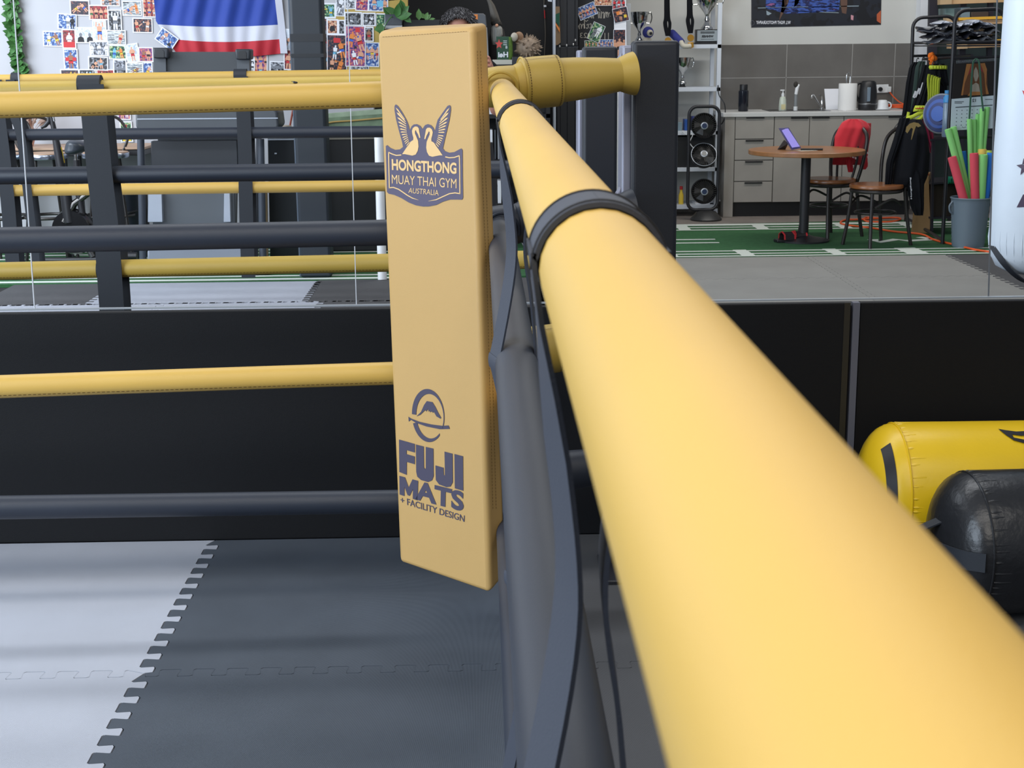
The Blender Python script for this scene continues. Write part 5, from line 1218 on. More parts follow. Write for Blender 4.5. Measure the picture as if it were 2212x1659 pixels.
MB().box((X(1585), KF + .04, 0), (X(1670), KF + .06, zk0)).build('kickboard', BLKP, du, smooth=False)
def cup(x0, x1, doors, label):
    c = thing('kitchen_cupboard', (X((x0+x1)/2), KF, 0), label, 'cabinet', 'kitchen units')
    MB().box((X(x0) + .001, KF + .004, zk0), (X(x1), KY - .02, zc0)).build('carcass', mat('carcass_grey', (120, 116, 110)), c, smooth=False)
    for a, b, h0, h1 in doors:
        d = MB().box((X(a) + .003, KF - .014, zk0 + .003), (X(b) - .003, KF + .003, zc0 - .004)).build('door', CABM, c, bevel=.0015)
        handle((X(h0) + X(h1))/2, zc0 - .006, X(h1) - X(h0), d)
    MB().box((X(x0), KF + .04, 0), (X(x1), KF + .06, zk0)).build('kickboard', BLKP, c, smooth=False)
cup(1670, 1819, [(1670, 1745.5, 1705, 1742), (1745.5, 1819, 1750, 1787)], 'two-door kitchen cupboard below the sink')
cup(1819, 1972, [(1819, 1972, 1914, 1947)], 'wide kitchen cupboard door behind the red towel chair')
ZT = zc1; IY = KF + .22
def lat(nm, px, prof_px, m, label, cat, y0=243, Y=IY, n=20):     # turned object on the worktop, profile (radius px, height px)
    s_ = S(Y)*1.0; x = P(px, y0, Y).x; t = thing(nm, (x, Y, ZT), label, cat)
    MB().lathe((x, Y, ZT), [(r*s_, h*s_) for r, h in prof_px], n).build('body', m, t); return t, x, s_
t, x, s_ = lat('water_bottle', 1605, [(10, 0), (10.8, 2), (10.8, 43), (9, 45)], mat('gloss_navy', (22, 26, 36), .18), 'tall black bottle at the left end of the worktop', 'bottle')
MB().lathe((x, IY, ZT + 45.2*s_), [(8.6, 0), (8.6, 11), (8, 12)] and [(8.6*s_, 0), (8.6*s_, 11*s_), (8*s_, 12*s_)], 20).build('cap', BLKP, t)
t, x, s_ = lat('soap_dispenser', 1690, [(8, 0), (8.6, 3), (8.2, 14), (7.2, 24), (6, 29), (3, 31)], mat('soap_clear', (196, 204, 190), .25), 'pump soap bottle beside the sink', 'bottle')
MB().lathe((x, IY, ZT + 31*s_), [(3.2*s_, 0), (3.2*s_, 6*s_), (1.2*s_, 7*s_), (1.2*s_, 12*s_)], 14).build('pump_collar', WHT, t)
MB().boxc((x - 1.5*s_, IY, ZT + 44*s_), (9*s_, 4*s_, 2.4*s_)).build('pump_head', WHT, t, bevel=.002)
MB().boxc((x, IY - 8.3*s_, ZT + 9*s_), (9*s_, .002, 11*s_)).build('label', mat('soap_label', (206, 196, 150), .5), t, smooth=False)
db = thing('dish_brush', P(1718, 243, IY), 'white and clear dish brush standing upright on the worktop', 'brush'); db.location.z = ZT
o = MB(); o.lathe((P(1718, 243, IY).x, IY, ZT), [(4.5*s_, 0), (4.5*s_, 9*s_), (4*s_, 9.2*s_)], 12); o.build('foot', WHT, db)
o = MB(); o.lathe((P(1718, 243, IY).x, IY, ZT + 9*s_), [(3.8*s_, 0), (3.6*s_, 26*s_)], 12); o.build('handle', mat('clear_plastic', (130, 134, 136), .2), db)
o = MB(); o.tube(smoothpath([Vector((P(1718, 243, IY).x, IY, ZT + 35*s_)), Vector((P(1720, 243, IY).x, IY, ZT + 48*s_)), Vector((P(1724, 243, IY).x, IY, ZT + 56*s_))], 4), [4*s_]*9, 10) if False else o.tube([Vector((P(1718, 243, IY).x, IY, ZT + 35*s_)), Vector((P(1720, 243, IY).x, IY, ZT + 48*s_)), Vector((P(1724, 243, IY).x, IY, ZT + 56*s_))], [3.6*s_, 3.8*s_, 2*s_], 10); o.build('neck', WHT, db)
o = MB(); o.ball((P(1717, 243, IY).x, IY, ZT + 56*s_), 5*s_, 12, 8, (1, .8, 1.3)); o.build('bristles', mat('bristle_dark', (56, 52, 48), .9), db)
sk = thing('sink', (P(1720, 243, KF + .3).x, KF + .3, ZT), 'flush steel sink let into the worktop', 'sink')
o = MB(); o.box((P(1664, 243, KF + .1).x, KF + .1, ZT), (P(1795, 243, KF + .1).x, KF + .5, ZT + .004)); o.build('rim', mat('steel', (130, 132, 134), .3, .9), sk, bevel=.002)
o = MB(); o.box((P(1672, 243, KF + .1).x, KF + .13, ZT + .004), (P(1785, 243, KF + .1).x, KF + .46, ZT + .0045)); o.build('basin', mat('basin_dark', (84, 84, 86), .3, .8), sk, smooth=False)
fc_ = thing('kitchen_tap', (P(1775, 243, KF + .52).x, KF + .52, ZT), 'chrome mixer tap with an angled spout behind the sink', 'tap'); fx = P(1775, 243, KF + .52).x
o = MB(); o.lathe((fx, KF + .52, ZT), [(5*s_, 0), (5*s_, 3*s_), (4*s_, 4*s_), (4.2*s_, 18*s_), (2.5*s_, 22*s_)], 16); o.build('body', CHROME, fc_)
o = MB(); o.tube(smoothpath([Vector((fx - 2*s_, KF + .5, ZT + 5*s_)), Vector((fx - 18*s_, KF + .44, ZT + 22*s_)), Vector((fx - 27*s_, KF + .4, ZT + 32*s_)), Vector((fx - 31*s_, KF + .38, ZT + 30*s_)), Vector((fx - 31.5*s_, KF + .38, ZT + 25*s_))], 5), 2.3*s_, 10); o.build('spout', CHROME, fc_)
o = MB(); o.tube(smoothpath([Vector((fx, KF + .52, ZT + 21*s_)), Vector((fx - 3*s_, KF + .5, ZT + 29*s_)), Vector((fx - 9*s_, KF + .47, ZT + 31*s_))], 4), 1.5*s_, 8); o.build('lever', CHROME, fc_)
cbo = thing('cutting_board', (P(1800, 243, IY + .2).x, IY + .2, ZT), 'white cutting board leaning behind the paper towel roll', 'board')
a = [P(1784, 243, IY + .2), P(1815, 243, IY + .2)]; zt_ = P(1790, 192, IY + .25).z
o = MB(); o.hexa([Vector((a[0].x, IY + .2, ZT)), Vector((a[1].x, IY + .2, ZT)), Vector((a[1].x, IY + .212, ZT)), Vector((a[0].x, IY + .212, ZT)), Vector((a[0].x - .005, IY + .27, zt_)), Vector((a[1].x, IY + .27, zt_)), Vector((a[1].x, IY + .282, zt_)), Vector((a[0].x - .005, IY + .282, zt_))]); o.build('board', PAPER, cbo, bevel=.003)
t, x, s_ = lat('paper_towel_roll', 1829.5, [(19.5, .5), (19.8, 2), (19.8, 56), (19, 57), (5, 57)], mat('tissue', (232, 232, 230), .9, bump=.3, bscale=90), 'white paper towel roll on a wire stand', 'paper roll', n=32)
o = MB(); o.lathe((x, IY, ZT), [(20*s_, 0), (20*s_, .5*s_)], 24); o.build('base', CHROME, t)
o = MB(); o.tube(smoothpath([Vector((x - 3.5*s_, IY, ZT + 57*s_)), Vector((x - 4*s_, IY, ZT + 74*s_)), Vector((x, IY, ZT + 79*s_)), Vector((x + 4*s_, IY, ZT + 74*s_)), Vector((x + 3.5*s_, IY, ZT + 57*s_))], 5), .9*s_, 8); o.build('wire_loop', CHROME, t)
t, x, s_ = lat('electric_kettle', 1873, [(19, 0), (20, 3), (20.5, 10), (19, 40), (16.5, 58), (13, 62), (2, 63)], BLKP, 'black electric kettle between the paper roll and the cup', 'kettle', n=32)
o = MB(); o.lathe((x, IY, ZT + 12*s_), [(20.6*s_, 0), (20.9*s_, .5*s_), (20.8*s_, 2.5*s_), (20.4*s_, 3*s_)], 32); o.build('steel_ring', mat('steel_grey', (120, 122, 124), .3, .9), t)
o = MB(); o.tube(smoothpath([Vector((x - 14*s_, IY, ZT + 58*s_)), Vector((x - 24*s_, IY, ZT + 54*s_)), Vector((x - 25*s_, IY, ZT + 34*s_)), Vector((x - 19*s_, IY, ZT + 18*s_))], 5), 2.6*s_, 10); o.build('handle', BLKP, t)
o = MB(); o.boxc((x - 3*s_, IY - 19.4*s_, ZT + 34*s_), (7*s_, 2*s_, 30*s_)); o.build('water_window', mat('kettle_window', (120, 136, 150), .2), t, bevel=.003)
so = thing('wall_socket', P(1906, 200, KY - .014), 'white double wall socket on the tiles right of the kettle', 'socket')
o = MB(); o.px([(1893, 183), (1919.5, 182), (1919.5, 200), (1893, 201)], KY - .026, .013); o.build('plate', WHT, so, bevel=.002)
o = MB(); o.lathe(P(1901.5, 192.5, KY - .026), [(.02, 0), (.018, .02)], 14, (0, -1, 0)); o.build('black_plug', BLKP, so)
o = MB(); o.boxc(P(1921, 193, KY - .035), (.028, .04, .05)); o.build('white_plug', WHT, so, bevel=.005)
oc_ = thing('orange_lead', P(1936, 243, KF + .3), 'orange power lead coiled at the right end of the worktop', 'cable'); oc_.location.z = ZT
pts = [P(1922, 199, KY - .05), P(1930, 209, KY - .06), P(1942, 220, KF + .45), P(1952, 225, KF + .35), Vector((P(1960, 238, KF + .3).x, KF + .3, ZT + .02))]
cc = Vector((P(1938, 240, KF + .3).x, KF + .3, ZT + .012))
for i in range(40): pts.append(cc + Vector((math.cos(i*.5)*(.06 + .001*i), math.sin(i*.5)*.05, .0009*i)))
MB().tube(smoothpath(pts, 3), .006, 7).build('lead', ORANGE, oc_)
t = thing('upturned_cup', (P(1905, 243, IY).x, IY, ZT), 'white cup standing upside down on a saucer', 'cup'); x = P(1905, 243, IY).x
o = MB(); o.lathe((x - 2*s_, IY, ZT), [(12*s_, 0), (20*s_, 1.5*s_), (20.5*s_, 2.4*s_), (12*s_, 2.4*s_)], 28); o.build('saucer', WHT, t)
o = MB(); o.lathe((x, IY, ZT + 2.4*s_), [(13.5*s_, 0), (13.5*s_, 1*s_), (12*s_, 12*s_), (9.5*s_, 18*s_), (8*s_, 19*s_)], 28); o.build('cup', WHT, t)
o = MB(); o.tube(smoothpath([Vector((x + 11*s_, IY, ZT + 17*s_)), Vector((x + 18*s_, IY, ZT + 14*s_)), Vector((x + 19*s_, IY, ZT + 6*s_)), Vector((x + 13*s_, IY, ZT + 4*s_))], 5), 1.5*s_, 8); o.build('handle', WHT, t)
# poster
po = thing('poster', P(1763, 59, KY), 'large dark poster of a boxing ring with mirrored lettering on the kitchen wall', 'poster')
PQ = lambda x, y, d=.004: P(x, y, KY - d)
o = MB(); o.prism([PQ(1623, 59.5), PQ(1623, -62), PQ(1905, -70), PQ(1903, 53.5)], (0, .0036, 0)); o.build('sheet', mat('poster_edge', (60, 60, 66), .4), po, smooth=False)
o = MB(); o.poly([PQ(1624.5, 58.5, .0046), PQ(1624.5, -61, .0046), PQ(1904, -69, .0046), PQ(1902, 53, .0046)]); o.build('picture', mixmat('poster_dark', [(20, 22, 28), (30, 34, 44), (24, 24, 30), (40, 42, 50)], 5), po, smooth=False)
pm_ = MB(); p5 = lambda x, y: PQ(x, y, .0052)
pmats = [mixmat('poster_blue', [(26, 30, 70), (60, 90, 170), (30, 34, 80), (150, 90, 140)], 9, stretch=(1, 1, 4)), mat('poster_brown', (104, 78, 66), .4), mat('poster_line', (150, 166, 176), .4), mat('poster_badge', (190, 96, 62), .4), mat('poster_pink', (206, 150, 160), .4)]
for mi, pl in ((0, [(1655, -60), (1820, -60), (1812, 24), (1702, 30), (1654, 18)]), (2, [(1637, 16.5), (1855, 12), (1855, 13.8), (1637, 18)]), (2, [(1712, 23), (1812, 27), (1812, 28.3), (1712, 24.4)]), (2, [(1760, 15), (1820, 13), (1820, 14), (1760, 16)]),
               (1, [(1696, -60), (1722, -60), (1702, 8), (1694, 24), (1684, 43), (1683.5, 42), (1688, 18)]), (1, [(1812, -60), (1832, -60), (1830, 14), (1828, 30), (1819, 28), (1816, 10)]),
               (4, [(1717, 0), (1728, -4), (1724, 8), (1715, 16)]), (4, [(1838, 32), (1844, 34), (1843, 44), (1838, 42)]), (2, [(1655.5, 23), (1667, 29), (1660, 33), (1656, 32)]), (3, [(1894, 31), (1903, 22), (1902.5, 51), (1894, 45)])):
    pm_.m = mi; pm_.poly([p5(a, b) for a, b in pl])
pm_.build('ring_scene', pmats, po, smooth=False)
o = MB(); text_on(o, 'W.L FIGHT PHOTOGRAPHY', [(1708, 45), (1633.5, 44.8), (1708, 52.2), (1633.5, 52)], lambda x, y: PQ(x, y, .0056), .02)
o.build('lettering', PAPER, po, smooth=False)
o = MB(); o.tube([PQ(1625.5 + 4*math.cos(a), 49.5 + 5*math.sin(a), .0056) for a in [math.pi*2*i/24 for i in range(24)]], .0012, 4, closed=True); o.build('round_mark', PC['g'], po)
struct(MB().box((P(1981, 60, 13.5).x, 13.42, 0), (P(2010, 60, 13.5).x, 13.57, 3.4)).build('trim_8', mat('white_column', (222, 224, 228), .7), smooth=False))
# white shelf with trophies
SY = 13.02
SHM = mat('white_shelf', (206, 212, 220), .5)
su = thing('white_shelf_unit', (P(1470, 465, SY).x, SY, 0), 'white open shelf unit of trophies left of the kitchen drawers', 'shelf')
zr = P(1549, 6, SY).z
for pa, pb in ((1548, 1576), (1352, 1352)):
    x0 = P(1552, 6, SY).x if pa > 1400 else P(1354, 6, SY).x
    for yy in (SY, SY + .38): MB().box((x0, yy, 0), (x0 + .035, yy + .035, zr)).build('upright', SHM, su, bevel=.002)
xl, xr = P(1354, 6, SY).x, P(1552, 6, SY).x + .035
zsh = [P(1500, y, SY).z for y in (96, 189, 283, 362, 443)]
for z in zsh: MB().box((xl, SY, z - .035), (xr, SY + .415, z)).build('shelf_board', SHM, su, bevel=.002)
TR = mat('silver_cup', (200, 200, 198), .1, 1.0, bump=.6, bscale=40)
def trophy(px, ybase, sc, Y, label, plaque=True):
    z = zsh[0] if ybase < 150 else zsh[1]; x = P(px, ybase, Y).x; t = thing('trophy', (x, Y, z), label, 'trophy', 'silver cups'); q = S(Y)*sc
    if plaque:
        MB().box((x - 27*q, Y - 14*q, z), (x + 27*q, Y + 14*q, z + 4*q)).build('foot', BLKP, t, bevel=.002)
        MB().box((x - 24*q, Y - 12*q, z + 4*q), (x + 24*q, Y + 12*q, z + 31*q)).build('plinth', BLKP, t, bevel=.002)
        pq = MB().box((x - 22*q, Y - 12.6*q, z + 7*q), (x + 22*q, Y - 12*q, z + 29*q)).build('plaque', mat('plaque_silver', (170, 180, 184), .35, .3), t, smooth=False)
        fn = lambda u, v: Vector((x + u*q, Y - 12.9*q, z + v*q))
        o = MB(); text_on(o, 'WINNER', [(13, 19), (-13, 19), (13, 14), (-13, 14)], fn, .05); text_on(o, 'HONGTHONG 21', [(16, 26.5), (-15, 26.5), (16, 21.5), (-15, 21.5)], fn, .03) if False else None
        for v in (25, 22.5): o.poly([fn(-15, v), fn(15, v), fn(15, v + 1.4), fn(-15, v + 1.4)])
        o.poly([fn(-14, 10), fn(14, 10), fn(14, 10.8), fn(-14, 10.8)])
        o.build('plaque_lettering', BLKP, pq, smooth=False); h0 = 31
    else:
        MB().lathe((x, Y, z), [(12*q, 0), (12*q, 1*q), (9*q, 3*q), (9*q, 9*q), (8*q, 10*q)], 16).build('plinth', BLKP, t); h0 = 10
    MB().lathe((x, Y, z + h0*q), [(13*q, 0), (13*q, 3*q), (9*q, 9*q), (5*q, 16*q), (6*q, 20*q), (3.5*q, 27*q), (5*q, 31*q), (8*q, 36*q), (17*q, 47*q), (23*q, 60*q), (26*q, 78*q), (27*q, 84*q), (25*q, 84*q), (20*q, 66*q)], 28).build('cup', TR, t)
    for s_ in (-1, 1):
        MB().tube(smoothpath([Vector((x + s_*20*q, Y, z + (h0 + 52)*q)), Vector((x + s_*31*q, Y, z + (h0 + 52)*q)), Vector((x + s_*36*q, Y, z + (h0 + 66)*q)), Vector((x + s_*33*q, Y, z + (h0 + 82)*q)), Vector((x + s_*26*q, Y, z + (h0 + 78)*q))], 4), 1.6*q, 8).build('handle', TR, t)
    return t
trophy(1526, 95, 1.0, SY + .2, 'large silver trophy on a black base with a mirrored plaque')
trophy(1381, 84, .73, SY + .2, 'smaller silver trophy standing above the taller black post', False)
trophy(1474, 187, .66, SY + .2, 'silver trophy half hidden by the taller black post, one shelf lower', False)
def medal(px, ytop, ybot, label, Y=SY - .03):
    t = thing('medal', P(px, ybot, Y), label, 'medal', 'medals on black ribbons')
    o = MB(); c = [P(px - 2, -20, Y), P(px - 2, ybot - 55, Y), P(px - 4, ybot - 38, Y), P(px + 1, ybot - 12, Y)]
    o.band(smoothpath(c, 6), (S(Y)*9, .004, 0), .002); o.band(smoothpath([P(px + 2, -20, Y + .01), P(px + 3, ybot - 55, Y + .01), P(px + 6, ybot - 38, Y + .01), P(px + 3, ybot - 12, Y + .01)], 6), (S(Y)*7, .004, 0), .002); o.build('ribbon', DKC, t)
    o = MB(); o.lathe(P(px + 2, ybot - 2, Y), [(.002, -.002), (.028, -.002), (.03, 0), (.028, .004), (.002, .004)], 24, (0, -1, 0)); o.build('medallion', GOLD, t)
medal(1490, 0, 84, 'gold medal on a black ribbon left of the plaque')
medal(1441, 0, 90, 'medal on a black ribbon right behind the taller black post top')
md2 = thing('medal', P(1490, 100, SY - .05), 'square gold medal hanging over the shelf edge from the plush arm', 'medal')
o = MB(); o.px([(1486, 92), (1498, 91), (1499, 102), (1492, 105), (1486, 102)], SY - .05, .008); o.build('medallion', GOLD, md2, bevel=.002)
BLUEC = mat('plush_blue', (50, 56, 130), .9); FUR = mat('plush_cream', (200, 194, 178), .95, bump=.6, bscale=120)
pt = thing('plush_toy', (P(1468, 95, SY).x, SY + .08, zsh[0]), 'blue and cream plush toy lying at the shelf edge right of the post', 'plush toy')
o = MB(); o.tube(smoothpath([P(1450, 70, SY + .1), P(1462, 82, SY + .04), P(1473, 92, SY - .02)], 5), [.03, .034, .034, .034, .034, .033, .033, .032, .032, .03, .028], 12); o.build('sleeve', BLUEC, pt)
o = MB(); o.tube(smoothpath([P(1471, 90, SY - .02), P(1476, 99, SY - .05), P(1485, 100, SY - .06), P(1491, 99, SY - .05)], 5), .021, 12); o.build('arm', FUR, pt)
pt2 = thing('plush_toy', P(1400, 80, SY + .12), 'small cream plush head in a blue hood beside the smaller trophy', 'plush toy'); pt2.location.z = zsh[0]
o = MB(); o.ball(P(1400, 70, SY + .14), .05, 14, 10, (1, .8, 1)); o.build('hood', BLUEC, pt2)
o = MB(); o.ball(P(1404, 71, SY + .09), .028, 12, 8); o.build('face', FUR, pt2)
o = MB(); o.ball(P(1406, 72, SY + .06), .014, 10, 8); o.build('snout', BLKP, pt2)
o = MB(); o.ball(Vector((P(1398, 80, SY + .14).x, SY + .14, zsh[0] + .035)), .035, 12, 8, (1.2, .8, 1)); o.build('body', FUR, pt2)
mw = thing('black_microwave', (P(1440, 360, SY).x, SY + .05, zsh[3]), 'black boxy appliance on the shelf behind the fan tower', 'appliance')
o = MB(); a = P(1378, 340, SY); b = P(1540, 340, SY); o.box((a.x, SY + .03, zsh[3]), (b.x, SY + .38, zsh[2] - .05)); o.build('casing', BLKP, mw, bevel=.006)
for i, (px, w, h, m, lb) in enumerate(((1464, 14, 18, mat('glass_jar', (120, 140, 150), .2), 'glass jar on the shelf left of the top fan'), (1482, 12, 24, mat('blue_tin', (40, 80, 150), .4), 'blue tin behind the top fan, left one'), (1503, 20, 30, mat('dark_blue_box', (44, 52, 120), .5), 'dark blue box behind the top fan'))):
    x = P(px, 280, SY + .15).x; o = MB(); o.box((x - S(SY)*w/2, SY + .08, zsh[2]), (x + S(SY)*w/2, SY + .2, zsh[2] + S(SY)*h)); tag(o.build('shelf_container', m, bevel=.003), lb, 'container')
x = P(1471, 440, SY + .1).x
t = thing('spray_bottle', (x, SY + .1, zsh[4]), 'yellow cleaning bottle on the lowest white shelf beside the post', 'bottle')
MB().lathe((x, SY + .1, zsh[4]), [(.022, 0), (.022, .08), (.012, .11), (.012, .13)], 14).build('body', PC['y'], t); MB().lathe((x, SY + .1, zsh[4] + .13), [(.014, 0), (.014, .03)], 12).build('cap', PC['r'], t)
for i in range(3):
    x = P(1515 + 9*i, 440, SY + .1).x; tag(MB().box((x - .06, SY + .05, zsh[4] + .012*i), (x + .07, SY + .28, zsh[4] + .012*i + .011), .1*i).build('paper_stack', PAPER, bevel=.001), ['lowest loose papers on the bottom white shelf', 'middle loose papers on the bottom white shelf', 'top loose papers on the bottom white shelf'][i], 'paper')
cord = tag(MB().tube(smoothpath([P(1551, 184, SY - .01), P(1553, 205, SY - .02), P(1565, 225, SY - .06), P(1566, 250, SY - .06), P(1560, 266, SY - .05), P(1550, 272, SY - .02)], 6), .005, 6).build('thin_cable', BLKP), 'thin black cable looping beside the white shelf upright', 'cable')
tag(MB().tube(smoothpath([P(1473, 284, SY - .012), P(1482, 290, SY - .012), P(1496, 291, SY - .03), P(1490, 308, SY - .03), P(1500, 322, SY - .03)], 6), .004, 6).build('thin_cable', WHT), 'thin white cable hanging off the shelf behind the fan tower', 'cable')
# fan tower
FY2 = 12.72
ft = thing('fan_tower', F(1522, 473), 'black tower of three round fans in a tube frame', 'fan'); fb = F(1522, 473); ft.location = (fb.x, FY2, 0)
x0, x1, z0, z1 = P(1487, 340, FY2).x, P(1552, 340, FY2).x, P(1520, 453, FY2).z, P(1520, 230, FY2).z; rr = .07
pth = []
for cx_, cz_, a0 in ((x1 - rr, z1 - rr, 90), (x0 + rr, z1 - rr, 180), (x0 + rr, z0 + rr, 270), (x1 - rr, z0 + rr, 360)):
    s0 = a0 - 90 + 0
    for k_ in range(7):
        a = math.radians({90: 0, 180: 90, 270: 180, 360: 270}[a0] + 15*k_); pth.append(Vector((cx_ + rr*math.cos(a), FY2, cz_ + rr*math.sin(a))))
MB().tube(pth, .0145, 12, closed=True).build('frame', BLKM, ft)
MB().lathe((fb.x, FY2, 0), [(.135, 0), (.138, .012), (.085, .075), (.05, .085)], 32).build('base', mat('base_black', (44, 44, 44), .4), ft)
for cy_, ml in ((271, 0), (337, 1), (413, 0)):
    c = P(1520, cy_, FY2)
    hd = MB(); ax_ = Vector((0, -1, 0)) if not ml else Vector((-.05, -.82, .5)).normalized()
    hd.lathe(c, [(.03, -.07), (.09, -.06), (.108, -.02), (.11, .02), (.105, .03), (.102, .0), (.09, -.03), (.02, -.035)], 32, ax_); h_ = hd.build('fan_head', BLKP, ft)
    g_ = MB(); u = ax_.orthogonal().normalized(); w = ax_.cross(u)
    for k_ in range(36):
        a = 2*math.pi*k_/36; d = u*math.cos(a) + w*math.sin(a); d2 = u*math.cos(a + .35) + w*math.sin(a + .35)
        g_.tube([c + ax_*.04 + d*.025, c + ax_*.042 + d2*.07, c + ax_*.03 + d2*.106], .0012, 4)
    g_.build('grille', mat('grille_grey', (64, 62, 58), .35), h_)
    o = MB(); o.lathe(c, [(.03, .036), (.031, .046), (.026, .048)], 24, ax_); o.build('hub_ring', mat('hub_silver', (170, 176, 184), .3, .4), h_)
    o = MB(); o.lathe(c, [(.022, .047), (.022, .0495)], 20, ax_); o.build('hub_badge', mat('hub_blue', (40, 54, 84), .4) if not ml else mat('hub_grey', (130, 130, 128), .4), h_)
    o = MB()
    for k_ in range(5):
        a = 2*math.pi*k_/5; d = u*math.cos(a) + w*math.sin(a); e_ = u*math.cos(a + .7) + w*math.sin(a + .7)
        o.poly([c + d*.02 + ax_*.0, c + d*.09 + ax_*-.012, c + e_*.085 + ax_*.012, c + e_*.02 + ax_*.006])
    o.build('blades', BLKP, h_, smooth=False)
    if ml: o = MB(); o.tube([c + ax_*.03 + (u*math.cos(a) + w*math.sin(a))*.109 for a in [2*math.pi*i/40 for i in range(40)]], .003, 6, closed=True); o.build('rim_ring', mat('hub_silver', (170, 176, 184)), h_)
# round table
TBX = 11.27; tz = P(1745, 331, TBX - .4).z; tc = P(1742, 331, TBX); R_ = (P(1865, 331, TBX).x - P(1618, 331, TBX).x)/2
tt = thing('round_table', (tc.x, TBX, 0), 'round brown cafe table on a single black pedestal', 'table')
MB().lathe((tc.x, TBX, tz - .034), [(R_ - .004, 0), (R_, .004), (R_, .03), (R_ - .004, .034)], 64).build('table_top', WOODT, tt)
MB().lathe((tc.x, TBX, 0), [(.2, 0), (.2, .012), (.1, .03), (.037, .05), (.037, tz - .05), (.06, tz - .046)], 28).build('pedestal', BLKM, tt)
MB().box((tc.x - .08, TBX - .08, tz - .05), (tc.x + .08, TBX + .08, tz - .034)).build('bracket', BLKM, tt, bevel=.003)
# tablet, pen, papers
tbp = Vector((P(1704, 322, TBX - .1).x, TBX - .1, tz))
tb_ = thing('tablet', tbp, 'tablet propped on a stand on the round table, purple screen', 'tablet')
TQ = lambda x, y, d: P(x, y, TBX - .1 + d)
o = MB(); o.prism([TQ(1682, 277, .05), TQ(1704, 275.5, .05), TQ(1731, 320, -.04), TQ(1710, 324, -.04)], (0, .012, 0)); o.build('frame', mat('tablet_blue', (70, 66, 110), .4), tb_, bevel=.002)
o = MB(); o.poly([TQ(1687, 279, .046), TQ(1702.5, 277.5, .046), TQ(1728, 316.5, -.0415), TQ(1711, 319, -.0415)]); o.build('screen', mat('screen_purple', (130, 122, 190), .2, emit=.55), tb_, smooth=False)
o = MB(); o.prism([TQ(1694, 302, .06), TQ(1703, 310, .05), TQ(1697, 323, .12), TQ(1679, 323.5, .12)], (0, .008, 0)); o.build('stand', mat('stand_grey', (62, 60, 62), .6), tb_, bevel=.002)
pn_ = Vector((P(1755, 321, TBX - .12).x, TBX - .12, tz + .008))
pe_ = thing('marker_pen', pn_ - Vector((0, 0, .008)), 'black marker lying on the table right of the tablet', 'pen')
MB().tube([pn_ + Vector((-.085, .02, 0)), pn_ + Vector((.08, 0, 0))], .008, 10).build('barrel', BLKP, pe_)
tag(MB().box((tbp.x + .06, TBX - .17, tz), (tbp.x + .2, TBX - .06, tz + .001), .3).build('paper_note', mat('note_paper', (196, 190, 176), .8), smooth=False), 'pale slip of paper under the marker on the round table', 'paper')
# cafe chairs
CHM = mat('chair_dark', (38, 35, 34), .35); SEATW = mat('seat_wood', (134, 84, 48), .28, var=.15, vscale=14)
def chair(loc, rz, label, proto=None):
    if proto: c = copy_tree(proto); c.location = loc; c.rotation_euler = (0, 0, rz); c['label'] = label; return c
    t = thing('cafe_chair', (0, 0, 0), label, 'chair', 'bentwood cafe chairs')
    MB().lathe((0, 0, .43), [(.19, 0), (.2, .008), (.2, .026), (.195, .032), (.02, .028)], 40).build('seat', SEATW, t)
    MB().tube([(.185*math.cos(a), .185*math.sin(a), .415) for a in [2*math.pi*i/32 for i in range(32)]], .014, 8, closed=True).build('seat_ring', CHM, t)
    MB().tube([(.15*math.cos(a), .15*math.sin(a), .25) for a in [2*math.pi*i/32 for i in range(32)]], .009, 8, closed=True).build('foot_hoop', CHM, t)
    for s_ in (-1, 1): MB().tube(smoothpath([(.14, s_*.11, .42), (.155, s_*.125, .2), (.175, s_*.15, 0)], 4), [.014]*9, 10).build('front_leg', CHM, t)
    for s_ in (-1, 1): MB().tube(smoothpath([(-.165, s_*.13, .42), (-.19, s_*.145, .2), (-.225, s_*.16, 0)], 4), [.014]*9, 10).build('rear_leg', CHM, t)
    MB().tube(smoothpath([(-.165, -.13, .42), (-.2, -.165, .62), (-.235, -.15, .8), (-.25, 0, .88), (-.235, .15, .8), (-.2, .165, .62), (-.165, .13, .42)], 7), .0145, 10).build('back_hoop', CHM, t)
    MB().tube(smoothpath([(-.165, -.07, .42), (-.2, -.095, .6), (-.22, -.07, .74), (-.23, 0, .79), (-.22, .07, .74), (-.2, .095, .6), (-.165, .07, .42)], 7), .010, 10).build('inner_hoop', CHM, t)
    for s_ in (-1, 1): MB().tube(smoothpath([(.13, s_*.13, .3), (.0, s_*.17, .36), (-.13, s_*.14, .31)], 5), .009, 8).build('side_brace', CHM, t)
    return t
c1 = chair(None, 0, '')
C2 = P(1893, 405, 10.98); c1.location = (C2.x - .0, 10.98, 0); c1.rotation_euler = (0, 0, math.radians(180 + 28)); c1['label'] = 'bentwood cafe chair with a black jacket over its back'
C1 = P(1806, 389, 11.42); chair((C1.x - .03, 11.50, 0), math.radians(180 + 36), 'bentwood cafe chair with a red towel over its back', c1)
BRIM = mat('stool_rim', (170, 180, 196), .2, .9)
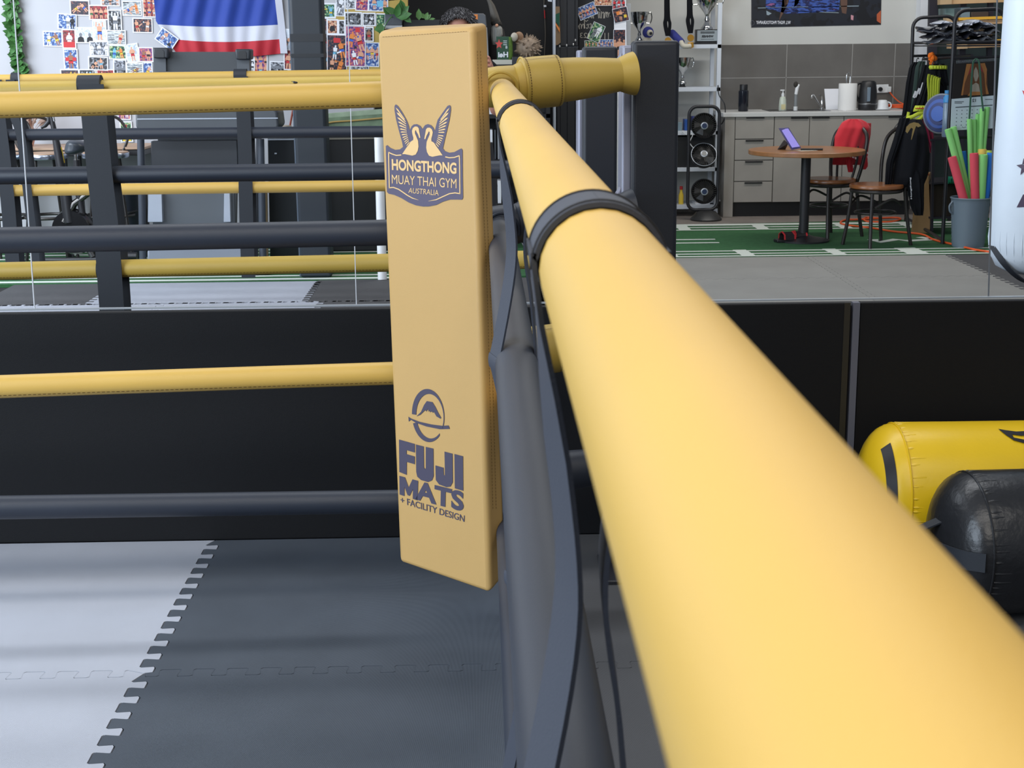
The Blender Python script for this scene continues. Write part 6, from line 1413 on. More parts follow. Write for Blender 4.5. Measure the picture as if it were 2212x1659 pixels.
def stool(loc, rz, label, proto=None):
    if proto: c = copy_tree(proto); c.location = loc; c.rotation_euler = (0, 0, rz); c['label'] = label; return c
    t = thing('bar_stool', (0, 0, 0), label, 'stool', 'bar stools at the long table')
    MB().lathe((0, 0, .745), [(.165, 0), (.168, .006), (.168, .03), (.165, .034)], 32).build('seat_rim', BRIM, t)
    MB().lathe((0, 0, .7792), [(.16, 0), (.158, .006), (.01, .007)], 32).build('seat_top', mat('stool_wood', (172, 140, 112), .4), t)
    MB().tube([(.17*math.cos(a), .17*math.sin(a), .33) for a in [2*math.pi*i/32 for i in range(32)]], .011, 8, closed=True).build('foot_ring', CHM, t)
    for q in (45, 135, 225, 315):
        a = math.radians(q); MB().tube([(.12*math.cos(a), .12*math.sin(a), .745), (.21*math.cos(a), .21*math.sin(a), 0)], .013, 10).build('leg', CHM, t)
    MB().tube(smoothpath([(-.15, -.1, .75), (-.2, -.15, .88), (-.22, -.1, 1.0), (-.225, 0, 1.03), (-.22, .1, 1.0), (-.2, .15, .88), (-.15, .1, .75)], 6), .011, 8).build('back_hoop', CHM, t)
    return t
sp_ = lambda px, Y: (P(px, 440, Y).x, Y, 0)
s1 = stool(None, 0, ''); s1.location = sp_(104, 10.62); s1.rotation_euler = (0, 0, math.radians(-60)); s1['label'] = 'bar stool with a silver rim behind the exercise bike'
stool(sp_(10, 10.62), math.radians(-100), 'bar stool at the left frame edge beside the narrow black strap', s1)
stool(sp_(236, 10.66), math.radians(-80), 'bar stool between the sloping strap and the treadmill', s1)
# red towel
tw_ = thing('red_towel', P(1840, 366, 11.6), 'red towel draped over a cafe chair back', 'towel')
o = MB(); o.rows([(257, 1832, 1858), (263, 1820, 1872), (275, 1812, 1880), (295, 1803, 1876), (320, 1802, 1866), (345, 1799, 1864), (356, 1798, 1862)], 11.60, .11, nr=28, nc=22, fold=.009, nf=2, seed=4); o.build('towel_front', RED, tw_)
o = MB(); o.rows([(266, 1868, 1882), (290, 1866, 1881), (320, 1862, 1876), (345, 1860, 1874), (358, 1856, 1876), (366, 1858, 1870)], 11.66, .04, nr=16, nc=8, fold=.008, nf=2); o.build('towel_back', RED, tw_)
o = MB(); o.rows([(335, 1826, 1842), (352, 1828, 1842), (372, 1832, 1844)], 11.57, .02, nr=10, nc=8, fold=.006, nf=2); o.build('towel_corner', RED, tw_)
o = MB()
for x_, y_ in ((1833, 337), (1840, 339), (1846, 342), (1871, 330), (1873, 340)): o.px([(x_, y_ - 3), (x_ + 4, y_ - 2), (x_ + 5, y_ + 3), (x_ + 1, y_ + 2)], 11.535, .004)
o.build('white_print', mat('print_pinkwhite', (226, 200, 204), .8), tw_, smooth=False)
# black jacket on the other chair
jk = thing('black_jacket', P(1955, 400, 11.0), 'black jacket with gold printed flames hanging over a chair', 'jacket')
o = MB(); o.rows([(258, 1955, 1990), (268, 1950, 1996), (290, 1944, 2002), (330, 1936, 2008), (370, 1930, 2006), (400, 1926, 1996), (412, 1924, 1990)], 11.0, .24, nr=28, nc=18, fold=.014, nf=2, seed=2); o.build('body', DKC, jk)
o = MB(); o.rows([(355, 1950, 1998), (380, 1956, 1997), (420, 1962, 1996), (450, 1968, 1996), (465, 1976, 1994)], 10.93, .10, nr=18, nc=10, fold=.012, nf=3, seed=3); o.build('sleeve', DKC, jk)
o = MB(); o.rows([(255, 1943, 1966), (300, 1930, 1950), (350, 1914, 1932), (400, 1911, 1926)], 10.97, .05, nr=16, nc=8, fold=.008); o.build('other_sleeve', DKC, jk)
o = MB()
g0 = lambda x, y: P(x, y, 10.885)
o.poly([g0(a, b) for a, b in ((1956, 284), (1958, 274), (1965, 267), (1974, 264), (1984, 266), (1990, 272), (1983, 275), (1979, 272), (1976, 280), (1973, 290), (1969, 302), (1968, 302), (1970, 288), (1972, 278), (1968, 276), (1964, 282), (1960, 288))])
gp = o.build('gold_print', mat('gold_print', (150, 126, 76), .6), jk, smooth=False); gp['label'] = 'gold flame print'
o = MB(); text_on(o, 'Hongthong', [(1967, 430), (1964.5, 383), (1971, 430), (1968.5, 383)], lambda x, y: P(x, y, 10.87), .02)
o.build('sleeve_lettering', PAPER, jk, smooth=False)
bl = thing('belt_loop', P(1939, 290, 11.2), 'black strap loop hanging from the clothes left of the jacket', 'strap')
MB().band(smoothpath([P(1958, 250, 11.2), P(1944, 262, 11.2), P(1931, 278, 11.2), P(1932, 289, 11.2), P(1942, 286, 11.2), P(1952, 268, 11.2)], 6), (.004, .02, 0), .003).build('strap', WEB, bl)
# slippers, orange cord
for dx, dy, rz, lb in ((0, 0, .25, 'black slide sandal with red stripes in front of the table pedestal'), (.17, .05, .05, 'second black slide sandal touching the pedestal foot')):
    c = F(1708 + dx*180, 522) + Vector((0, dy, 0)); t = thing('slide_sandal', (c.x, c.y, 0), lb, 'sandal', 'pair of slides under the table')
    o = MB(); o.prism([Vector((c.x, c.y, 0)) + Matrix.Rotation(rz, 3, 'Z') @ Vector((u, v, 0)) for u, v in ((-.13, -.035), (-.08, -.05), (.06, -.04), (.12, -.03), (.135, 0), (.12, .03), (.06, .04), (-.08, .05), (-.13, .035))], (0, 0, .022)); o.build('sole', BLKP, t, bevel=.004)
    o = MB(); o.band([Vector((c.x, c.y, .02)) + Matrix.Rotation(rz, 3, 'Z') @ Vector((-.03, v, h)) for v, h in ((-.05, 0), (-.045, .035), (0, .055), (.045, .035), (.05, 0))], Matrix.Rotation(rz, 3, 'Z') @ Vector((.09, 0, 0)), .006); o.build('foot_strap', mat('slide_black', (34, 30, 32), .7), t)
    o = MB()
    for u in (-.075, .012): o.band([Vector((c.x, c.y, .024)) + Matrix.Rotation(rz, 3, 'Z') @ Vector((u, v, h)) for v, h in ((-.052, 0), (-.046, .036), (0, .057), (.046, .036), (.052, 0))], Matrix.Rotation(rz, 3, 'Z') @ Vector((.012, 0, 0)), .004)
    o.build('red_stripes', PC['r'], t)
tag(MB().tube(smoothpath([F(1900, 472, .008), F(1870, 470, .008), F(1872, 478, .008), F(1920, 479, .008), F(1945, 474, .008), F(1930, 470, .008)] + [F(a, b, .008) for a, b in ((1860, 474), (1826, 475), (1816, 482), (1836, 487), (1880, 492), (1930, 500), (1990, 506), (2018, 518), (2060, 528), (2110, 540), (2160, 546))], 6), .008, 8).build('extension_cord', ORANGE), 'orange extension cord snaking over the turf below the chairs', 'cord')
# ================================================================ clothes rack, noodles, hanging bag
YA, YB_ = 11.0, 12.45
rk = thing('clothes_rack', F(2036, 521), 'black tube clothes rack with arched ends right of the kitchen', 'rack')
def arch(Y, xl0, xl1, xr0, xr1, yt, ybot, nm='end_frame'):
    a = P(xl0, yt, Y); c = P(xr0, yt - 3, Y); r = .085
    b = P(xl1, ybot, Y); d = P(xr1, ybot, Y); b.z = .0; d.z = .0
    pts = [b, Vector((a.x, Y, a.z - r))]
    pts += [Vector((a.x + r - r*math.cos(q), Y, a.z - r + r*math.sin(q))) for q in [math.radians(d_) for d_ in range(15, 91, 15)]]
    pts += [Vector((c.x - r + r*math.sin(q), Y, c.z - r + r*math.cos(q))) for q in [math.radians(d_) for d_ in range(0, 91, 15)]] + [d]
    return MB().tube(pts, .0145, 10).build(nm, BLKM, rk)
arch(YB_, 1973, 1957, 2066, 2050, 38, 474); arch(YA, 2064, 2036, 2172, 2150, 22, 521)
def rail_(y0, x0, y1, x1, r=.011, nm='rail'): return MB().tube([P(x0, y0, YB_), P(x1, y1, YA)], r, 8).build(nm, BLKM, rk)
rail_(93, 1973, 92, 2064); rail_(93, 2066, 92, 2172); rail_(128, 1995, 120, 2100, .012, 'hanging_rail')
for Y, x0, x1, y in ((YB_, 1971, 2062, 93), (YB_, 1970, 2062, 121), (YA, 2062, 2172, 92), (YA, 2052, 2165, 297)):
    MB().tube([P(x0, y, Y), P(x1, y - 2, Y)], .011, 8).build('cross_bar', BLKM, rk)
zf = .03
MB().tube([Vector((P(1957, 474, YB_).x, YB_, zf)), Vector((P(2036, 521, YA).x, YA, zf))], .013, 8).build('foot_rail', BLKM, rk)
pz = P(2064, 92, YA).z
o = MB(); o.hexa([Vector((P(1973, 93, YB_).x, YB_, pz - .03)), Vector((P(2064, 92, YA).x, YA, pz - .03)), Vector((P(2172, 92, YA).x, YA, pz - .03)), Vector((P(2066, 93, YB_).x, YB_, pz - .03)),
                  Vector((P(1973, 93, YB_).x, YB_, pz - .02)), Vector((P(2064, 92, YA).x, YA, pz - .02)), Vector((P(2172, 92, YA).x, YA, pz - .02)), Vector((P(2066, 93, YB_).x, YB_, pz - .02))]); o.build('top_shelf', BLKM, rk, smooth=False)
PLM = [mat('wrapped_grey', (86, 90, 98), .25, bump=1.0, bscale=30, var=.25, vscale=20, coat=.6), mat('wrapped_black', (28, 29, 38), .2, bump=1.0, bscale=26, var=.3, vscale=16, coat=.8), mat('wrapped_silver', (170, 176, 190), .2, bump=1.0, bscale=26, var=.25, vscale=16, coat=.6)]
names = ['lowest', 'second lowest', 'third', 'fourth', 'topmost']
for i, (y, x0, x1, m, h) in enumerate(((92, 1990, 2160, PLM[0], 10), (83, 1984, 2158, PLM[1], 10), (74, 1978, 2160, PLM[0], 10), (65, 1976, 2156, PLM[1], 10), (56, 2008, 2150, PLM[2], 9))):
    o = MB(); d = .16 - .02*i
    o.rows([(y - h, x0 + 22, x1 - 24), (y - h*.7, x0 + 8, x1 - 5), (y - h*.3, x0, x1), (y, x0 + 9, x1 - 8)], 11.55, .42, nr=8, nc=40, fold=.03, nf=7, seed=i)
    for p in o.v: p.z += .012*math.sin(p.x*23 + i*2) + .006*math.sin(p.x*57 + i)
    tag(o.build('garment_pack', m), '%s plastic-wrapped garment in the pile on the rack top' % names[i], 'clothing pack', 'plastic-wrapped garments on the rack')
LIME = mat('lime_trim', (190, 204, 60), .8); DGR = mat('bottle_green_cloth', (22, 46, 42), .9, sheen=.2); CRIM = mat('crimson_satin', (126, 30, 58), .4)
def garment(nm, rows, Y, m, label, d=.06, fold=.012, nf=3, extra=None, cat='garment'):
    t = thing(nm, P((rows[-1][1] + rows[-1][2])/2, rows[-1][0], Y), label, cat, 'clothes hanging on the rack')
    MB().rows(rows, Y, d, nr=20, nc=12, fold=fold, nf=nf, seed=len(label)).build('cloth', m, t)
    y0 = rows[0][0]; xm = (rows[0][1] + rows[0][2])/2
    MB().tube(smoothpath([P(xm, y0 + 3, Y), P(xm, y0 - 4, Y), P(xm + 3, y0 - 9, Y), P(xm + 5, y0 - 6, Y)], 4), .004, 6).build('hanger', BLKP, t)
    if extra: extra(t)
    return t
garment('hanging_jacket', [(134, 1972, 1988), (145, 1964, 1986), (180, 1957, 1982), (230, 1951, 1976), (262, 1946, 1972)], 12.2, DKC, 'leftmost black garment hanging on the rack beside the worktop')
garment('green_shirt', [(132, 1984, 2000), (145, 1977, 1998), (190, 1972, 1994), (245, 1966, 1990)], 12.0, DGR, 'dark green top hanging second from the left on the rack')
def whites(t):
    o = MB()
    for a in ([(1992, 178), (2000, 180), (1990, 206), (1984, 203)], [(1976, 196), (1982, 198), (1976, 212), (1971, 210)], [(1984, 190), (1988, 191), (1979, 211), (1975, 209)]): o.poly([P(x, y, 11.78) for x, y in a])
    o.build('white_stripe', PAPER, t, smooth=False)
garment('hanging_shorts', [(140, 1994, 2012), (160, 1988, 2010), (200, 1978, 2002), (245, 1966, 1994)], 11.85, DKC, 'black shorts with white slanted stripes hanging on the rack', extra=whites)
def limes(t):
    o = MB(); o.rows([(228, 1977, 2000), (234, 1974, 2001), (241, 1972, 2002)], 11.60, .07, nr=6, nc=12, fold=.006, nf=4); o.build('lime_hem', LIME, t)
    o = MB(); o.tube([P(1977 + i*2.3, 233.5 + 1.2*(i % 2), 11.56) for i in range(11)], .004, 5); o.build('red_zigzag', PC['r'], t)
    o = MB(); o.tube(smoothpath([P(1998, 244, 11.58), P(1984, 246, 11.56), P(1972, 252, 11.55), P(1962, 256, 11.55), P(1970, 262, 11.55), P(1984, 258, 11.55), P(1994, 250, 11.56)], 5), .016, 8); o.build('lime_knot', LIME, t)
    o = MB(); o.tube([P(1963, 242, 11.57), P(1960, 256, 11.57)], .012, 8); o.build('lime_end', LIME, t)
garment('boxing_shorts', [(142, 2004, 2024), (165, 1998, 2022), (200, 1988, 2008), (232, 1976, 2002)], 11.66, DKC, 'black trunks with a lime hem and knotted lime band', extra=limes)
t = thing('lime_ties', P(2008, 238, 11.5), 'bundle of lime green ties hanging behind the rack front upright', 'ties', 'clothes hanging on the rack')
for i, (x0, x1, y1) in enumerate(((2003, 2005, 226), (2010, 2008, 232), (2016, 2012, 236), (2021, 2016, 238), (2026, 2020, 230))):
    MB().band(smoothpath([P(x0 + 4, 160 + 2*i, 11.5), P(x0 + 2, 175, 11.49), P((x0+x1)/2 + 3, 205, 11.48), P(x1, y1, 11.5)], 5), (.018, .01, 0), .006).build('tie', LIME, t)
garment('lime_waist_shorts', [(147, 2012, 2045), (155, 2008, 2046), (170, 2012, 2048), (185, 2030, 2050)], 11.58, DKC, 'black trunks with lime waistband near the front upright', extra=lambda t: MB().rows([(141, 2008, 2046), (145, 2006, 2047), (150, 2008, 2046)], 11.56, .08, nr=6, nc=14, fold=.008, nf=7).build('waistband', LIME, t))
garment('crimson_shorts', [(238, 1994, 2012), (260, 1988, 2016), (300, 1998, 2018), (330, 2008, 2014)], 11.62, CRIM, 'crimson satin shorts hanging low behind the jacket', fold=.015)
t = thing('orange_wreath', P(2015, 139, 11.9), 'orange knitted bunch on top of the hanging clothes', 'ornament')
o = MB(); rnd = random.Random(8)
for i in range(26): o.ball(P(2015 + rnd.uniform(-6, 6), 126 + rnd.uniform(-11, 12), 11.9 + rnd.uniform(-.03, .03)), rnd.uniform(.012, .02), 8, 6)
o.build('bunch', mat('orange_wool', (232, 116, 28), .9), t)
# blue collapsible bowls and bottle
t = thing('blue_bowl', P(2026, 287, 11.15), 'blue collapsible bowl standing on edge behind the front upright', 'bowl'); c = P(2033, 246, 11.2); ax_ = Vector((-.72, -.68, .06)).normalized()
u = ax_.orthogonal().normalized(); w = ax_.cross(u); o = MB(); o.tube([c + (u*math.cos(a) + w*math.sin(a))*.143 for a in [math.pi*2*i/48 for i in range(48)]], .010, 10, closed=True); o.build('grey_rim', mat('rim_grey', (120, 128, 140), .4), t)
for i, (r0, r1, m) in enumerate(((.136, .112, (26, 50, 110)), (.110, .086, (40, 84, 170)), (.084, .06, (22, 46, 110)), (.058, .0, (44, 90, 176)))):
    o = MB(); o.lathe(c, [(r0, .004 + .011*i), (r0, .016 + .011*i), (max(r1, .001), .017 + .011*i)], 36, ax_); o.build('ring', mat('bowl_blue_%d' % i, m, .4), t)
t = thing('water_jug', P(2044, 296, 11.05), 'clear tall jug with a blue lid on the rack', 'jug'); x = P(2044, 290, 11.05).x; z = P(2044, 296, 11.05).z; q = S(11.05)
MB().lathe((x, 11.06, z), [(8*q, 0), (9*q, 4*q), (9*q, 72*q), (8*q, 74*q)], 20).build('body', mat('jug_clear', (120, 140, 160), .15), t); MB().lathe((x, 11.06, z + 74*q), [(9.5*q, 0), (9.5*q, 10*q), (6*q, 16*q)], 20).build('lid', mat('lid_blue', (60, 140, 200), .4), t)
t = thing('blue_cup', P(2048, 222, 11.2), 'clear cup with a blue rim above the jug', 'cup'); x = P(2048, 222, 11.2).x; z = P(2048, 222, 11.15).z
MB().lathe((x, 11.22, z), [(5*q, 0), (6*q, 24*q)], 16).build('body', mat('jug_clear', (120, 140, 160)), t); MB().lathe((x, 11.22, z + 19*q), [(6.6*q, 0), (6.8*q, 7*q)], 16).build('rim', mat('lid_blue', (60, 140, 200)), t)
# calendar with a statue picture, resistance band
CYY = 10.94
ca = thing('wall_calendar', P(2100, 281, CYY), 'hanging calendar with a seated statue picture above a dated white page', 'calendar')
o = MB(); o.px([(2062, 136), (2153, 131), (2150, 206), (2057, 214)], CYY, .006); o.build('picture_page', mat('picture_black', (26, 22, 20), .4), ca, smooth=False)
K_ = lambda x, y: P(x, y, CYY - .001)
o = MB(); ms = [mat('pic_brown', (92, 56, 30), .5), mat('pic_red', (126, 44, 42), .5), mat('pic_stone', (150, 142, 128), .5), mat('pic_gold', (150, 100, 52), .5)]
for mi, pl in ((0, [(2080, 205), (2086, 160), (2092, 138), (2128, 136), (2132, 160), (2134, 204)]), (3, [(2088, 138), (2098, 138), (2092, 158), (2084, 180), (2080, 206), (2076, 206), (2082, 170)]), (3, [(2118, 137), (2127, 136), (2132, 150), (2130, 180), (2136, 203), (2130, 204), (2126, 160)]),
               (1, [(2090, 140), (2102, 139), (2098, 155), (2088, 166)]), (1, [(2116, 138), (2126, 137), (2129, 160), (2118, 152)]), (2, [(2104, 152), (2108, 144), (2112, 152), (2114, 164), (2110, 176), (2106, 176), (2103, 164)]),
               (2, [(2100, 184), (2108, 178), (2114, 182), (2117, 198), (2099, 199)]), (3, [(2090, 207), (2096, 198), (2120, 198), (2124, 205)])):
    o.m = mi; o.poly([P(x, y, CYY - .001 - .0004*(mi + 1)) for x, y in pl])
o.build('statue_picture', ms, ca, smooth=False)
o = MB(); o.px([(2056, 214), (2150, 206), (2148, 277), (2053, 282)], CYY - .003, .004); o.build('date_page', mat('calendar_page', (190, 204, 210), .6), ca, smooth=False)
o = MB(); C_ = lambda x, y: P(x, y, CYY - .005)
text_on(o, '12', [(2108, 213), (2100, 213.5), (2108, 220), (2100, 220.5)], C_, .03)
o.poly([C_(a, b) for a, b in ((2064, 231), (2144, 226), (2144, 228), (2064, 233))])
for r in range(5):
    for c_ in range(7):
        x, y = 2066 + c_*11 - r*.4, 238 + r*8 - c_*.5; o.poly([C_(x, y), C_(x + 2, y), C_(x + 2, y + 1.6), C_(x, y + 1.6)])
for x0, x1, y in ((2062, 2082, 219), (2062, 2078, 222), (2128, 2144, 214), (2078, 2080, 274), (2081, 2083, 275), (2084, 2086, 274)): o.poly([C_(x0, y), C_(x1, y), C_(x1, y + 1.4), C_(x0, y + 1.4)])
o.build('dates', mat('date_ink', (70, 78, 84), .6), ca, smooth=False)
o = MB()
for i in range(34): o.tube([P(2066 + i*2.55, 134.5 - i*.17, CYY + .006), P(2066 + i*2.55, 131.5 - i*.17, CYY - .004), P(2066.6 + i*2.55, 137.5 - i*.17, CYY - .004)], .0016, 4)
o.build('wire_binding', mat('wire_silver', (140, 146, 150), .3, .8), ca)
t = thing('resistance_band', P(2106, 262, CYY - .06), 'green resistance band looped over the calendar', 'exercise band')
for pts in (((2109, 126), (2102, 136), (2099, 170), (2097, 205), (2094, 257)), ((2109, 126), (2115, 136), (2118, 170), (2120, 205), (2124, 240))):
    MB().band(smoothpath([P(a, b, CYY - .05) for a, b in pts], 5), (.014, .004, 0), .003).build('band', mat('band_green', (62, 104, 84), .6), t)
MB().tube([P(2060, 126, YA - .005), P(2172, 122, YA - .005)], .009, 8).build('upper_bar', BLKM, rk)
# bucket with foam noodles
BKY = F(2102, 537).y + .0
bx0 = F(2102, 537); q = S(BKY)
t = thing('grey_bucket', (bx0.x, BKY + .12, 0), 'ribbed grey bucket holding the foam noodles', 'bucket'); cb = Vector((bx0.x, BKY + .12, 0))
prof = [(.0, .004), (.115, 0), (.118, .01)]
for i in range(25): prof.append((.118 + .022*i/24 + (.0022 if i % 2 else 0), .02 + .33*i/24))
prof += [(.146, .36), (.150, .366), (.146, .372), (.138, .366), (.112, .02), (.0, .018)]
MB().lathe(cb, prof, 48).build('tub', mat('bucket_grey', (104, 118, 130), .45), t)
MB().tube(smoothpath([cb + Vector((-.14, -.02, .34)), cb + Vector((-.165, -.03, .31)), cb + Vector((-.16, -.03, .27)), cb + Vector((-.135, -.02, .25))], 5), .008, 8).build('handle', mat('bucket_grey', (104, 118, 130)), t)
NG = mat('noodle_green', (136, 206, 120), .9, bump=.4, bscale=120); NR = mat('noodle_red', (206, 74, 88), .9, bump=.4, bscale=120); NB = mat('noodle_blue', (36, 110, 196), .9, bump=.4, bscale=120); NYL = mat('noodle_yellow', (226, 190, 92), .9, bump=.4, bscale=120); NYG = mat('noodle_lime', (176, 200, 90), .9, bump=.4, bscale=120)
def noodle(x0, y0, x1, y1, w, m, label, dy0=0.0, dy1=0.0):
    a = P(x0, y0, cb.y + dy0); b = P(x1, y1, cb.y + dy1); d = (b - a).normalized(); e = a + d*((.03 - a.z)/d.z)
    # stays inside the tub
    v = Vector((e.x - cb.x, e.y - cb.y, 0)); lim = .104 - q*w/2
    if v.length > lim: v = v.normalized()*lim; e = Vector((cb.x + v.x, cb.y + v.y, .03))
    ax_ = (e - a).normalized(); r = q*w/2; L = (e - a).length
    o = MB(); o.lathe(a, [(r*.3, .02), (r*.3, .002), (r*.92, 0), (r, .006), (r, L)], 20, ax_)
    tag(o.build('foam_noodle', m), label, 'pool noodle', 'foam noodles in the bucket')
noodle(2047, 279, 2088, 430, 14, NG, 'leftmost long green noodle leaning out of the bucket', .02, 0)
noodle(2059, 274, 2098, 430, 14, NG, 'second long green noodle leaning left, touching the leftmost', .05, .02)
noodle(2094, 257, 2098, 430, 11, NG, 'long upright green noodle in front of the calendar, left of three', .05, .03)
noodle(2104, 258, 2104, 430, 11, NG, 'long upright green noodle second of the middle pair', .08, .05)
noodle(2112, 246, 2106, 430, 10, NG, 'long green noodle behind the middle pair', .10, .06)
noodle(2122, 234, 2112, 430, 11, NG, 'tallest long green noodle but one, at the right', .07, .05)
noodle(2133, 231, 2116, 430, 11, NG, 'tallest long green noodle at the far right', .09, .07)
noodle(2056, 339, 2090, 450, 19, NR, 'short red noodle leaning out at the left of the bucket', -.03, -.06)
noodle(2104, 331, 2112, 450, 19, NR, 'short upright red noodle in the middle of the bucket', -.05, -.07)
noodle(2124, 334, 2132, 450, 20, NG, 'short thick green noodle right of the upright red one', -.05, -.06)
noodle(2142, 330, 2140, 450, 19, NB, 'short blue noodle at the right edge of the bucket', -.02, -.02)
noodle(2122, 322, 2122, 450, 19, NYL, 'short yellow noodle behind the thick green one', .03, .02)
noodle(2137, 325, 2132, 450, 17, NYG, 'short lime noodle between the yellow and blue ones', .02, .02)
noodle(2081, 327, 2094, 450, 13, NB, 'blue noodle showing between the leaning green ones and the upright ones', .09, .07)
# cardboard box
cx0 = F(1992, 491)
t = thing('cardboard_box', (cx0.x, 11.72, 0), 'tall open cardboard box standing behind the jacket', 'box')
o = MB(); a, b = P(1977, 440, 11.72), P(2004, 440, 11.72); zt_ = P(1990, 377, 11.72).z
o.hexa([Vector((P(1969, 488, 11.72).x, 11.72, 0)), Vector((P(2003, 488, 11.72).x, 11.62, 0)), Vector((P(2012, 480, 11.9).x, 11.95, 0)), Vector((P(1982, 480, 11.95).x, 12.05, 0)), Vector((P(1980, 377, 11.72).x, 11.72, zt_)), Vector((P(2006, 377, 11.62).x, 11.62, zt_)), Vector((P(2014, 377, 11.9).x, 11.95, zt_)), Vector((P(1988, 377, 12.0).x, 12.05, zt_))]); o.build('carton', CARD, t, smooth=False)
o = MB(); o.rows([(374, 1994, 2006), (377, 1990, 2008), (380, 1992, 2007)], 11.66, .05, nr=6, nc=8, fold=.01); o.build('orange_lining', mat('orange_plastic', (200, 110, 48), .5), t)
# timber storage rack behind
RY = 13.0
t = thing('timber_rack', (P(2100, 400, RY).x, RY, 0), 'dark storage rack with timber shelf beams and yellow edges', 'rack')
TIM = mat('pale_timber', (208, 168, 124), .6, var=.1, vscale=8); YED = mat('yellow_edge', (240, 182, 60), .5); DST = mat('dark_steel', (38, 36, 46), .5)
for x0, x1 in ((2077, 2090), (2138, 2148), (2010, 2028)): o = MB(); o.px([(x0, -70), (x1, -70), (x1 - 12, 470), (x0 - 12, 470)], RY + .02, .05); o.build('upright', DST, t, smooth=False)
for ya, yb, yl in ((-2, 9, None), (46, 55, (38, 44)), (96, 105, (88, 94))):
    o = MB(); o.px([(2054, ya), (2210, ya - 6), (2210, yb - 6), (2054, yb)], RY - .03, .12); o.build('beam', TIM, t, smooth=False)
    o = MB(); o.px([(2031 + (14 if yl else 0) + (20 if ya > 80 else 0), ya - 8), (2056 + (34 if ya > 80 else 12 if ya > 40 else 0), ya - 9), (2056 + (34 if ya > 80 else 12 if ya > 40 else 0), yb), (2031 + (14 if yl else 0) + (20 if ya > 80 else 0), yb + 1)], RY - .06, .1); o.build('beam_end', WOODL, t, smooth=False)
    if yl: o = MB(); o.px([(2071, yl[0]), (2210, yl[0] - 5), (2210, yl[1] - 5), (2071, yl[1])], RY - .05, .03); o.build('yellow_strip', YED, t, smooth=False)
for i, (x0, y0, x1, y1, m, lb) in enumerate(((2042, 18, 2062, 36, mat('teal_tub', (104, 128, 128), .5), 'teal tub on the timber rack behind the rack arch'), (2076, 16, 2096, 38, mat('pale_case', (120, 140, 150), .4), 'pale case on the timber rack right of the upright'), (2098, 26, 2136, 40, mat('brown_case', (70, 58, 50), .6), 'brown flat case on the timber rack'))):
    o = MB(); o.px([(x0, y0), (x1, y0 - 1), (x1, y1), (x0, y1 + 1)], RY + .0, .2); tag(o.build('storage_tub', m, bevel=.005), lb, 'tub')
lb_ = thing('dark_equipment_shelf', F(2030, 500), 'dark low shelving full of gear left of the grey bucket', 'shelf'); LY = 11.55
for y0 in (301, 395, 470): o = MB(); o.px([(2012, y0), (2075, y0 - 3), (2075, y0), (2012, y0 + 4)], LY, .4); o.build('shelf_board', DST, lb_, smooth=False)
for x0 in (2014, 2070): o = MB(); o.px([(x0, 300), (x0 + 5, 300), (x0 + 2, 500), (x0 - 3, 500)], LY + .01, .03); o.build('upright', DST, lb_, smooth=False)
o = MB(); o.px([(2016, 400), (2068, 398), (2066, 470), (2016, 472)], LY + .05, .3); o.build('back_box', mat('umber_box', (52, 42, 34), .8), lb_, smooth=False)
gp_ = MB(); gp_.rows([(381, 2048, 2058), (388, 2046, 2060), (397, 2047, 2061)], LY - .02, .06, nr=8, nc=8, fold=.01); tag(gp_.build('green_packet', mat('packet_green', (30, 130, 100), .3)), 'shiny green packet on the dark shelving beside the red noodle', 'packet')
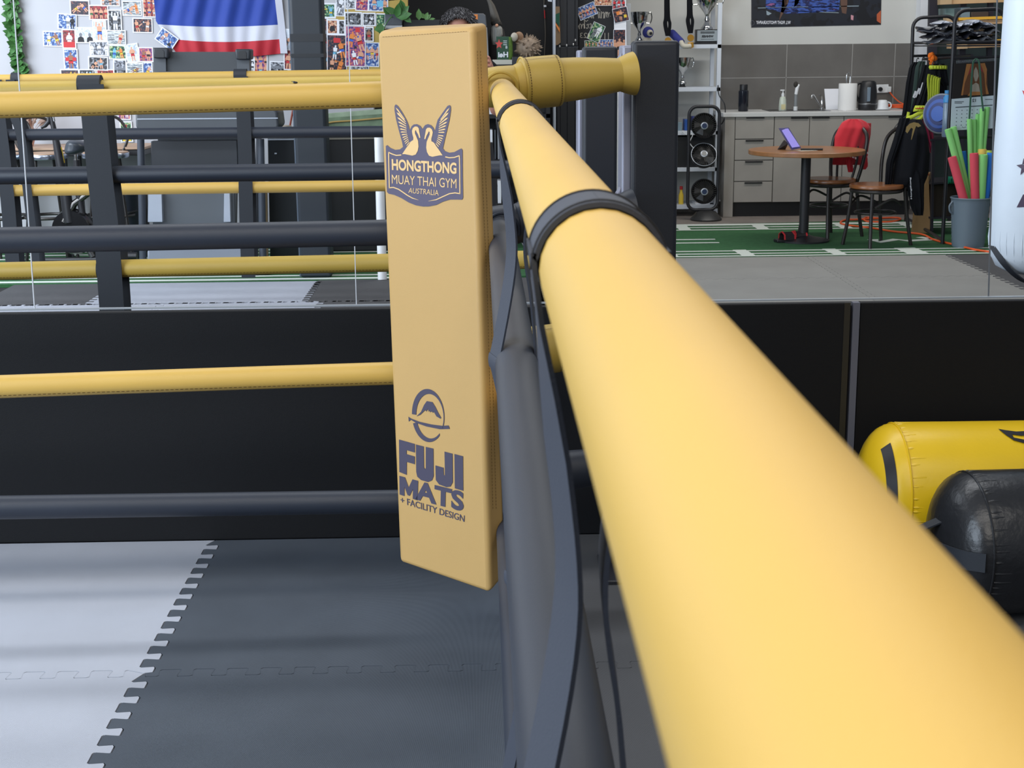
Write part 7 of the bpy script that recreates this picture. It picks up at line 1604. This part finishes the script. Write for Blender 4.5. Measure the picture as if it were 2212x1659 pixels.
# hanging bag at the right edge
HBY = 6.5
HBM = mat('white_bag_vinyl', (216, 228, 240), .4, bump=.25, bscale=40, var=.03, vscale=4)
qh = S(HBY); hc_ = P(2243, 450, HBY); rb = .205; zb_ = P(2240, 590, HBY).z
t = thing('hanging_bag', (hc_.x, HBY, zb_), 'large white hanging punching bag at the right edge', 'punching bag')
MB().lathe((hc_.x, HBY, zb_), [(.05, 0), (.12, .008), (.17, .035), (.195, .085), (rb, .15), (rb + .002, .6), (rb, 1.2), (rb, 1.95), (.05, 1.98)], 64).build('body', HBM, t)
for s_ in (-1, 1): MB().band(smoothpath([Vector((hc_.x + s_*.03, HBY, 3.3)), Vector((hc_.x + s_*.1, HBY, 2.8)), Vector((hc_.x + s_*.17, HBY, zb_ + 1.94))], 4), (0, .04, 0), .005).build('hanging_strap', WEB, t)
o = MB(); o.band(smoothpath([Vector((hc_.x - .205, HBY - .02, zb_ + .13)), Vector((hc_.x - .17, HBY - .10, zb_ + .055)), Vector((hc_.x - .10, HBY - .12, zb_ - .01)), Vector((hc_.x, HBY - .05, zb_ - .05))], 6), (.02, -.04, .0), .005); o.build('bottom_strap', WEB, t)
o = MB()
for i in range(34):
    a = 2*math.pi*i/34; d = Vector((math.cos(a), math.sin(a), 0)); o.tube([Vector((hc_.x, HBY, zb_)) + d*rr + Vector((0, 0, h)) for rr, h in ((.1895, .07), (.2005, .115), (.2055, .16), (.205, .2))], [.0005, .002, .0022, .0005], 5)
o.build('gathers', HBM, t)
def on_vcyl(px, py, r=rb + .004):
    d = ray(px, py); ox, oy = -hc_.x, -HBY; a = d[0]**2 + d[1]**2; b = 2*(ox*d[0] + oy*d[1]); c = ox*ox + oy*oy - r*r
    return Vector((0, 0, H)) + d*((-b - math.sqrt(max(0, b*b - 4*a*c)))/(2*a))
o = MB(); pts = []
for i in range(10):
    r_ = 18 if i % 2 == 0 else 7.5; a = math.pi/2 + i*math.pi/5 + .1; pts.append(on_vcyl(2213 + r_*math.cos(a), 361 - r_*1.1*math.sin(a)))
o.poly(pts); o.poly([on_vcyl(a, b) for a, b in ((2196, 448), (2210, 420), (2230, 420), (2230, 447))]); o.build('dark_print', mat('print_plum', (70, 56, 78), .5), t, smooth=False)
o = MB(); o.poly([on_vcyl(a, b) for a, b in ((2208, 195), (2228, 205), (2228, 240), (2216, 216))]); o.build('red_print', PC['r'], t, smooth=False)
garment('hooded_top', [(138, 2008, 2040), (150, 2002, 2044), (190, 2006, 2046), (236, 2000, 2040)], 12.15, DKC, 'black top filling the gap behind the lime ties on the rack', d=.12)
